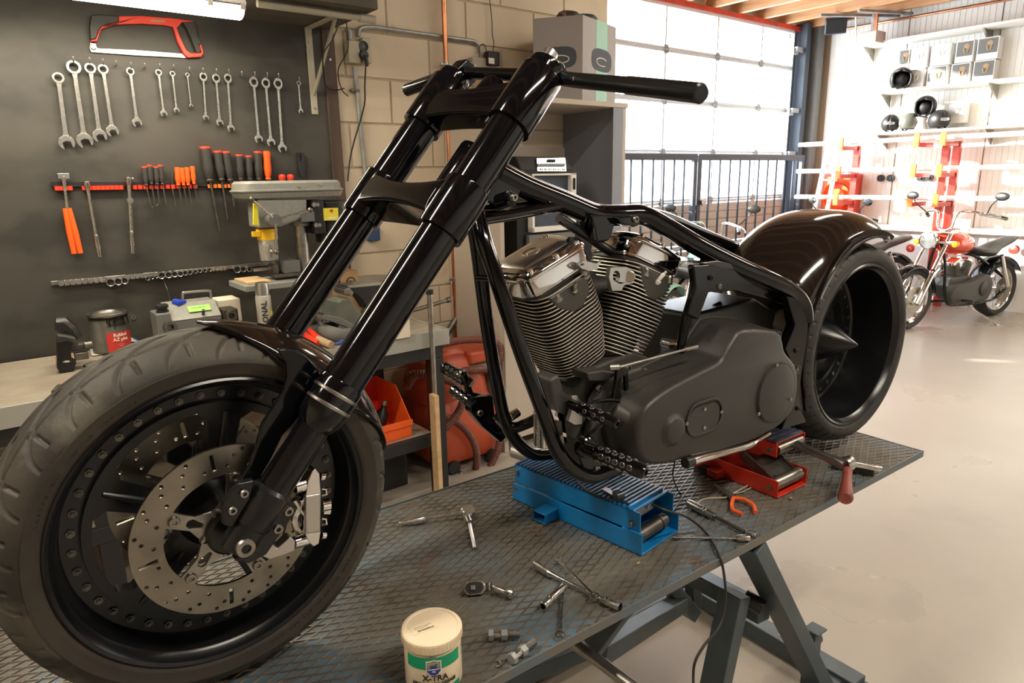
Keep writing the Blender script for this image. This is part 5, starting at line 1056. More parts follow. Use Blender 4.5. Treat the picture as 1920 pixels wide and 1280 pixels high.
MB().ball(c, .0085, 12).cyl(c-V((0, 0, .01)), c+V((0, 0, .01)), .004, n=8).build('swivel', M_steel, fd); MB().lathe([(.004, 0), (.0085, 0), (.0085, (d-c).length)], c, d-c, 18).build('socket', M_chromed, fd)
dsk = thing('deep_socket', 'hollow chrome deep socket lying on the plate, dark opening facing the tub', 'socket', T(1035, 1120)); a, b = T(1018, 1137, .0105), T(1055, 1100, .0105)
ds = MB(); L = (b-a).length; ds.lathe([(.0065, L*.8), (.0065, 0), (.0095, 0), (.0104, .002), (.0104, L*.3), (.0098, L*.32), (.0098, L*.36), (.0104, L*.38), (.0104, L-.002), (.0095, L), (.001, L)], a, b-a, 22); ds.build('sleeve', M_chromed, dsk)
MB().cyl(a.lerp(b, .1), a.lerp(b, .6), .0064, n=6).build('bore_shade', M_dark, dsk)  # near-black plug gives the hollow its shade by colour
def bolt(a, b, lab, r=.0075):
    a, b = T(*a, r*1.35), T(*b, r*1.35); L = (b-a).length; d = (b-a).normalized(); t = thing('bolt', lab, 'bolt', a, 'bolts lying by the grease tub')
    MB().cyl(a, a+d*L*.16, r*1.5, n=6).build('head', M_galv, t, bev=.001); MB().cyl(a+d*L*.17, a+d*L*.75, r*.85, n=14).build('shank', M_chromed, t); MB().cyl(a+d*L*.4, a+d*L*.6, r*1.45, n=6).build('nut', M_galv, t, bev=.001)
    MB().tube([a+d*(L*.62+L*.38*k/12) for k in range(13)], [r*.85 if k % 2 else r*.98 for k in range(13)], 12).build('thread', M_dullsteel, t, sm=0)
bolt((916, 1190), (975, 1189), 'bolt with nut lying flat beside the grease tub, thread to the right'); bolt((958, 1236), (1002, 1203), 'bolt with nut nearest the table edge, pointing up to the right')
MB().tube(sp([T(935, 1238, .002), T(940, 1246, .002), T(930, 1250, .003)], 4), .002, 6).build('thread_insert', M_dullsteel, label='tiny coiled scrap beside the lower bolt', cat='scrap')
# grease tub
q = BZ(812, 1283, zt); R = .052; H = .105
tz = BY(812, 1180, q.y).z; 
tb = thing('grease_tub', 'cream grease tub with green label standing at the bottom edge of the picture', 'tub', q)
tt = BZ(809, 1172, zt+H); q = V((tt.x, tt.y, zt)); Rl = (BZ(866, 1170, zt+H)-BZ(753, 1170, zt+H)).length/2; R = Rl*.955
MB().lathe([(R*.95, 0), (R, .004), (R*.985, H-.024)], q, (0, 0, 1), 48, caps=True).build('body', M_tub, tb)
MB().lathe([(R, H-.022), (Rl-.001, H-.021), (Rl, H-.018), (Rl, H-.002), (Rl-.002, H), (Rl-.007, H), (Rl-.008, H-.0015), (.001, H-.0015)], q, (0, 0, 1), 64).build('lid', M_tub, tb)
lr = MB()
for k in range(110): a = 2*PI*k/110; lr.box((0, 0, 0), (.0012, .0012, .013), Matrix.Translation(q+V((math.cos(a)*(Rl+.0001), math.sin(a)*(Rl+.0001), H-.0105))) @ Matrix.Rotation(a, 4, 'Z'))
lr.build('lid_ribs', M_tub, tb, sm=0, kind='stuff')
toc = (V((0, 0, 0))-V((q.x, q.y, 0))).normalized(); tang = toc.cross(V((0, 0, 1)))*-1
Mq = frame(q, tang, y=(0, 0, 1))
rt_ = Matrix.Rotation(rad(3), 4, 'Y')
zb2 = (H-.03)
RL = R+.0006
def band(z0, z1, a0, a1, r, m, nm): return MB(Mq).lathe([(r, 0), (r, z1-z0)], (0, z0, 0), (0, 1, 0), 48, u=(0, 0, 1), a0=a0, a1=a1).build(nm, m, tb)
band(.0555, .0785, -1.0, 1.02, RL, M_inkg, 'green_band'); band(.004, .016, -1.0, 1.0, RL, M_inkg, 'green_band')
def shield(s, z0, m, nm, r):
    P = [(-.0115, .012), (-.0115, -.006), (-.006, -.012), (0, -.0135), (.006, -.012), (.0115, -.006), (.0115, .012), (.006, .0125), (0, .0145), (-.006, .0125)]
    v = [(math.sin(x*s/r)*r, z0+y*s, math.cos(x*s/r)*r) for x, y in P]
    return MB(Mq).prism([V(p) for p in v], (0, 0, .0004)).build(nm, m, tb, sm=0)
Mq = Mq @ Matrix.Translation((0, .0065, 0))
shield(1.15, .052, M_inkw, 'shield_border', RL+.0004); shield(1.0, .052, M_inkb, 'shield', RL+.0009); 
MB(Mq).prism([V((math.sin(x/RL)*RL, y, math.cos(x/RL)*(RL+.0016))) for x, y in ((-.0105, .0535), (.0105, .0535), (.0105, .0635), (.006, .064), (0, .0655), (-.006, .064), (-.0105, .0635))], (0, 0, .0004)).build('shield_top', M_yel2 if False else M_skinp, tb, sm=0)
MB(Mq).prism([V((math.sin(x/RL)*RL, y, math.cos(x/RL)*(RL+.002))) for x, y in ((-.009, .057), (-.005, .0605), (-.001, .0585), (.003, .061), (.009, .057))], (0, 0, .0004)).build('mountain_mark', M_inkg, tb, sm=0)
text('OIL PRODUCTS', .0029, Mq @ Matrix.Translation((0, .0505, .0006)), tb, M_inkw, wrap=RL+.001, bold=True); text('INC.', .003, Mq @ Matrix.Translation((0, .046, .0006)), tb, M_inkw, wrap=RL+.001, bold=True)
text('X-TRA', .0155, Mq @ Matrix.Translation((.002, .0315, 0)), tb, M_ink, wrap=RL+.0006, bold=True, th=.0008); text('HEAVY DUTY GREASE', .0087, Mq @ Matrix.Translation((0, .0195, 0)), tb, M_ink, wrap=RL+.0006, bold=True, th=.0008, sx=.95)
text('FORMULA', .0026, Mq @ Matrix.Translation((0, .0745, 0)), tb, M_ink, wrap=RL+.0004); text('---- --- ------  ------- ----', .003, Mq @ Matrix.Translation((0, .0035, .0)), tb, M_inkw, wrap=RL+.0008)
for k in range(7): text('--- -- ---', .0022, Mq @ Matrix.Rotation(1.22, 4, 'Y') @ Matrix.Translation((0, .07-.0035*k, 0)), tb, M_inkg, name='fine_print', wrap=RL)
Ml = Matrix.Translation(q+V((-.008, .004, H-.0012))) @ Matrix.Rotation(math.atan2(tang.y, tang.x)+.35, 4, 'Z')
MB(Ml).bx((-.028, -.012, 0), (.02, .014, .0004)).build('price_sticker', M_tub, tb, sm=0)
bc_ = MB(Ml); x = -.018
while x < .012: wdt = random.choice([.0004, .0008, .0012]); bc_.bx((x, -.008, .0004), (x+wdt, -.004, .0007)); x += wdt+.0007
bc_.build('barcode', M_ink, tb, sm=0, kind='stuff'); MB(Ml).bx((-.022, .004, .0004), (.01, .0046, .0007)).bx((-.022, .0, .0004), (.004, .0006, .0007)).build('sticker_lines', M_trimw, tb, sm=0)
# pliers, wires, long drivers
pl_ = thing('long_nose_pliers', 'long-nose pliers with red-orange grips lying beside the red jack', 'pliers', T(1375, 935))
a, b = T(1340, 908, .008), T(1375, 933, .01); MB().tube([a, a.lerp(b, .6), b], [.0025, .0055, .009], 8).tube([a+V((.004, .002, 0)), a.lerp(b, .6)+V((.006, .003, 0)), b+V((.004, .002, 0))], [.002, .0045, .009], 8).build('jaws', M_dullsteel, pl_)
MB().tube(sp([b, T(1372, 945, .01), T(1375, 956, .01), T(1392, 963, .01)], 5), .0052, 10).build('grip', M_orange, pl_); MB().tube(sp([b, T(1395, 936, .01), T(1412, 946, .01), T(1416, 960, .01)], 5), .0052, 10).build('grip', M_orange, pl_)
MB().tube(sp([T(1300, 950, .003), T(1318, 936, .004), T(1340, 933, .004), T(1362, 932, .004), T(1380, 922, .004), T(1405, 908, .004)], 6), .0022, 6).tube(sp([T(1378, 924, .004), T(1392, 922, .004), T(1408, 914, .004)], 5), .0015, 6).build('grey_wire', M_beige, label='grey electrical wire with stripped ends under the pliers', cat='wire')
MB().tube(sp([BY(1265, 866, 1.0), BY(1262, 895, 1.02), T(1275, 925, .004), T(1292, 945, .004)], 8), .0018, 6).build('thin_cable', M_blk2, label='thin black cable dropping from the primary cover to the table', cat='cable')
tq = thing('nut_driver', 'long dark-handled chrome driver lying toward the table edge', 'screwdriver', T(1350, 975)); a, b, c = T(1290, 942, .011), T(1340, 968, .01), T(1396, 997, .006)
MB().tube([a, a.lerp(b, .1), a.lerp(b, .6), b], [.009, .0115, .011, .009], 14).build('handle', M_steel, tq); MB().tube([a.lerp(b, .55), a.lerp(b, .6)], .0125, 14).tube([a.lerp(b, .65), a.lerp(b, .7)], .0125, 14).build('ring', M_chromed, tq); MB().cyl(b, c, .0055, n=6).build('shaft', M_dullsteel, tq)
ex = thing('extension_bar', 'thin chrome extension bar with socket lying behind the blue jack', 'extension bar', T(1340, 1008)); a, b, c = T(1262, 1007, .006), T(1380, 1009, .006), T(1405, 1008, .008)
MB().cyl(a, b, .0035, n=10).build('bar', M_chromed, ex); MB().tube([b, b.lerp(c, .2), c], [.005, .0085, .0085], 14).build('socket', M_chromed, ex)
a, b = T(1402, 998, .006), T(1418, 1003, .006); MB().cyl(a, b, .0075, n=14).build('small_socket', M_chromed, label='small chrome socket at the table edge beside the extension bar', cat='socket', bev=.001)
MB().bar(BZ(1560, 868, zt+.014), BZ(1640, 885, zt+.014), .02, .025).build('black_bar', M_blk, label='black bar lying behind the red crank handle', cat='bar', bev=.003)
MB().cyl(BZ(962, 845, TZ+.07), BZ(1020, 865, TZ+.06), .02, n=18).build('roller_tube', M_alu, label='pale metal tube lying behind the blue jack under the frame', cat='tube', bev=.002)
for x, y in ((1197, 1055), (1483, 933)): p = T(x, y, .003); MB().ball(p, .004, 6, (1.8, .8, .6)).build('debris_chip', M_skinp, label='tiny pale chip on the plate %s' % ('in front of the blue jack' if x < 1300 else 'right of the red jack'), cat='debris')
# ================================================================ THE CHOPPER
bk = thing('chopper_motorcycle', 'black custom chopper without tank or seat, fat rear tyre, standing on the lift table', 'motorcycle', (1.1, 1.17, TZ))
# --- steering frame: fork axis a, forward n, lateral yy (to the far side)
fa = V((.643, 0, .766)); fn = V((-.763, -.084, .641)); fy = V((-.064, .996, .054)); FA = V((.678, 1.171, 1.65)); WC = V((.200, 1.169, 1.106))
def LG(s, t, on=.024, sp__=.145): return FA+fy*(s*sp__)+fn*on+fa*t
def proj(P):
    q = P-CC; z = q.dot(AX_B[2]); return 960+FPX*q.dot(AX_B[0])/z, 640-FPX*q.dot(AX_B[1])/z
def TP(s, y):
    lo, hi = -1.2, .6
    for _ in range(40):
        m = (lo+hi)/2
        if proj(LG(s, m))[1] > y: lo = m
        else: hi = m
    return lo
def FP(x, y, off=0, s=-1):
    """point on the plane through a fork leg, square to the axle, off metres towards the far side"""
    d = ray(x, y, AX_B); o = LG(s, 0)+fy*off; return CC+d*((o-CC).dot(fy)/d.dot(fy))
def WPt(x, y, lat):
    d = ray(x, y, AX_B); o = WC-fy*lat; return CC+d*((o-CC).dot(fy)/d.dot(fy))
def leg(s):
    T_ = lambda y: TP(-1, y)
    L = lambda t, r: (r, t)
    f = MB().lathe([(.035, T_(735)), (.035, T_(130))], LG(s, 0), fa, 40).build('fork_tube', M_gloss, bk)
    MB().lathe([(.001, T_(128)+.012), (.026, T_(128)+.012), (.033, T_(128)+.006), (.034, T_(128)), (.034, T_(150))], LG(s, 0), fa, 40).build('tube_cap', M_gloss, f)
    MB().lathe([(.0415, T_(236)), (.042, T_(236)+.002), (.042, T_(140)-.004), (.0395, T_(140)), (.035, T_(140))], LG(s, 0), fa, 40).lathe([(.035, T_(236)), (.0415, T_(236))], LG(s, 0), fa, 40).build('upper_clamp_sleeve', M_gloss, bk)
    MB().lathe([(.035, T_(437)), (.0415, T_(437)), (.042, T_(437)+.002), (.042, T_(352)-.002), (.0415, T_(352)), (.035, T_(352))], LG(s, 0), fa, 40).build('lower_clamp_sleeve', M_gloss, bk)
    c = MB().lathe([(.027, T_(802)), (.032, T_(795)), (.037, T_(782)), (.0385, T_(770)), (.0385, T_(722)), (.036, T_(716)), (.035, T_(716))], LG(s, 0), fa, 40).build('seal_collar', M_gloss, bk)
    for y in (737, 758): MB().lathe([(.0386, T_(y)-.003), (.0394, T_(y)-.002), (.0394, T_(y)+.002), (.0386, T_(y)+.003)], LG(s, 0), fa, 40).build('steel_ring', M_steel, c)
    MB().lathe([(.0275, T_(925)), (.0275, T_(790))], LG(s, 0), fa, 36).build('slider_tube', M_gloss, bk)
    MB().lathe([(.001, T_(1030)), (.026, T_(1030)), (.0275, T_(1022)), (.0275, T_(985)), (.031, T_(980)), (.0335, T_(930)), (.0335, T_(920)), (.028, T_(914))], LG(s, 0), fa, 36).build('axle_casting', M_satin, bk)
leg(-1); leg(1)
def FPoly(pts, off, th, name, m, par=None, bev=.003, holes=(), fnc=FP):
    return MB().prism([fnc(x, y, off) for x, y in pts], fy*th, [[fnc(x, y, off) for x, y in h] for h in holes]).build(name, m, par or bk, bev=bev)
# axle casting plates of the near leg, bolts, axle
FPoly([(478,900),(449,906),(420,942),(419,985),(436,990),(470,935)], -.012, .014, 'bolt_flange', M_satin)
FPoly([(545,935),(560,952),(538,985),(500,1040),(467,1057),(440,1052),(470,1020)], -.014, .02, 'caliper_flange', M_satin)
def hexbolt(p, r, par, ax=None, m=None):
    ax = ax or -fy; q = MB().lathe([(.001, .0), (r*.45, .0), (r*.5, r*.5), (r*.9, r*.5), (r, r*.35), (r, -.004)], p, ax, 18).build('bolt', m or M_steel, par); MB().cyl(p-ax*.001, p+ax*.0012, r*.42, n=6).build('hex_recess', M_dark, q)
for x, y, r in ((458,925,.0065),(436,957,.0065),(541,958,.0078),(521,991,.0078)): hexbolt(FP(x, y, -.014), r, bk)
hexbolt(FP(459, 1025, -.022), .0155, bk)
MB().cyl(WC-fy*.16, WC+fy*.16, .0125, n=20).build('front_axle', M_steel, bk)
# far leg gets its casting plates by mirroring
def MIR(p): d = (p-WC).dot(fy); return p-fy*(2*d)
MB().prism([MIR(FP(x, y, -.01)) for x, y in ((545,935),(560,952),(538,985),(500,1040),(467,1057),(440,1052),(470,1020))], fy*-.016).build('caliper_flange', M_satin, bk, bev=.003)
# caliper
cal = MB().prism([FP(x, y, .0) for x, y in ((586,881),(592,878),(600,888),(603,925),(602,1000),(599,1020),(588,1026),(580,1018),(573,1003),(570,960),(573,930),(577,903))], fy*.085).build('front_caliper', M_chrome, bk, bev=.006)
MB().prism([FP(x, y, .0-.004) for x, y in ((573,930),(602,925),(602,998),(573,1002))], fy*.012).build('caliper_face', M_alu, cal, bev=.003)
for y in (922, 978): MB().tube([FP(603, y-6, .01), FP(611, y-5, .01), FP(612, y+4, .01), FP(603, y+6, .01)], .0022, 6).build('bleed_loop', M_chrome, cal)
MB().cyl(FP(602, 948, .012), FP(617, 945, .012), .011, n=14).cyl(FP(605, 958, .012), FP(618, 958, .012), .007, n=6).build('banjo_fitting', M_chrome, cal, bev=.001)
for x, y in ((602, 893), (604, 1003)): MB().cyl(FP(x-2, y, .008), FP(x+6, y, .008), .007, n=12).build('banjo_fitting', M_chrome, cal, bev=.001)
MB().tube(sp([FP(553,935,.02), FP(560,950,.02), FP(552,970,.02), FP(556,990,.02), FP(572,1010,.02)], 5), .006, 8).build('pad_carrier_edge', M_chrome, cal)
MB().cyl(FP(552,914,.012), FP(577,906,.012), .011, n=18).build('upper_spacer', M_chrome, cal, bev=.001); MB().cyl(FP(551,1017,.012), FP(578,1010,.012), .0105, n=18).build('lower_spacer', M_chrome, cal, bev=.001)
FPoly([(482,1030),(500,1013),(511,1008),(514,1022),(520,1028),(545,1006),(554,1014),(553,1032),(533,1041),(505,1049),(488,1041)], -.004, .02, 'caliper_bracket', M_alu, cal, bev=.002)
# far caliper, seen through the spokes
MB().prism([WPt(x, y, -.085) for x, y in ((310,845),(350,825),(365,838),(362,860),(340,880),(312,868))], fy*.05).build('far_caliper', M_blk, bk, bev=.005)
# --- front wheel: everything lathed about the axle
def wf(o, ax=fy): return o
def rot_pts(r, ang, lat): return WC-fy*lat+(XD*math.cos(ang)+UD*math.sin(ang))*r
XD = (V((1, 0, 0))-fy*fy.x).normalized(); UD = XD.cross(fy)*1.0
if UD.z < 0: UD = -UD
def torus_tyre(name, c, ax, xd, ud, prof, nu, m, par, groove=None):
    R = []
    for i in range(nu):
        a = 2*PI*i/nu; e = xd*math.cos(a)+ud*math.sin(a); ring = []
        for k, (r, l) in enumerate(prof):
            d = groove(a, k, r, l) if groove else 0
            ring.append(c+e*(r-d)+ax*l)
        R.append(ring)
    mb = MB(); mb.rings(R, closed=False, caps=False, loop=True); return mb.build(name, m, par, sm=50)
def dense(P, n):
    out = []
    for (a, b), (c, d) in zip(P[:-1], P[1:]):
        for i in range(n): out.append((lin(a, c, i/n), lin(b, d, i/n)))
    return out+[P[-1]]
def smoothprof(P, n): return [(p.x, p.y) for p in sp([(r, l, 0) for r, l in P], n)]
side = [(.246, -.057), (.252, -.062), (.2585, -.0665), (.2595, -.0665), (.268, -.0695), (.274, -.0705)]
tread_h = [(.274, -.0705), (.284, -.0675), (.295, -.0605), (.3045, -.0495), (.3125, -.036), (.3175, -.019), (.319, 0)]
th = smoothprof(tread_h, 9); full = th+[(r, -l) for r, l in th[::-1][1:]]
NS = 25
def GR(x): x = x/1.9; return (1-x*x)**2*1.0 if x < 1 else 0
def g_front(a, k, r, l):
    if r < .272: return 0
    s = min(1, max(0, (r-.274)/(.319-.274)))            # 0 shoulder .. 1 crown by radius
    L = max(0, 1-abs(l)/.0705)                                  # 0 shoulder .. 1 crown across
    sg = 1 if l <= 0 else -1; w_ = .0027/.30
    per = 2*PI/NS; d = 0
    aa = a if l <= 0 else a+per*.5
    off = -.30*L**1.7; sl = .51*L**.7*.3/.0705
    ph = ((aa-off) % per); ph = min(ph, per-ph)/math.sqrt(1+sl*sl)
    if L > .05: d = max(d, GR(ph/w_))
    ph = ((aa-per*.5) % per); ph = min(ph, per-ph)
    if .14 < L < .44: d = max(d, GR(ph/w_))
    ph2 = (aa-off) % per
    d = max(d, .8*GR(abs(L-.62+.08*(ph2/per))/.03))
    return d*.0055
XF, UF = XD, UD
torus_tyre('front_tyre', WC, fy, XF, UF, full, 1080, M_rubber, bk, g_front)
tyr = [c for c in COL.objects if c.name == 'front_tyre'][0]
for s_ in (1, -1): MB().lathe([(r, l*s_) for r, l in side]+[(.2755, -.0712*s_), (.277, -.0712*s_), (.2775, -.066*s_), (.27, -.06*s_)], WC, fy, 128, u=XF).build('sidewall', M_side, tyr, sm=50)
tyr = [c for c in CHILD(tyr)][0]
# raised sidewall lettering-like blocks around the bead
def ringtext(s, rr, lat, a0, size, parent, m, c=WC, ax=fy, xd=XF, ud=UF, th=.0012):
    for k, ch in enumerate(s):
        if ch == ' ': continue
        a = a0-k*size*.82/rr; e = xd*math.cos(a)+ud*math.sin(a); tg = xd*math.sin(a)-ud*math.cos(a)
        M = frame(c+e*rr-ax*lat, tg, y=e); yield ch, M
def place_ring(s, rr, lat, a0, size, parent, m, nm='sidewall_lettering', **kw):
    mb = MB()
    for ch, M in ringtext(s, rr, lat, a0, size, parent, m, **kw):
        g = GL(ch); mb.add([(x*size, y*size, z*.0014) for x, y, z in g[0]], g[1], M)
    return mb.build(nm, m, parent, sm=0, kind='stuff')
_gl = {}
def GL(ch):
    if ch not in _gl:
        c = bpy.data.curves.new('t', 'FONT'); c.body = ch; c.size = 1; c.extrude = .5; c.align_x = 'CENTER'; c.align_y = 'CENTER'; c.resolution_u = 1
        o = bpy.data.objects.new('t', c); COL.objects.link(o); me = bpy.data.meshes.new_from_object(o.evaluated_get(bpy.context.evaluated_depsgraph_get()))
        _gl[ch] = ([tuple(v.co) for v in me.vertices], [tuple(p.vertices) for p in me.polygons]); bpy.data.objects.remove(o); bpy.data.meshes.remove(me)
    return _gl[ch]
place_ring('120/70 R21 RADIAL TUBELESS', .2645, .0685, rad(160), .011, tyr, M_rubber2)
place_ring('MAX LOAD 236 KG AT 290 KPA COLD', .2645, .0685, rad(330), .009, tyr, M_rubber2)
place_ring('RADIAL TUBELESS 120/70 R21', .2645, .0685, rad(75), .010, tyr, M_rubber2)
wh = thing('x', 'x', 'x', (0, 0, 0)) if False else None
def lat(P): return [(r, l) for r, l in P]
rim = MB().lathe([(.246, -.054), (.2505, -.0595), (.2515, -.064), (.248, -.0665), (.243, -.063), (.238, -.05), (.2335, -.046), (.229, -.03), (.226, -.008), (.2235, -.004), (.196, -.003), (.194, .0), (.196, .004), (.224, .006), (.229, .02), (.2335, .046), (.24, .055), (.248, .0665), (.2515, .064), (.2505, .0595), (.246, .054)], WC, fy, 128, u=XF).build('front_rim', M_satin, bk, sm=30)
for k in range(40):
    a = 2*PI*k/40; p = WC+(XF*math.cos(a)+UF*math.sin(a))*.209-fy*.004
    if k == 0: b0_ = MB().cyl(p+fy*.002, p-fy*.003, .0068, n=6).cyl(p, p-fy*.007, .0036, n=8).build('rim_bolt', M_dullsteel, rim); me0 = b0_
    else: MB().cyl(p+fy*.002, p-fy*.003, .0068, n=6).cyl(p, p-fy*.007, .0036, n=8).build('rim_bolt', M_dullsteel, rim)
def sector_hole(r0, r1, a0, a1, rc=.012, n=8):
    """rounded window between two radii and angles, as 2-D points"""
    P = []
    for i in range(n+1): a = lin(a0+rc/r1, a1-rc/r1, i/n); P.append((r1*math.cos(a), r1*math.sin(a)))
    P.append(((r1-rc)*math.cos(a1), (r1-rc)*math.sin(a1))); P.append(((r0+rc*2)*math.cos(a1-.05), (r0+rc*2)*math.sin(a1-.05)))
    m = (a0+a1)/2
    for i in range(5): a = lin(a1-.22, a0+.22, i/4); P.append((r0*math.cos(a), r0*math.sin(a)))
    P.append(((r0+rc*2)*math.cos(a0+.05), (r0+rc*2)*math.sin(a0+.05))); P.append(((r1-rc)*math.cos(a0), (r1-rc)*math.sin(a0)))
    return P
Mw = frame(WC, XF, y=UF)      # z = XF x UF
sgz = 1 if Mw.to_3x3().col[2].dot(fy) > 0 else -1
spk = MB().pl(circ(0, 0, .1965, 96), .026, Mw @ Matrix.Translation((0, 0, -.013)), [sector_hole(.07, .182, rad(c-27), rad(c+27), .016) for c in (115, 187, 259, 331, 43)]).build('spoke_disc', M_satin, bk, bev=.002, seg=1)
for c in (151, 223, 295, 7, 79):
    a = rad(c); e = XF*math.cos(a)+UF*math.sin(a); MB().tube([WC+e*.08-fy*.013, WC+e*.12-fy*.0145, WC+e*.18-fy*.013], [.004, .008, .004], 10).build('spoke_rib', M_satin, spk)
MB().lathe([(.012, -.1), (.034, -.1), (.038, -.096), (.04, -.07), (.05, -.03), (.06, -.013), (.06, .013), (.05, .03), (.04, .07), (.038, .096), (.034, .1), (.012, .1)], WC, fy, 40, u=XF).build('hub', M_satin, bk)
def rotor(lat_, nm):
    M = frame(WC-fy*lat_, XF, y=UF) @ Matrix.Translation((0, 0, -.0025)); holes = []
    inner = [( .098*math.cos(2*PI*i/60), .098*math.sin(2*PI*i/60)) for i in range(60)]
    rr_ = rad(0)
    for g in range(20):
        a = 2*PI*g/20+.07
        for j, r in enumerate((.139, .129, .112)):
            holes.append(circ(r*math.cos(a+j*.085), r*math.sin(a+j*.085), .0034, 9))
    slots = []
    for sa in (96, 187, 266, 3, 50):
        a = rad(sa)+.0; c, s = math.cos(a), math.sin(a); w_ = .0034
        slots.append([(c*r-s*w_*q, s*r+c*w_*q) for r, q in ((.108, -1), (.109, -.4), (.109, .4), (.108, 1), (.136, 1), (.1375, .4), (.1375, -.4), (.136, -1))])
    def near(h):
        x = sum(p[0] for p in h)/len(h); y = sum(p[1] for p in h)/len(h)
        for sa in (96, 187, 266, 3, 50):
            dd = (math.degrees(math.atan2(y, x))-sa+180) % 360-180
            if abs(dd) < 4.2: return True
        return False
    holes = [h for h in holes if not near(h)]
    d = MB().pl(circ(0, 0, .146, 120), .005, M, [inner]+holes+slots).build(nm, M_disc, bk, sm=25)
    # spider with five two-legged arms ending in rivet eyes
    P = []
    for k in range(5):
        c = rad(187-36+72*k)
        for da, r in ((-18, .05), (-12.5, .075), (-9.5, .092), (-8, .0985), (8, .0985), (9.5, .092), (12.5, .075), (18, .05)):
            P.append((r*math.cos(c+rad(da)), r*math.sin(c+rad(da))))
    P = []
    for k in range(10):
        c = rad(151+36*k); 
        if k % 2 == 0: L_ = ((-11, .062), (-8.5, .082), (-8, .0985), (8, .0985), (8.5, .082), (11, .062))
        else: L_ = ((-6, .046), (6, .046))
        for da, r in L_: P.append((r*math.cos(c+rad(da)), r*math.sin(c+rad(da))))
    hs_ = [circ(0, 0, .027, 24)]+[[((.052+dr)*math.cos(rad(151+72*k+da)), (.052+dr)*math.sin(rad(151+72*k+da))) for dr, da in ((-.008, -4), (.012, -7), (.018, -3), (.018, 3), (.012, 7), (-.008, 4))] for k in range(5)]
    s_ = MB().pl(P, .0055, M @ Matrix.Translation((0, 0, -.0003)), hs_).build('rotor_carrier', M_steel, d, bev=.0012, seg=1)
    for k in range(5):
        for dd, rr2, R_ in ((0, .0905, .0088), (36, .0395, .0075)):
            a = rad(151+72*k+dd); p = WC-fy*(lat_+.004)+(XF*math.cos(a)+UF*math.sin(a))*rr2
            MB().lathe([(.001, .001), (R_*.45, .001), (R_*.5, .004), (R_*.85, .004), (R_, .002), (R_, -.004)], p, -fy*(1 if lat_ > 0 else -1), 16).build('rivet' if dd == 0 else 'carrier_bolt', M_steel, s_ if False else d)
    return d
rotor(.082, 'front_rotor'); rotor(-.082, 'front_rotor')
# front fender: arched strip about the axle, tapering to points
R = []
for i in range(61):
    f = i/60; a = rad(lin(88.5, 3, f)); e = XF*math.cos(a)+UF*math.sin(a)
    wdt = .082*min(1, (f/.30))**.62*min(1, ((1-f)/.35))**.6+.001; lift = .3275+.003*(1-min(1, f/.15))
    ring = []
    for j in range(17):
        q = -1+2*j/16; ring.append(WC+e*(lift-.05*abs(q)**2.4*(wdt/.082)**2.2)+fy*(wdt*q))
    R.append(ring)
fd_ = MB().rings(R, closed=False, caps=False).build('front_fender', M_gloss2, bk, sol=.004, sm=60)
MB().tube([R[i][0] for i in range(2, 60)], .0035, 8).build('fender_edge_bead', M_gloss, fd_)
R2 = [R[i][8]+(XF*math.cos(rad(lin(88.5, 3, i/60)))+UF*math.sin(rad(lin(88.5, 3, i/60))))*.001 for i in range(12, 56)]
MB().tube(R2, .003, 8).build('fender_ridge', M_gloss, fd_)
stay = MB().prism([FP(x, y, .032) for x, y in ((520,655),(536,680),(539,706),(534,730),(515,760),(492,794),(480,838),(468,872),(449,905),(476,906),(490,893),(507,866),(531,817),(552,795),(573,770),(600,735),(606,712),(596,690),(575,668),(548,652))], fy*.01).build('fender_stay', M_gloss, bk, bev=.004)
MB().prism([MIR(FP(x, y, .032)) for x, y in ((520,655),(536,680),(539,706),(534,730),(515,760),(492,794),(480,838),(468,872),(449,905),(476,906),(490,893),(507,866),(531,817),(552,795),(573,770),(600,735),(606,712),(596,690),(575,668),(548,652))], fy*-.01).build('fender_stay', M_gloss, bk, bev=.004)
# --- triple clamps between the legs
def clampbody(t0, t1, n0, n1, dip, name, dipn=0):
    """bridge between the two sleeves: rings marching along fy"""
    R = []
    for i in range(21):
        q = -1+2*i/20; k = 1-abs(q)**2; c = FA+fy*(.125*q)
        tt0, tt1 = t0+dip*k*.55, t1-dip*k; m0, m1 = n0-dipn*k, n1+dipn*k*.3
        P = [(m0, tt0), (m1, tt0), (m1+.004, lin(tt0, tt1, .3)), (m1+.004, lin(tt0, tt1, .7)), (m1, tt1), (m0, tt1), (m0-.004, lin(tt0, tt1, .7)), (m0-.004, lin(tt0, tt1, .3))]
        R.append([c+fn*p+fa*t for p, t in P])
    return MB().rings(R).build(name, M_gloss, bk, bev=.006, sm=50)
t1, t0 = TP(-1, 165), TP(-1, 236); clampbody(t0+.006, t1, .0, .05, .012, 'upper_triple_clamp')
t1, t0 = TP(-1, 358), TP(-1, 432); clampbody(t0+.012, t1, -.01, .06, .018, 'lower_triple_clamp', .01)
MB().lathe([(.001, TP(-1, 160)+.03), (.018, TP(-1, 160)+.03), (.024, TP(-1, 160)+.02), (.028, TP(-1, 160)-.02)], FA-fn*.0+fn*.015, fa, 24).build('stem_nut', M_gloss, bk)
MB().lathe([(.001, TP(-1, 245)), (.034, TP(-1, 245)), (.036, TP(-1, 250)), (.036, TP(-1, 345)), (.034, TP(-1, 350)), (.001, TP(-1, 350))], FA-fn*.035, fa, 32).build('steering_head', M_gloss, bk)
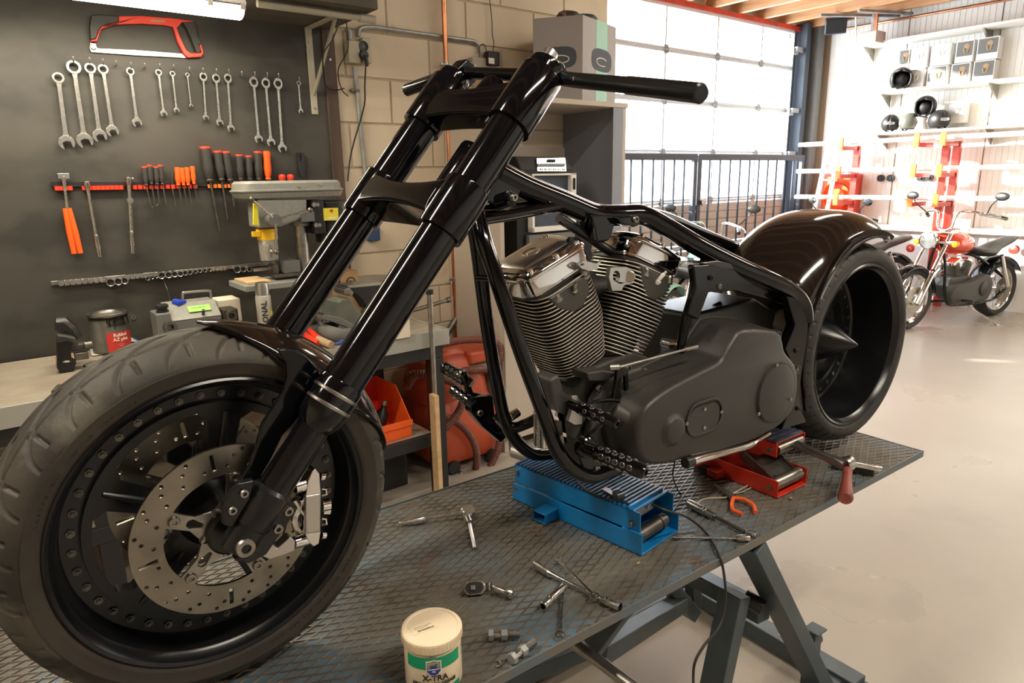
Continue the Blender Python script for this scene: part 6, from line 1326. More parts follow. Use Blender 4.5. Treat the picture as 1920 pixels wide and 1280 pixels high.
# --- handlebars
def AT(x, y, dist): return CC+ray(x, y, AX_B).normalized()*dist
hb = MB().tube(sp([AT(1040, 143, 1.335), AT(1075, 150, 1.29), AT(1180, 160, 1.17), AT(1314, 175, 1.045)], 8), .0132, 24).build('handlebar', M_satin, bk)
MB().tube([AT(1178, 160, 1.172), AT(1313, 175, 1.046), AT(1316, 175.2, 1.043)], [.0145, .0145, .0115], 24).build('grip', M_satin, hb)
hb2 = MB().tube([AT(1040, 143, 1.335), AT(855, 136, 1.60), AT(835, 142, 1.635), AT(764, 169, 1.75)], .0132, 24).build('handlebar', M_gloss, bk)
MB().tube([AT(825, 146, 1.65), AT(764, 169, 1.75), AT(762, 170, 1.753)], [.0145, .0145, .012], 24).build('grip', M_steel if False else M_gloss, hb2)
for (x, y, dist, s) in ((1030, 140, 1.33, -1), (868, 137, 1.585, 1)):
    c = AT(x, y, dist); rs_ = MB().prism([c+fa*p+(-fn)*q-fy*.02 for q, p in ((-.03, -.03), (.02, -.04), (.028, .0), (.022, .022), (0, .027), (-.02, .02))], fy*.04).build('riser_clamp', M_gloss, bk, bev=.005)
for c0, s in ((AT(1030, 105, 1.36), -1),): 
    MB().lathe([(.014, -.015), (.014, .008)]+[(.0135+.001*(k % 2), .008+.002*k) for k in range(0)], c0, fa, 20, caps=True).build('round_cap', M_alu, bk)  # silver cap stands in for a white ribbed cup in the background
hexbolt(AT(1077, 148, 1.27), .004, bk, ax=-AX_B[2])
# --- frame
def BT(L, r, name, m=M_gloss, n=6, par=None, closed=False, kk=14, tail=()):
    P = [BY(x, y, Y) for x, y, Y in L]; e = P[-1]; P += [e+V(t) for t in tail]
    return MB().tube(sp(P, n), r, kk).build(name, m, par or bk)
bb = MB(); pts = sp([BY(x, y, Y) for x, y, Y in ((930,322,1.17),(985,350,1.17),(1055,378,1.17),(1115,402,1.165),(1165,404,1.15),(1205,404,1.13),(1245,424,1.11),(1310,462,1.07),(1385,500,1.03),(1450,527,1.005),(1488,548,1.0),(1506,572,1.0),(1510,600,1.0))], 6)
n_ = len(pts); MB().tube(pts, [lin(.0265, .022, i/(n_-1)) for i in range(n_)], 20).build('backbone', M_gloss, bk)
MB().tube(sp([BY(1165,404,1.17), BY(1210,402,1.2), BY(1260,415,1.26), BY(1330,445,1.32), BY(1420,480,1.34)], 6), .019, 16).build('seat_rail', M_gloss, bk)
MB().prism([BY(x, y, 1.15) for x, y in ((905,330),(950,318),(990,345),(975,365),(940,385),(905,378))], (0, .04, 0)).build('neck_gusset', M_gloss, bk, bev=.006)
for L_ in (((898,412,1.14),(960,402,1.15),(1015,392,1.155),(1062,383,1.165)), ((898,396,1.18),(950,392,1.18),(1062,381,1.17))): BT(L_, .0125, 'brace_tube')
MB().cyl(BY(950, 372, 1.1), BY(963, 370, 1.05), .011, n=18).cyl(BY(935, 380, 1.12), BY(958, 372, 1.09), .017, n=18).build('steering_lock', M_gloss, bk, bev=.002); hexbolt(BY(964, 370, 1.048), .007, bk)
BT(((1048,408,1.165),(1100,442,1.165),(1150,475,1.165),(1190,498,1.165)), .0115, 'strut_tube', M_satin)
MB().prism([BY(x, y, 1.13) for x, y in ((1108,402),(1158,405),(1148,440),(1142,452),(1120,455),(1115,430))], (0, .05, 0)).build('engine_mount', M_gloss, bk, bev=.005)
MB().prism([BY(x, y, 1.11) for x, y in ((1158,408),(1200,402),(1203,420),(1190,426),(1165,420))], (0, .03, 0)).build('coil_tab', M_gloss, bk, bev=.004); hexbolt(BY(1192, 411, 1.108), .008, bk)
# downtubes
BT(((893,395,1.15),(910,460,1.11),(944,560,1.07),(985,680,1.04),(1018,770,1.03),(1042,838,1.03),(1068,874,1.03),(1105,893,1.03)), .0165, 'down_tube', kk=18, tail=((.06,0,-.004),(.2,0,.0),(.5,0,.0),(.66,0,.03),(.78,0,.12)))
BT(((885,400,1.2),(896,470,1.23),(912,600,1.27),(932,720,1.31),(952,800,1.31),(985,842,1.31)), .0165, 'down_tube', kk=18, tail=((.06,0,-.03),(.2,0,-.04),(.6,0,-.04),(.8,0,.1)))
BT(((893,520,1.13),(920,522,1.1),(932,527,1.08)), .006, 'cross_brace')
# --- engine
CR = V((1.071, 1.17, 1.093))
def cyl_frame(sg): u = V((sg*.383, 0, .924)); v = V((.924, 0, -sg*.383)); return u, v
def rsec(c, v, hx, hy, r, n=5, cut=0):
    return [c+v*p[0]+V((0, p[1], 0)) for p in rrect(-hx, -hy, hx, hy, r, n)]
for sg, nmk in ((-1, 'front'), (1, 'rear')):
    u, v = cyl_frame(sg); cy = MB(); 
    core = MB().rings([rsec(CR+u*.13, v, .06, .062, .058), rsec(CR+u*.372, v, .06, .064, .05)]).build('cylinder', M_matte, bk)
    nf = 25
    for k in range(nf):
        h = .15+.0088*k; f = k/(nf-1)
        hx = .07+.016*min(1, f*2.2) if f < .45 else .086-.004*max(0, f-.75)/.25; hy = .07+.014*min(1, f*2) 
        z0 = CR+u*h
        fm = MB().rings([rsec(z0, v, hx, hy, .042), rsec(z0+u*.0034, v, hx, hy, .042)]).build('cooling_fin', M_matte, core, bev=0, sm=40)
        MB().rings([rsec(z0+u*.0004, v, hx+.0011, hy+.0011, .042), rsec(z0+u*.0029, v, hx+.0011, hy+.0011, .042)], caps=False).build('fin_edge', M_fin, core, sm=40) if k % 1 == 0 else None
    # head: flat boss with bolts and plug on the near side
    hp = CR+u*.335
    MB().rings([[hp+v*x+u*z+V((0, -.0865, 0)) for x, z in ((-.06, .026), (-.045, -.008), (-.012, -.036), (.018, -.04), (.048, -.018), (.06, .026))], [hp+v*x+u*z+V((0, -.05, 0)) for x, z in ((-.07, .03), (-.055, -.014), (-.016, -.046), (.022, -.05), (.058, -.026), (.07, .03))]]).build('head_boss', M_matte2, core, bev=.006)
    for dx, dz in ((-.035, .012), (.052, .02)):
        p = hp+v*dx+u*dz+V((0, -.078, 0)); MB().lathe([(.001, .013), (.0085, .013), (.0095, .011), (.0095, .002), (.012, .001), (.012, -.006)], p, u, 12).build('head_bolt', M_steel, core)
    p = hp+v*.008+V((0, -.08, 0)); d = (u*.9+V((0, -.6, 0))).normalized(); MB().lathe([(.001, .04), (.003, .04), (.003, .034), (.0045, .032), (.005, .012), (.0085, .012), (.0085, .004), (.0065, .003), (.0065, -.012)], p, d, 14).build('spark_plug', M_white if sg > 0 else M_steel, core)
    # rocker box
    O = lambda s, h, dy=0: [CR+u*h+v*(x*s)+V((0, y*s+dy, 0)) for x, y in ((-.096, .03), (-.096, -.045), (-.082, -.072), (-.07, -.08), (.066, -.08), (.08, -.072), (.094, -.045), (.094, .05), (.08, .075), (-.08, .075))]
    MB().rings([O(.95, .364), O(.95, .374)]).build('rocker_base', M_matte, core, bev=.002)
    rk_ = MB().rings([O(.985, .3745), O(.985, .378), O(1.0, .379), O(1.0, .409), O(.985, .413)]).build('rocker_box', M_chrome, bk, bev=.0025)
    MB().rings([O(1.02, .4135), O(1.02, .418), O(.99, .422), O(.93, .428), O(.86, .43)]).build('rocker_cover', M_chrome, rk_, bev=.0015)
    MB().rings([[CR+u*.43+v*x+V((0, y, 0)) for x, y in ((-.075, .03), (-.07, -.05), (.055, -.055), (.07, -.03), (.07, .04), (-.06, .05))], [CR+u*.4375+v*x+V((0, y, 0)) for x, y in ((-.062, .022), (-.058, -.036), (.045, -.04), (.056, -.022), (.056, .03), (-.05, .038))]]).build('cover_top', M_alu if sg > 0 else M_alu, rk_, bev=.002)
    c = CR+u*.4378+v*-.01+V((0, -.005, 0)); MB().lathe([(.001, .001), (.01, .001), (.013, -.002), (.018, .0005), (.021, .0008), (.021, -.001)], c, u, 24).build('round_recess', M_chrome, rk_)
    for x, y in ((-.07, -.07), (0, -.074), (.066, -.07), (.078, .05), (-.078, .055)): p = CR+u*.428+v*x+V((0, y, 0)); MB().cyl(p-u*.006, p+u*.004, .0065, n=14).cyl(p+u*.004, p+u*.0045, .003, n=6).build('cover_bolt', M_chrome, rk_, bev=.001)
# breather plate and intake between the cylinders
MB().prism([BY(x, y, 1.085) for x, y in ((1145,502),(1175,500),(1190,512),(1188,530),(1170,535),(1165,545),(1148,545),(1142,520))], (0, .012, 0), [[BY(1156+7*math.cos(2*PI*i/12), 518+11*math.sin(2*PI*i/12), 1.085) for i in range(12)]]).build('breather_plate', M_alu, bk, bev=.002)
MB().cyl(BY(1180, 518, 1.08), BY(1180, 518, 1.09), .014, n=18).build('plug_cap', M_alu, bk, bev=.003)
MB().prism([BY(x, y, 1.07) for x, y in ((1084,495),(1095,488),(1118,494),(1128,488),(1120,505),(1105,508),(1090,503))], (0, .006, 0), [[BY(1092+3.5*math.cos(2*PI*i/10), 496+3*math.sin(2*PI*i/10), 1.07) for i in range(10)]]).build('mount_tab', M_alu, bk, bev=.001)
MB().cyl(CR+V((0, 0, .3)), CR+V((0, .1, .3)), .04, n=24).cyl(CR+V((-.06, 0, .3)), CR+V((.06, 0, .3)), .026, n=20).build('intake', M_matte, bk, bev=.004)
# crankcase, gearbox
MB().prism([V((x, 1.095, z)) for x, z in ((.975, 1.16), (.985, 1.2), (1.0, 1.225), (1.15, 1.245), (1.21, 1.215), (1.235, 1.15), (1.22, 1.0), (1.17, .965), (1.02, .965), (.985, 1.0), (.972, 1.09))], (0, .14, 0)).build('crankcase', M_matte2, bk, bev=.012)
MB().prism([V((x, 1.06, z)) for x, z in ((.99, 1.16), (1.03, 1.205), (1.14, 1.215), (1.18, 1.17), (1.19, 1.05), (1.14, .99), (1.02, .985), (.975, 1.06))], (0, .03, 0)).build('left_case', M_matte2, bk, bev=.01)
for x, z in ((1.0, 1.19), (1.09, 1.22), (.995, 1.02), (1.15, 1.2)): hexbolt(V((x, 1.058, z)), .0085, bk)
MB().prism([V((x, 1.05, z)) for x, z in ((.955, 1.235), (1.005, 1.232), (1.055, 1.215), (1.01, 1.205), (.962, 1.215))], (0, .17, 0)).build('cylinder_deck', M_matte, bk, bev=.004)
MB().prism([BY(x, y, 1.08) for x, y in ((1030,712),(1050,700),(1060,735),(1110,770),(1080,830),(1045,815),(1035,750))], (0, .06, 0)).build('oil_pump_housing', M_matte2, bk, bev=.01)
MB().prism([BY(x, y, 1.07) for x, y in ((1300,590),(1420,560),(1480,600),(1480,700),(1380,760),(1290,700))], (0, .18, 0)).build('gearbox', M_matte, bk, bev=.012)
MB().prism([BY(x, y, 1.055) for x, y in ((1073,742),(1082,740),(1090,752),(1085,775),(1093,780),(1092,795),(1078,797),(1066,790),(1072,770))], (0, .012, 0)).build('sensor_bracket', M_alu, bk, bev=.002)
# oil filter and its bracket
p0, p1 = BY(1026, 772, 1.13), BY(1026, 832, 1.13)
ofl = MB(); dz = p0.z-p1.z; pr_ = []
for k in range(19): pr_ += [(.031, dz*k/19), (.031, dz*(k+.45)/19), (.0285, dz*(k+.55)/19), (.0285, dz*(k+.95)/19)]
ofl.lathe([(.001, 0)]+pr_+[(.031, dz), (.001, dz+.002)], p1, (0, 0, 1), 28).build('oil_filter', M_chrome, bk, sm=20)
MB().prism([BY(x, y, 1.08) for x, y in ((1030,765),(1058,776),(1064,830),(1058,832),(1052,790),(1030,785))], (0, .02, 0)).build('filter_bracket', M_chrome, bk, bev=.001)
# primary cover: outline lofted outwards with chamfer
PF = [(1397,624),(1457,627),(1466,639),(1472,664),(1491,689),(1495,721),(1488,761),(1472,786),(1447,805),(1397,827),(1304,852),(1241,866),(1214,860),(1203,838),(1201,805),(1210,780),(1226,758),(1266,730),(1319,702),(1354,683),(1366,664),(1379,642)]
F0 = [BY(x, y, .955) for x, y in PF]; cpm = sum(F0, V())/len(F0)
def smoothloop(P, n=4): return sp(P, n, closed=True)
def off(P, d, Y):
    out = []; n = len(P)
    for i in range(n):
        a, b = P[i-1], P[(i+1) % n]; t = (b-a); t.y = 0; nn = V((t.z, 0, -t.x)).normalized()
        if nn.dot(P[i]-cpm) < 0 and False: nn = -nn
        out.append(P[i]+nn*d*SGN); out[-1].y = Y
    return out
FL_ = smoothloop(F0, 3); 
area = sum(FL_[i-1].x*FL_[i].z-FL_[i].x*FL_[i-1].z for i in range(len(FL_))); SGN = 1 if area > 0 else -1
pc_ = MB().rings([off(FL_, .02, 1.07), off(FL_, .019, 1.055), off(FL_, .0085, .968), off(FL_, .0065, .962), off(FL_, .002, .9575), off(FL_, -.004, .955)])
pc = pc_.build('primary_cover', M_matte, bk, sm=28)
MB().rings([off(FL_, .024, 1.09), off(FL_, .024, 1.068)]).build('primary_back', M_matte2, bk, bev=.003)
def disc_on(px, py, Y, rx, name, m, h, par, r2=None, n=48):
    c = BY(px, py, Y); return MB().lathe([(.001, h), (r2 or rx-.004, h), (rx-.0015, h*.7), (rx, h*.3), (rx, -.002)], c, (0, -1, 0), n).build(name, m, par)
dc = BY(1454, 736, .955); MB().lathe([(.089, .0), (.09, -.002), (.082, .0), (.081, .004), (.0785, .0035)], dc, (0, -1, 0), 64).build('derby_ring', M_matte, pc)
MB().lathe([(.001, .0065), (.074, .0065), (.0775, .005), (.0785, .002), (.0785, -.001)], dc, (0, -1, 0), 64).build('derby_cover', M_matte, pc)
for x, y in ((1457, 684), (1483, 749), (1423, 776)): p = BY(x, y, .948); MB().ball(p, .005, 10, (1, .6, 1)).build('cover_screw', M_steel, pc)
# oblong inspection cover with recessed rim
ic = BY(1319, 785, .953); exy = (BY(1340, 778, .953)-BY(1299, 791, .953)).normalized()
Mi = frame(ic, exy, z=(0, -1, 0)); L_ = .043; 
def stad(l, r, n=10): return [(l*(1 if -PI/2 <= t <= PI/2 else -1)+r*math.cos(t), r*math.sin(t)) for t in [(-PI/2+PI*i/n) for i in range(n+1)]]+[(-l+r*math.cos(t), r*math.sin(t)) for t in [(PI/2+PI*i/n) for i in range(n+1)]]
MB().pl(stad(L_*.55, .043), .004, Mi @ Matrix.Translation((.004, .004, -.001)), [stad(L_*.55, .037)]).build('inspection_rim', M_matte, pc, bev=.0015); MB().pl(stad(L_*.55, .034), .0035, Mi @ Matrix.Translation((0, 0, -.001))).build('inspection_cover', M_matte, pc, bev=.001)
for x, y in ((1322, 767), (1353, 772), (1288, 794), (1321, 802)): MB().ball(BY(x, y, .949), .0048, 10, (1, .6, 1)).build('cover_screw', M_steel, pc)
fd0 = BY(1262, 806, .955); MB().lathe([(.001, .012), (.026, .012), (.031, .009), (.037, .001), (.043, -.001)], fd0, (0, -1, 0), 40).build('crank_boss', M_matte, pc)
for x, y in ((1402, 627), (1456, 628), (1353, 689), (1285, 727), (1493, 692)): p = BY(x, y, .966); MB().lathe([(.001, .004), (.008, .004), (.0085, .007), (.012, .007), (.0125, -.02)], p, (0, -1, 0), 16).build('bolt_pocket', M_matte, pc); MB().cyl(p+V((0, -.003, 0)), p+V((0, -.0055, 0)), .006, n=12).build('bolt', M_dullsteel, pc)
# chrome canister behind the cover
c = BY(1262, 682, 1.13); MB().lathe([(.001, 0), (.028, 0), (.033, .006), (.036, .01), (.036, .052), (.039, .054), (.039, .06), (.034, .066), (.001, .066)], c, (0, 0, 1), 8, u=(.38, .92, 0)).build('chrome_regulator', M_chrome, bk, bev=.002)
MB().lathe([(.001, -.04), (.052, -.035), (.06, 0), (.052, .035), (.001, .04)], BY(1345, 600, 1.2), (0, -.5, 1), 28).build('chrome_air_cleaner', M_chrome, bk)
BT(((1288,600,1.15),(1320,585,1.12),(1352,570,1.1)), .009, 'oil_pipe', M_satin)
# shift linkage
MB().tube([BY(1143, 689, 1.03), BY(1160, 688, 1.02), BY(1162, 688, 1.02), BY(1285, 655, .99), BY(1286, 655, .99), BY(1307, 650, .985)], [.0075, .0075, .0035, .0032, .0055, .0055], 12).build('shift_rod', M_steel, bk)
MB().prism([BY(x, y, 1.03) for x, y in ((1158,690),(1170,684),(1178,692),(1180,735),(1165,750),(1150,748),(1156,715))], (0, .01, 0), [[BY(x, y, 1.03) for x, y in ((1167,705),(1173,706),(1174,735),(1166,742),(1163,730))]]).build('shift_arm', M_gloss, bk, bev=.002)
MB().tube(sp([BY(1100, 758, 1.04), BY(1140, 749, 1.03), BY(1180, 756, 1.03), BY(1195, 765, 1.03)], 5), .005, 8).build('linkage_bow', M_gloss, bk)
# pegs with drilled holes
def peg(a, b, r, nh, name, par=bk, m=M_gloss):
    a, b = V(a), V(b); d = (b-a); L = d.length; ax = d.normalized()
    pg = MB().lathe([(.001, -.0), (r*.8, 0), (r*.85, L*.2), (r, L*.22), (r, L*.86), (r*.96, L*.87), (r*.96, L*.93), (r*.7, L*.99), (r*.4, L), (r*.35, L*.97), (.001, L*.97)], a, ax, 28).build(name, m, par)
    u, w_ = perp(ax)
    for j in range(6):
        an = 2*PI*j/6+.25; e = u*math.cos(an)+w_*math.sin(an)
        for k in range(nh):
            f = .30+(.55)*(k+.5*(j % 2))/nh; p = a+ax*(L*f)+e*r*.97
            h = MB().lathe([(r*.26, r*.0), (r*.3, r*.08), (r*.35, r*.03), (r*.35, -.001)], p, e, 12).build('hole_rim', M_steel, pg)
            MB().cyl(p-e*.0005, p+e*(r*.055), r*.28, n=12).build('hole', M_dark, pg)  # near-black disc on the surface paints the shade of a drilled hole
    return pg
peg(BY(1092, 838, .985), BY(1212, 886, .845), .0165, 5, 'foot_peg'); peg(BY(1068, 756, 1.0), BY(1158, 795, .885), .013, 3, 'shift_peg')
MB().lathe([(.02, 0), (.024, .004), (.024, .02), (.02, .024)], BY(1090, 834, 1.0), (0, -1, 0), 20, caps=True).build('peg_mount', M_gloss, bk, bev=.001)
MB().tube(sp([BY(1092, 826, 1.0), BY(1110, 812, .985), BY(1128, 792, .98), BY(1138, 775, .975)], 5), .0065, 10).build('shift_lever', M_gloss, bk)
MB().prism([BY(x, y, 1.03) for x, y in ((1078,835),(1100,838),(1140,850),(1165,868),(1168,892),(1120,897),(1095,880))], (0, .012, 0)).build('peg_bracket', M_gloss, bk, bev=.003)
for x, y in ((1120, 879), (1139, 881)): hexbolt(BY(x, y, 1.028), .0068, bk)
hexbolt(BY(1197, 788, 1.0), .008, bk); MB().cyl(BY(1150, 770, 1.02), BY(1190, 790, .99), .02, n=20).build('pivot_boss', M_matte2, bk, bev=.003)
hexbolt(BY(1201, 751, .99), .0075, bk)
# far-side controls seen past the downtube
peg(BY(885, 720, 1.42), BY(828, 686, 1.5), .0165, 4, 'foot_peg', m=M_gloss); peg(BY(888, 758, 1.40), BY(846, 728, 1.47), .0145, 3, 'brake_peg')
MB().prism([BY(x, y, 1.42) for x, y in ((865,690),(875,696),(888,735),(915,742),(918,780),(890,775),(878,745))], (0, .012, 0)).build('brake_arm', M_gloss, bk, bev=.003)
MB().prism([BY(x, y, 1.4) for x, y in ((884,745),(925,742),(930,790),(955,815),(940,830),(905,800),(882,772))], (0, .03, 0)).build('control_bracket', M_gloss, bk, bev=.004)
hexbolt(BY(866, 700, 1.415), .0085, bk); hexbolt(BY(900, 774, 1.395), .0085, bk)
MB().cyl(BY(955, 782, 1.3), BY(972, 772, 1.3), .012, n=16).build('mount_bolt', M_chrome, bk, bev=.002)
BT(((930,775,1.33),(960,800,1.3),(985,795,1.28),(1005,785,1.25)), .014, 'cross_member')
# side stand and rear frame
MB().tube(sp([BY(1292, 866, .955), BY(1340, 852, .96), BY(1392, 838, .975), BY(1412, 830, .985), BY(1442, 812, .995)], 6), [.0105]*7+[.0105]*6+[.0095]*6+[.006]*6, 14).build('side_stand', M_chrome, bk)
MB().cyl(BY(1284, 868, .955), BY(1298, 864, .955), .0135, n=14).build('stand_pivot', M_blk, bk, bev=.002)
MB().prism([BY(x, y, .985) for x, y in ((1476,555),(1501,558),(1517,601),(1514,632),(1499,733),(1502,767),(1513,792),(1465,806),(1480,770),(1490,735),(1488,690),(1473,654),(1492,609))], (0, .022, 0)).build('axle_plate', M_gloss, bk, bev=.004)
for x, y in ((1494, 657), (1490, 690), (1497, 766)): hexbolt(BY(x, y, .983), .007, bk, m=M_satin)
MB().prism([BY(x, y, 1.02) for x, y in ((1300,497),(1340,495),(1480,520),(1520,550),(1500,585),(1470,570),(1380,545),(1330,548),(1310,600),(1290,590),(1305,540))], (0, .02, 0)).build('seat_frame_plate', M_gloss, bk, bev=.005)
MB().prism([BY(x, y, 1.02) for x, y in ((1310,493),(1345,488),(1450,508),(1482,524),(1400,516))], (0, .3, 0)).build('seat_pan', M_gloss2, bk, bev=.004)
hexbolt(BY(1333, 521, 1.018), .006, bk, m=M_satin); hexbolt(BY(1349, 537, 1.018), .006, bk)
BT(((1305,505,1.04),(1298,560,1.04),(1285,600,1.05),(1275,660,1.06)), .012, 'rear_down_tube')
BT(((1330,500,1.32),(1390,470,1.34),(1430,470,1.34)), .014, 'seat_rail')

# --- rear wheel, tyre, fender
RW = V((2.06, 1.17, 1.125)); YD = V((0, 1, 0)); XR, UR = V((1, 0, 0)), V((0, 0, 1))
side = [(.249, -.148), (.256, -.154), (.262, -.1585), (.272, -.1615), (.283, -.160)]
tr_ = [(.283, -.160), (.297, -.152), (.309, -.134), (.3175, -.105), (.3225, -.06), (.3245, 0)]
th = smoothprof(tr_, 4); full = side[:-1]+th+[(r, -l) for r, l in th[::-1][1:]]+[(r, -l) for r, l in side[::-1][1:]]
def g_rear(a, k, r, l):
    if r < .28: return 0
    per = 2*PI/24; L = max(0, 1-abs(l)/.1615); aa = a if l <= 0 else a+per*.5; w_ = .0038/.31
    off_ = .10*L+.5*max(0, L-.35)**1.5; ph = (aa-off_) % per; ph = min(ph, per-ph); d = 0
    if .03 < L < .9: d = min(1, max(0, 1.5-ph/w_))
    ph = (aa-per*.5-off_*.3) % per; ph = min(ph, per-ph)
    if L < .2 and L > .02: d = max(d, min(1, max(0, 1.5-ph/w_)))
    return d*.0045
rty = torus_tyre('rear_tyre', RW, YD, XR, UR, full, 700, M_rubber2, bk, g_rear)
place_ring('330/30 R17 TUBELESS RADIAL   MADE FOR FRONT OR REAR', .2695, .1605, rad(300), .013, rty, M_rubber, c=RW, ax=YD, xd=XR, ud=UR)
rr_m = MB().lathe([(.249, -.146), (.2545, -.15), (.256, -.155), (.253, -.1575), (.247, -.155), (.242, -.144), (.237, -.138), (.232, -.1), (.228, -.04), (.224, -.012), (.218, -.006), (.178, -.002), (.172, .0), (.172, .02), (.22, .02), (.232, .1), (.242, .144), (.253, .1575), (.2545, .15), (.249, .146)], RW, YD, 96).build('rear_rim', M_satin, bk, sm=30)
for k in range(30):
    a = 2*PI*k/30; p = RW+V((math.cos(a), 0, math.sin(a)))*.198-YD*.004; MB().cyl(p, p-YD*.006, .0065, n=8).build('rim_bolt', M_steel, rr_m)
Mr = frame(RW, XR, y=UR); MB().pl(circ(0, 0, .175, 64), .03, Mr @ Matrix.Translation((0, 0, -.02)), [sector_hole(.075, .162, rad(c-26), rad(c+26), .014) for c in (18, 90, 162, 234, 306)]).build('spoke_disc', M_satin, bk, bev=.002, seg=1)
MB().lathe([(.001, -.15), (.004, -.148), (.06, -.055), (.072, -.03), (.075, .02), (.06, .08), (.001, .08)], RW, YD, 40).build('hub_cone', M_satin, bk)
MB().lathe([(.10, .06), (.145, .06), (.145, .066), (.10, .066)], RW, YD, 60).build('rear_rotor', M_disc, bk); MB().cyl(RW-YD*.06, RW+YD*.19, .014, n=16).build('rear_axle', M_steel, bk)
R = []
for i in range(61):
    f = i/60; a = rad(lin(72, 205, f)); e = V((math.cos(a), 0, math.sin(a))); fade = min(1, f/.06)**.5*.12+.88; ring = []
    rc = .402+.018*math.sin(PI*min(1, f*1.1))
    for j in range(25):
        q = -1+2*j/24; ring.append(RW+e*(rc-.07*abs(q)**3.2)*(1)+YD*(.172*q*fade))
    R.append(ring)
rf = MB().rings(R, closed=False, caps=False).build('rear_fender', M_gloss2, bk, sol=.005, sm=60)
for j in (0, 24): MB().tube([R[i][j] for i in range(61)], .007, 10).build('fender_edge_bead', M_gloss, rf)
MB().tube([R[0][j] for j in range(25)], .006, 10).build('fender_edge_bead', M_gloss, rf)
Rs = []
for i in range(31):
    a = rad(lin(74, 150, i/30)); e = V((math.cos(a), 0, math.sin(a))); Rs.append([RW+e*(.333+.0)+YD*-.174, RW+e*(.345+.02*math.sin(PI*i/30))+YD*-.178, RW+e*.352+YD*-.168])
MB().rings(Rs, closed=True).build('fender_strut', M_gloss, rf, sm=60)
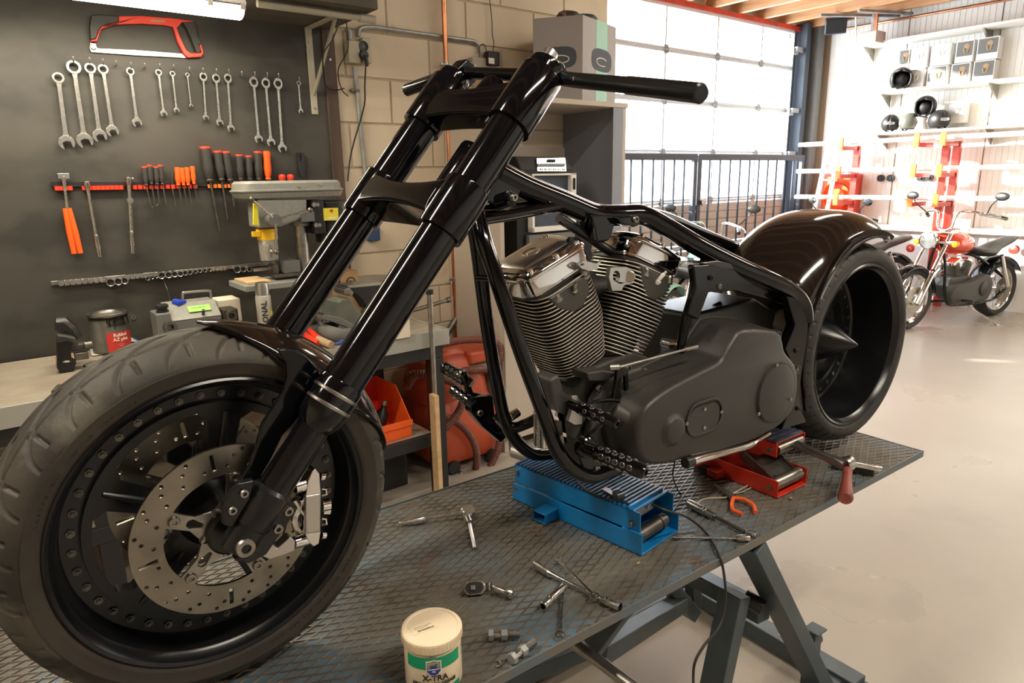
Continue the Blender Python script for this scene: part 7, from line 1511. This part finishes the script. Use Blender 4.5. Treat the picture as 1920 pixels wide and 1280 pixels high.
# ================================================================ parked motorcycles in the back
def cruiser(label, x, y, hd, tank_m, fork_m, steer=0, sc=1.0):
    Mk = ROOM @ Matrix.Translation((x, y, 0)) @ Matrix.Rotation(rad(hd), 4, 'Z') @ Matrix.Scale(sc, 4)
    Wl = ROOM @ Matrix.Translation((x, y, 0)) @ Matrix.Rotation(rad(hd), 4, 'Z')
    t = thing('parked_motorcycle', label, 'motorcycle', (0, 0, 0), 'motorcycles parked by the ribbed wall', M=Wl)
    B = lambda: MB(Mk)
    wb_ = .74
    def wheel(cx, r, w_, nm, M=Mk):
        tr = MB(M).lathe([(r-.07, -w_*.7), (r-.03, -w_), (r-.01, -w_*.7), (r, 0), (r-.01, w_*.7), (r-.03, w_), (r-.07, w_*.7)], (cx, 0, r), (0, 1, 0), 40).build(nm+'_tyre', M_rubber2, t)
        MB(M).lathe([(r-.07, -w_*.7), (r-.085, -w_*.4), (r-.085, w_*.4), (r-.07, w_*.7)], (cx, 0, r), (0, 1, 0), 40).build(nm+'_rim', M_chrome, tr)
        sp_k = MB(M)
        for k in range(18): a = 2*PI*k/18; sp_k.cyl((cx+.03*math.cos(a), .02*(-1)**k, r+.03*math.sin(a)), (cx+(r-.085)*math.cos(a), 0, r+(r-.085)*math.sin(a)), .003, n=4)
        sp_k.cyl((cx, -.06, r), (cx, .06, r), .035, n=16).build(nm+'_spokes', M_chrome, tr, kind='stuff'); 
        MB(M).lathe([(.06, .0), (.14, .0), (.14, .006), (.06, .006)], (cx, w_+.02, r), (0, 1, 0), 28).build(nm+'_disc', M_disc, tr)
    wheel(wb_, .33, .05, 'front'); wheel(-wb_, .32, .08, 'rear')
    for s in (-1, 1):
        yb = .105*s; a, m, b = V((wb_+.0, yb, .33)), V((wb_-.2, yb, .66)), V((wb_-.40, yb, 1.0)); 
        f = B().lathe([(.001, 0), (.034, .0), (.036, .05), (.034, .36), (.03, .38), (.021, .385)], a-(m-a).normalized()*.05, m-a, 20).build('fork_slider', M_chrome if fork_m is M_chrome else M_satin, t)
        B().cyl(m-(m-a)*.08, b, .021, n=16).build('fork_tube', M_chrome, f)
        sg = V((wb_-.33, .21*s, .90)); i_ = B().tube([V((wb_-.3, .1*s, .9)), sg], .008, 8).build('indicator_arm', M_chrome, t); B().lathe([(.001, -.03), (.028, -.025), (.034, 0), (.03, .02), (.001, .03)], sg, (1, 0, 0), 16).build('indicator_lens', M_amber, i_)
    B().bx((wb_-.41, -.14, .9), (wb_-.28, .14, .925)).bx((wb_-.47, -.14, 1.0), (wb_-.33, .14, 1.02)).build('fork_clamps', M_chrome, t, bev=.006)
    hl = B().lathe([(.001, -.13), (.06, -.11), (.088, -.04), (.092, 0), (.094, .01), (.086, .014)], (wb_-.2, 0, .93), (1, 0, -.08), 28).build('headlamp', M_chrome, t); B().lathe([(.086, .01), (.06, .022), (.001, .028)], (wb_-.2, 0, .93), (1, 0, -.08), 28).build('lamp_glass', M_lens, hl)
    hb_ = B().tube(sp([(wb_-.75, -.4, 1.16), (wb_-.6, -.33, 1.2), (wb_-.48, -.12, 1.22), (wb_-.44, -.07, 1.05), (wb_-.44, .07, 1.05), (wb_-.48, .12, 1.22), (wb_-.6, .33, 1.2), (wb_-.75, .4, 1.16)], 5), .0125, 12).build('handlebar', M_chrome, t)
    for s in (-1, 1):
        B().tube([(wb_-.66, .355*s, 1.185), (wb_-.78, .415*s, 1.15)], .018, 12).build('grip', M_blk, hb_); B().tube(sp([(wb_-.5, .3*s, 1.2), (wb_-.6, .4*s, 1.17), (wb_-.72, .46*s, 1.15)], 4), .006, 6).build('lever', M_chrome, hb_)
        B().tube(sp([(wb_-.6, .32*s, 1.2), (wb_-.52, .4*s, 1.3), (wb_-.54, .45*s, 1.36)], 4), .006, 6).build('mirror_stem', M_blk, hb_); B().ball((wb_-.55, .47*s, 1.38), .06, 14, (.25, 1.2, .7)).build('mirror', M_blk, hb_)
    B().rings([[V((x_, w_*math.cos(2*PI*k/20), z_+h_*math.sin(2*PI*k/20))) for k in range(20)] for x_, w_, z_, h_ in ((.36, .02, .93, .03), (.33, .1, .92, .08), (.24, .15, .90, .12), (.08, .165, .88, .13), (-.06, .13, .86, .11), (-.17, .06, .84, .06), (-.19, .01, .83, .02))]).build('fuel_tank', tank_m, t)
    B().lathe([(.02, 0), (.032, .0), (.032, .012), (.001, .015)], (.15, .03, 1.008), (0, 0, 1), 16).build('round_cap', M_chrome, t)  # filler cap on the tank
    B().rings([[V((x_, w_*math.cos(2*PI*k/16), z_+h_*math.sin(2*PI*k/16))) for k in range(16)] for x_, w_, z_, h_ in ((-.14, .05, .8, .04), (-.25, .13, .77, .05), (-.45, .15, .75, .05), (-.6, .11, .8, .05), (-.85, .09, .86, .045), (-1.0, .04, .88, .03))]).build('seat', M_blk, t)
    for cx, r, a0, a1, w_ in ((wb_, .36, 30, 175, .07), (-wb_, .37, 10, 150, .1)):
        B().rings([[V((cx+(r-.025*abs(q)**2.5)*math.cos(rad(a)), w_*q, .33+(r-.03*abs(q)**2.5)*math.sin(rad(a)))) for q in [-1+j/4 for j in range(9)]] for a in [lin(a0, a1, i/20) for i in range(21)]], closed=False, caps=False).build('mudguard', tank_m if tank_m is not M_tank else M_gloss, t, sol=.004, sm=60)
    B().prism([V((x_, -.09, z_)) for x_, z_ in ((.18, .3), (.24, .42), (.2, .52), (-.12, .52), (-.3, .44), (-.34, .32), (-.2, .26), (.1, .25))], (0, .18, 0)).build('engine_case', M_matte2, t, bev=.02)
    for sg in (-1, 1):
        u = V((-sg*.38, 0, .925)); v = V((.925, 0, sg*.38)); c0 = V((-.02, 0, .38))
        for k in range(11): z_ = c0+u*(.13+.016*k); B().rings([[z_+v*p[0]+V((0, p[1], 0))+u*d for p in rrect(-.06, -.065, .06, .065, .035)] for d in (0, .006)]).build('cooling_fin', M_dullsteel, t)
        B().cyl(c0+u*.12, c0+u*.3, .045, n=16).build('cylinder', M_matte2, t); B().rings([[c0+u*d+v*p[0]+V((0, p[1], 0)) for p in rrect(-.065, -.07, .065, .07, .02)] for d in (.305, .345)]).build('rocker_box', M_chrome, t, bev=.006)
    B().rings([[V((x_, yy_, z_)) for x_, z_ in sp2] for yy_, sp2 in ((.1, [(p[0]*1.03, .37+(p[1]-.37)*1.05) for p in PRM]), (.17, PRM), (.18, [(p[0]*.95, .37+(p[1]-.37)*.93) for p in PRM]))]).build('primary_cover', M_matte2, t)
    B().lathe([(.001, .01), (.07, .01), (.08, .004), (.08, -.01)], (-.24, .185, .38), (0, 1, 0), 28).build('derby_cover', M_matte, t)
    B().lathe([(.001, -.04), (.07, -.035), (.08, 0), (.07, .03), (.001, .035)], (.02, -.14, .62), (0, 1, 0), 28).build('air_cleaner', M_chrome, t)
    for k, z_ in enumerate((.3, .38)): B().tube(sp([(.1, -.1, .58-.04*k), (.16, -.16, .42), (.05, -.18, z_), (-.5, -.18, z_), (-1.0, -.18, z_+.02)], 6), .032, 14).build('exhaust_pipe', M_chrome, t)
    B().tube(sp([(.36, .0, .95), (.34, .08, .7), (.3, .11, .3), (.1, .12, .22), (-.5, .12, .22), (-.74, .12, .32)], 6), .016, 10).tube(sp([(.36, 0, .95), (.34, -.08, .7), (.3, -.11, .3), (.1, -.12, .22), (-.5, -.12, .22), (-.74, -.12, .32)], 6), .016, 10).tube(sp([(.38, 0, .96), (.0, 0, .78), (-.35, 0, .7), (-.74, .1, .45)], 5), .018, 10).build('frame', M_gloss, t)
    B().tube([(-.05, .14, .2), (-.22, .36, .02)], .009, 8).bx((-.26, .34, .0), (-.18, .4, .012)).build('side_stand', M_chrome, t)
    for s in (-1, 1): B().cyl((.12, .17*s, .28), (.12, .3*s, .28), .016, n=12).build('foot_peg', M_blk, t); B().tube([(-.55, .14*s, .72), (-.74, .14*s, .36)], [.02, .026], 12).build('shock', M_chrome, t)
    B().lathe([(.001, 0), (.05, .005), (.055, .04), (.001, .045)], (-1.0, 0, .74), (-1, 0, 0), 18).build('tail_lamp', M_redsteel, t)
    return t
PRM = [(.2+.1*math.cos(a), .34+.11*math.sin(a)) for a in [rad(d) for d in range(-90, 91, 20)]]+[(-.05, .47)]+[(-.26+.15*math.cos(a), .38+.15*math.sin(a)) for a in [rad(d) for d in range(90, 271, 20)]]+[(-.05, .235)]
cruiser('orange-red tank cruiser with chrome forks parked on its stand by the ribbed wall', 8.4, 2.78, 167, M_tank, M_chrome, sc=1.0)
cruiser('black cruiser half hidden behind the chopper rear fender, beside the red tank bike', 8.3, 3.95, 158, M_gloss, M_chrome, sc=.95)
cruiser('mint green tank motorcycle standing by the bar gate behind the chopper frame', 5.75, 4.2, 12, M_mint, M_chrome, sc=.95)
# ================================================================ ceiling lamps (built fixtures with their own light)
for k, ((x, y), wt) in enumerate(zip(CEIL_LAMPS, LAMP_W)):
    t = rthing('ceiling_lamp', 'twin fluorescent ceiling lamp hanging under the joists, '+('above the left end of the lift', 'behind the photographer', 'over the middle of the garage floor', 'nearest the ribbed wall', 'between the chopper and the garage door')[k], 'lamp', (x, y, 3.4), 'ceiling lamps outside the picture')
    RM().bx((x-.75, y-.09, 3.42), (x+.75, y+.09, 3.5)).build('housing', M_white, t, bev=.01)
    RM().bx((x-.72, y-.08, 3.395), (x+.72, y+.08, 3.419)).build('diffuser', M_lamp, t, bev=.01)
    for dx in (-.5, .5): RM().cyl((x+dx, y, 3.5), (x+dx, y, 3.57), .006, n=6).build('hanger', M_steel, t)
    light('AREA', 'ceiling_lamp_light', (x, y, 3.385), wt, (1.0, .9, .75), 1.4, target=(x, y, 0), sy=.15)
light('AREA', 'bench_lamp_light', (.45, 3.19, 2.32), 20, (1.0, .88, .66), 1.2, target=(.45, 3.3, 0), sy=.1)
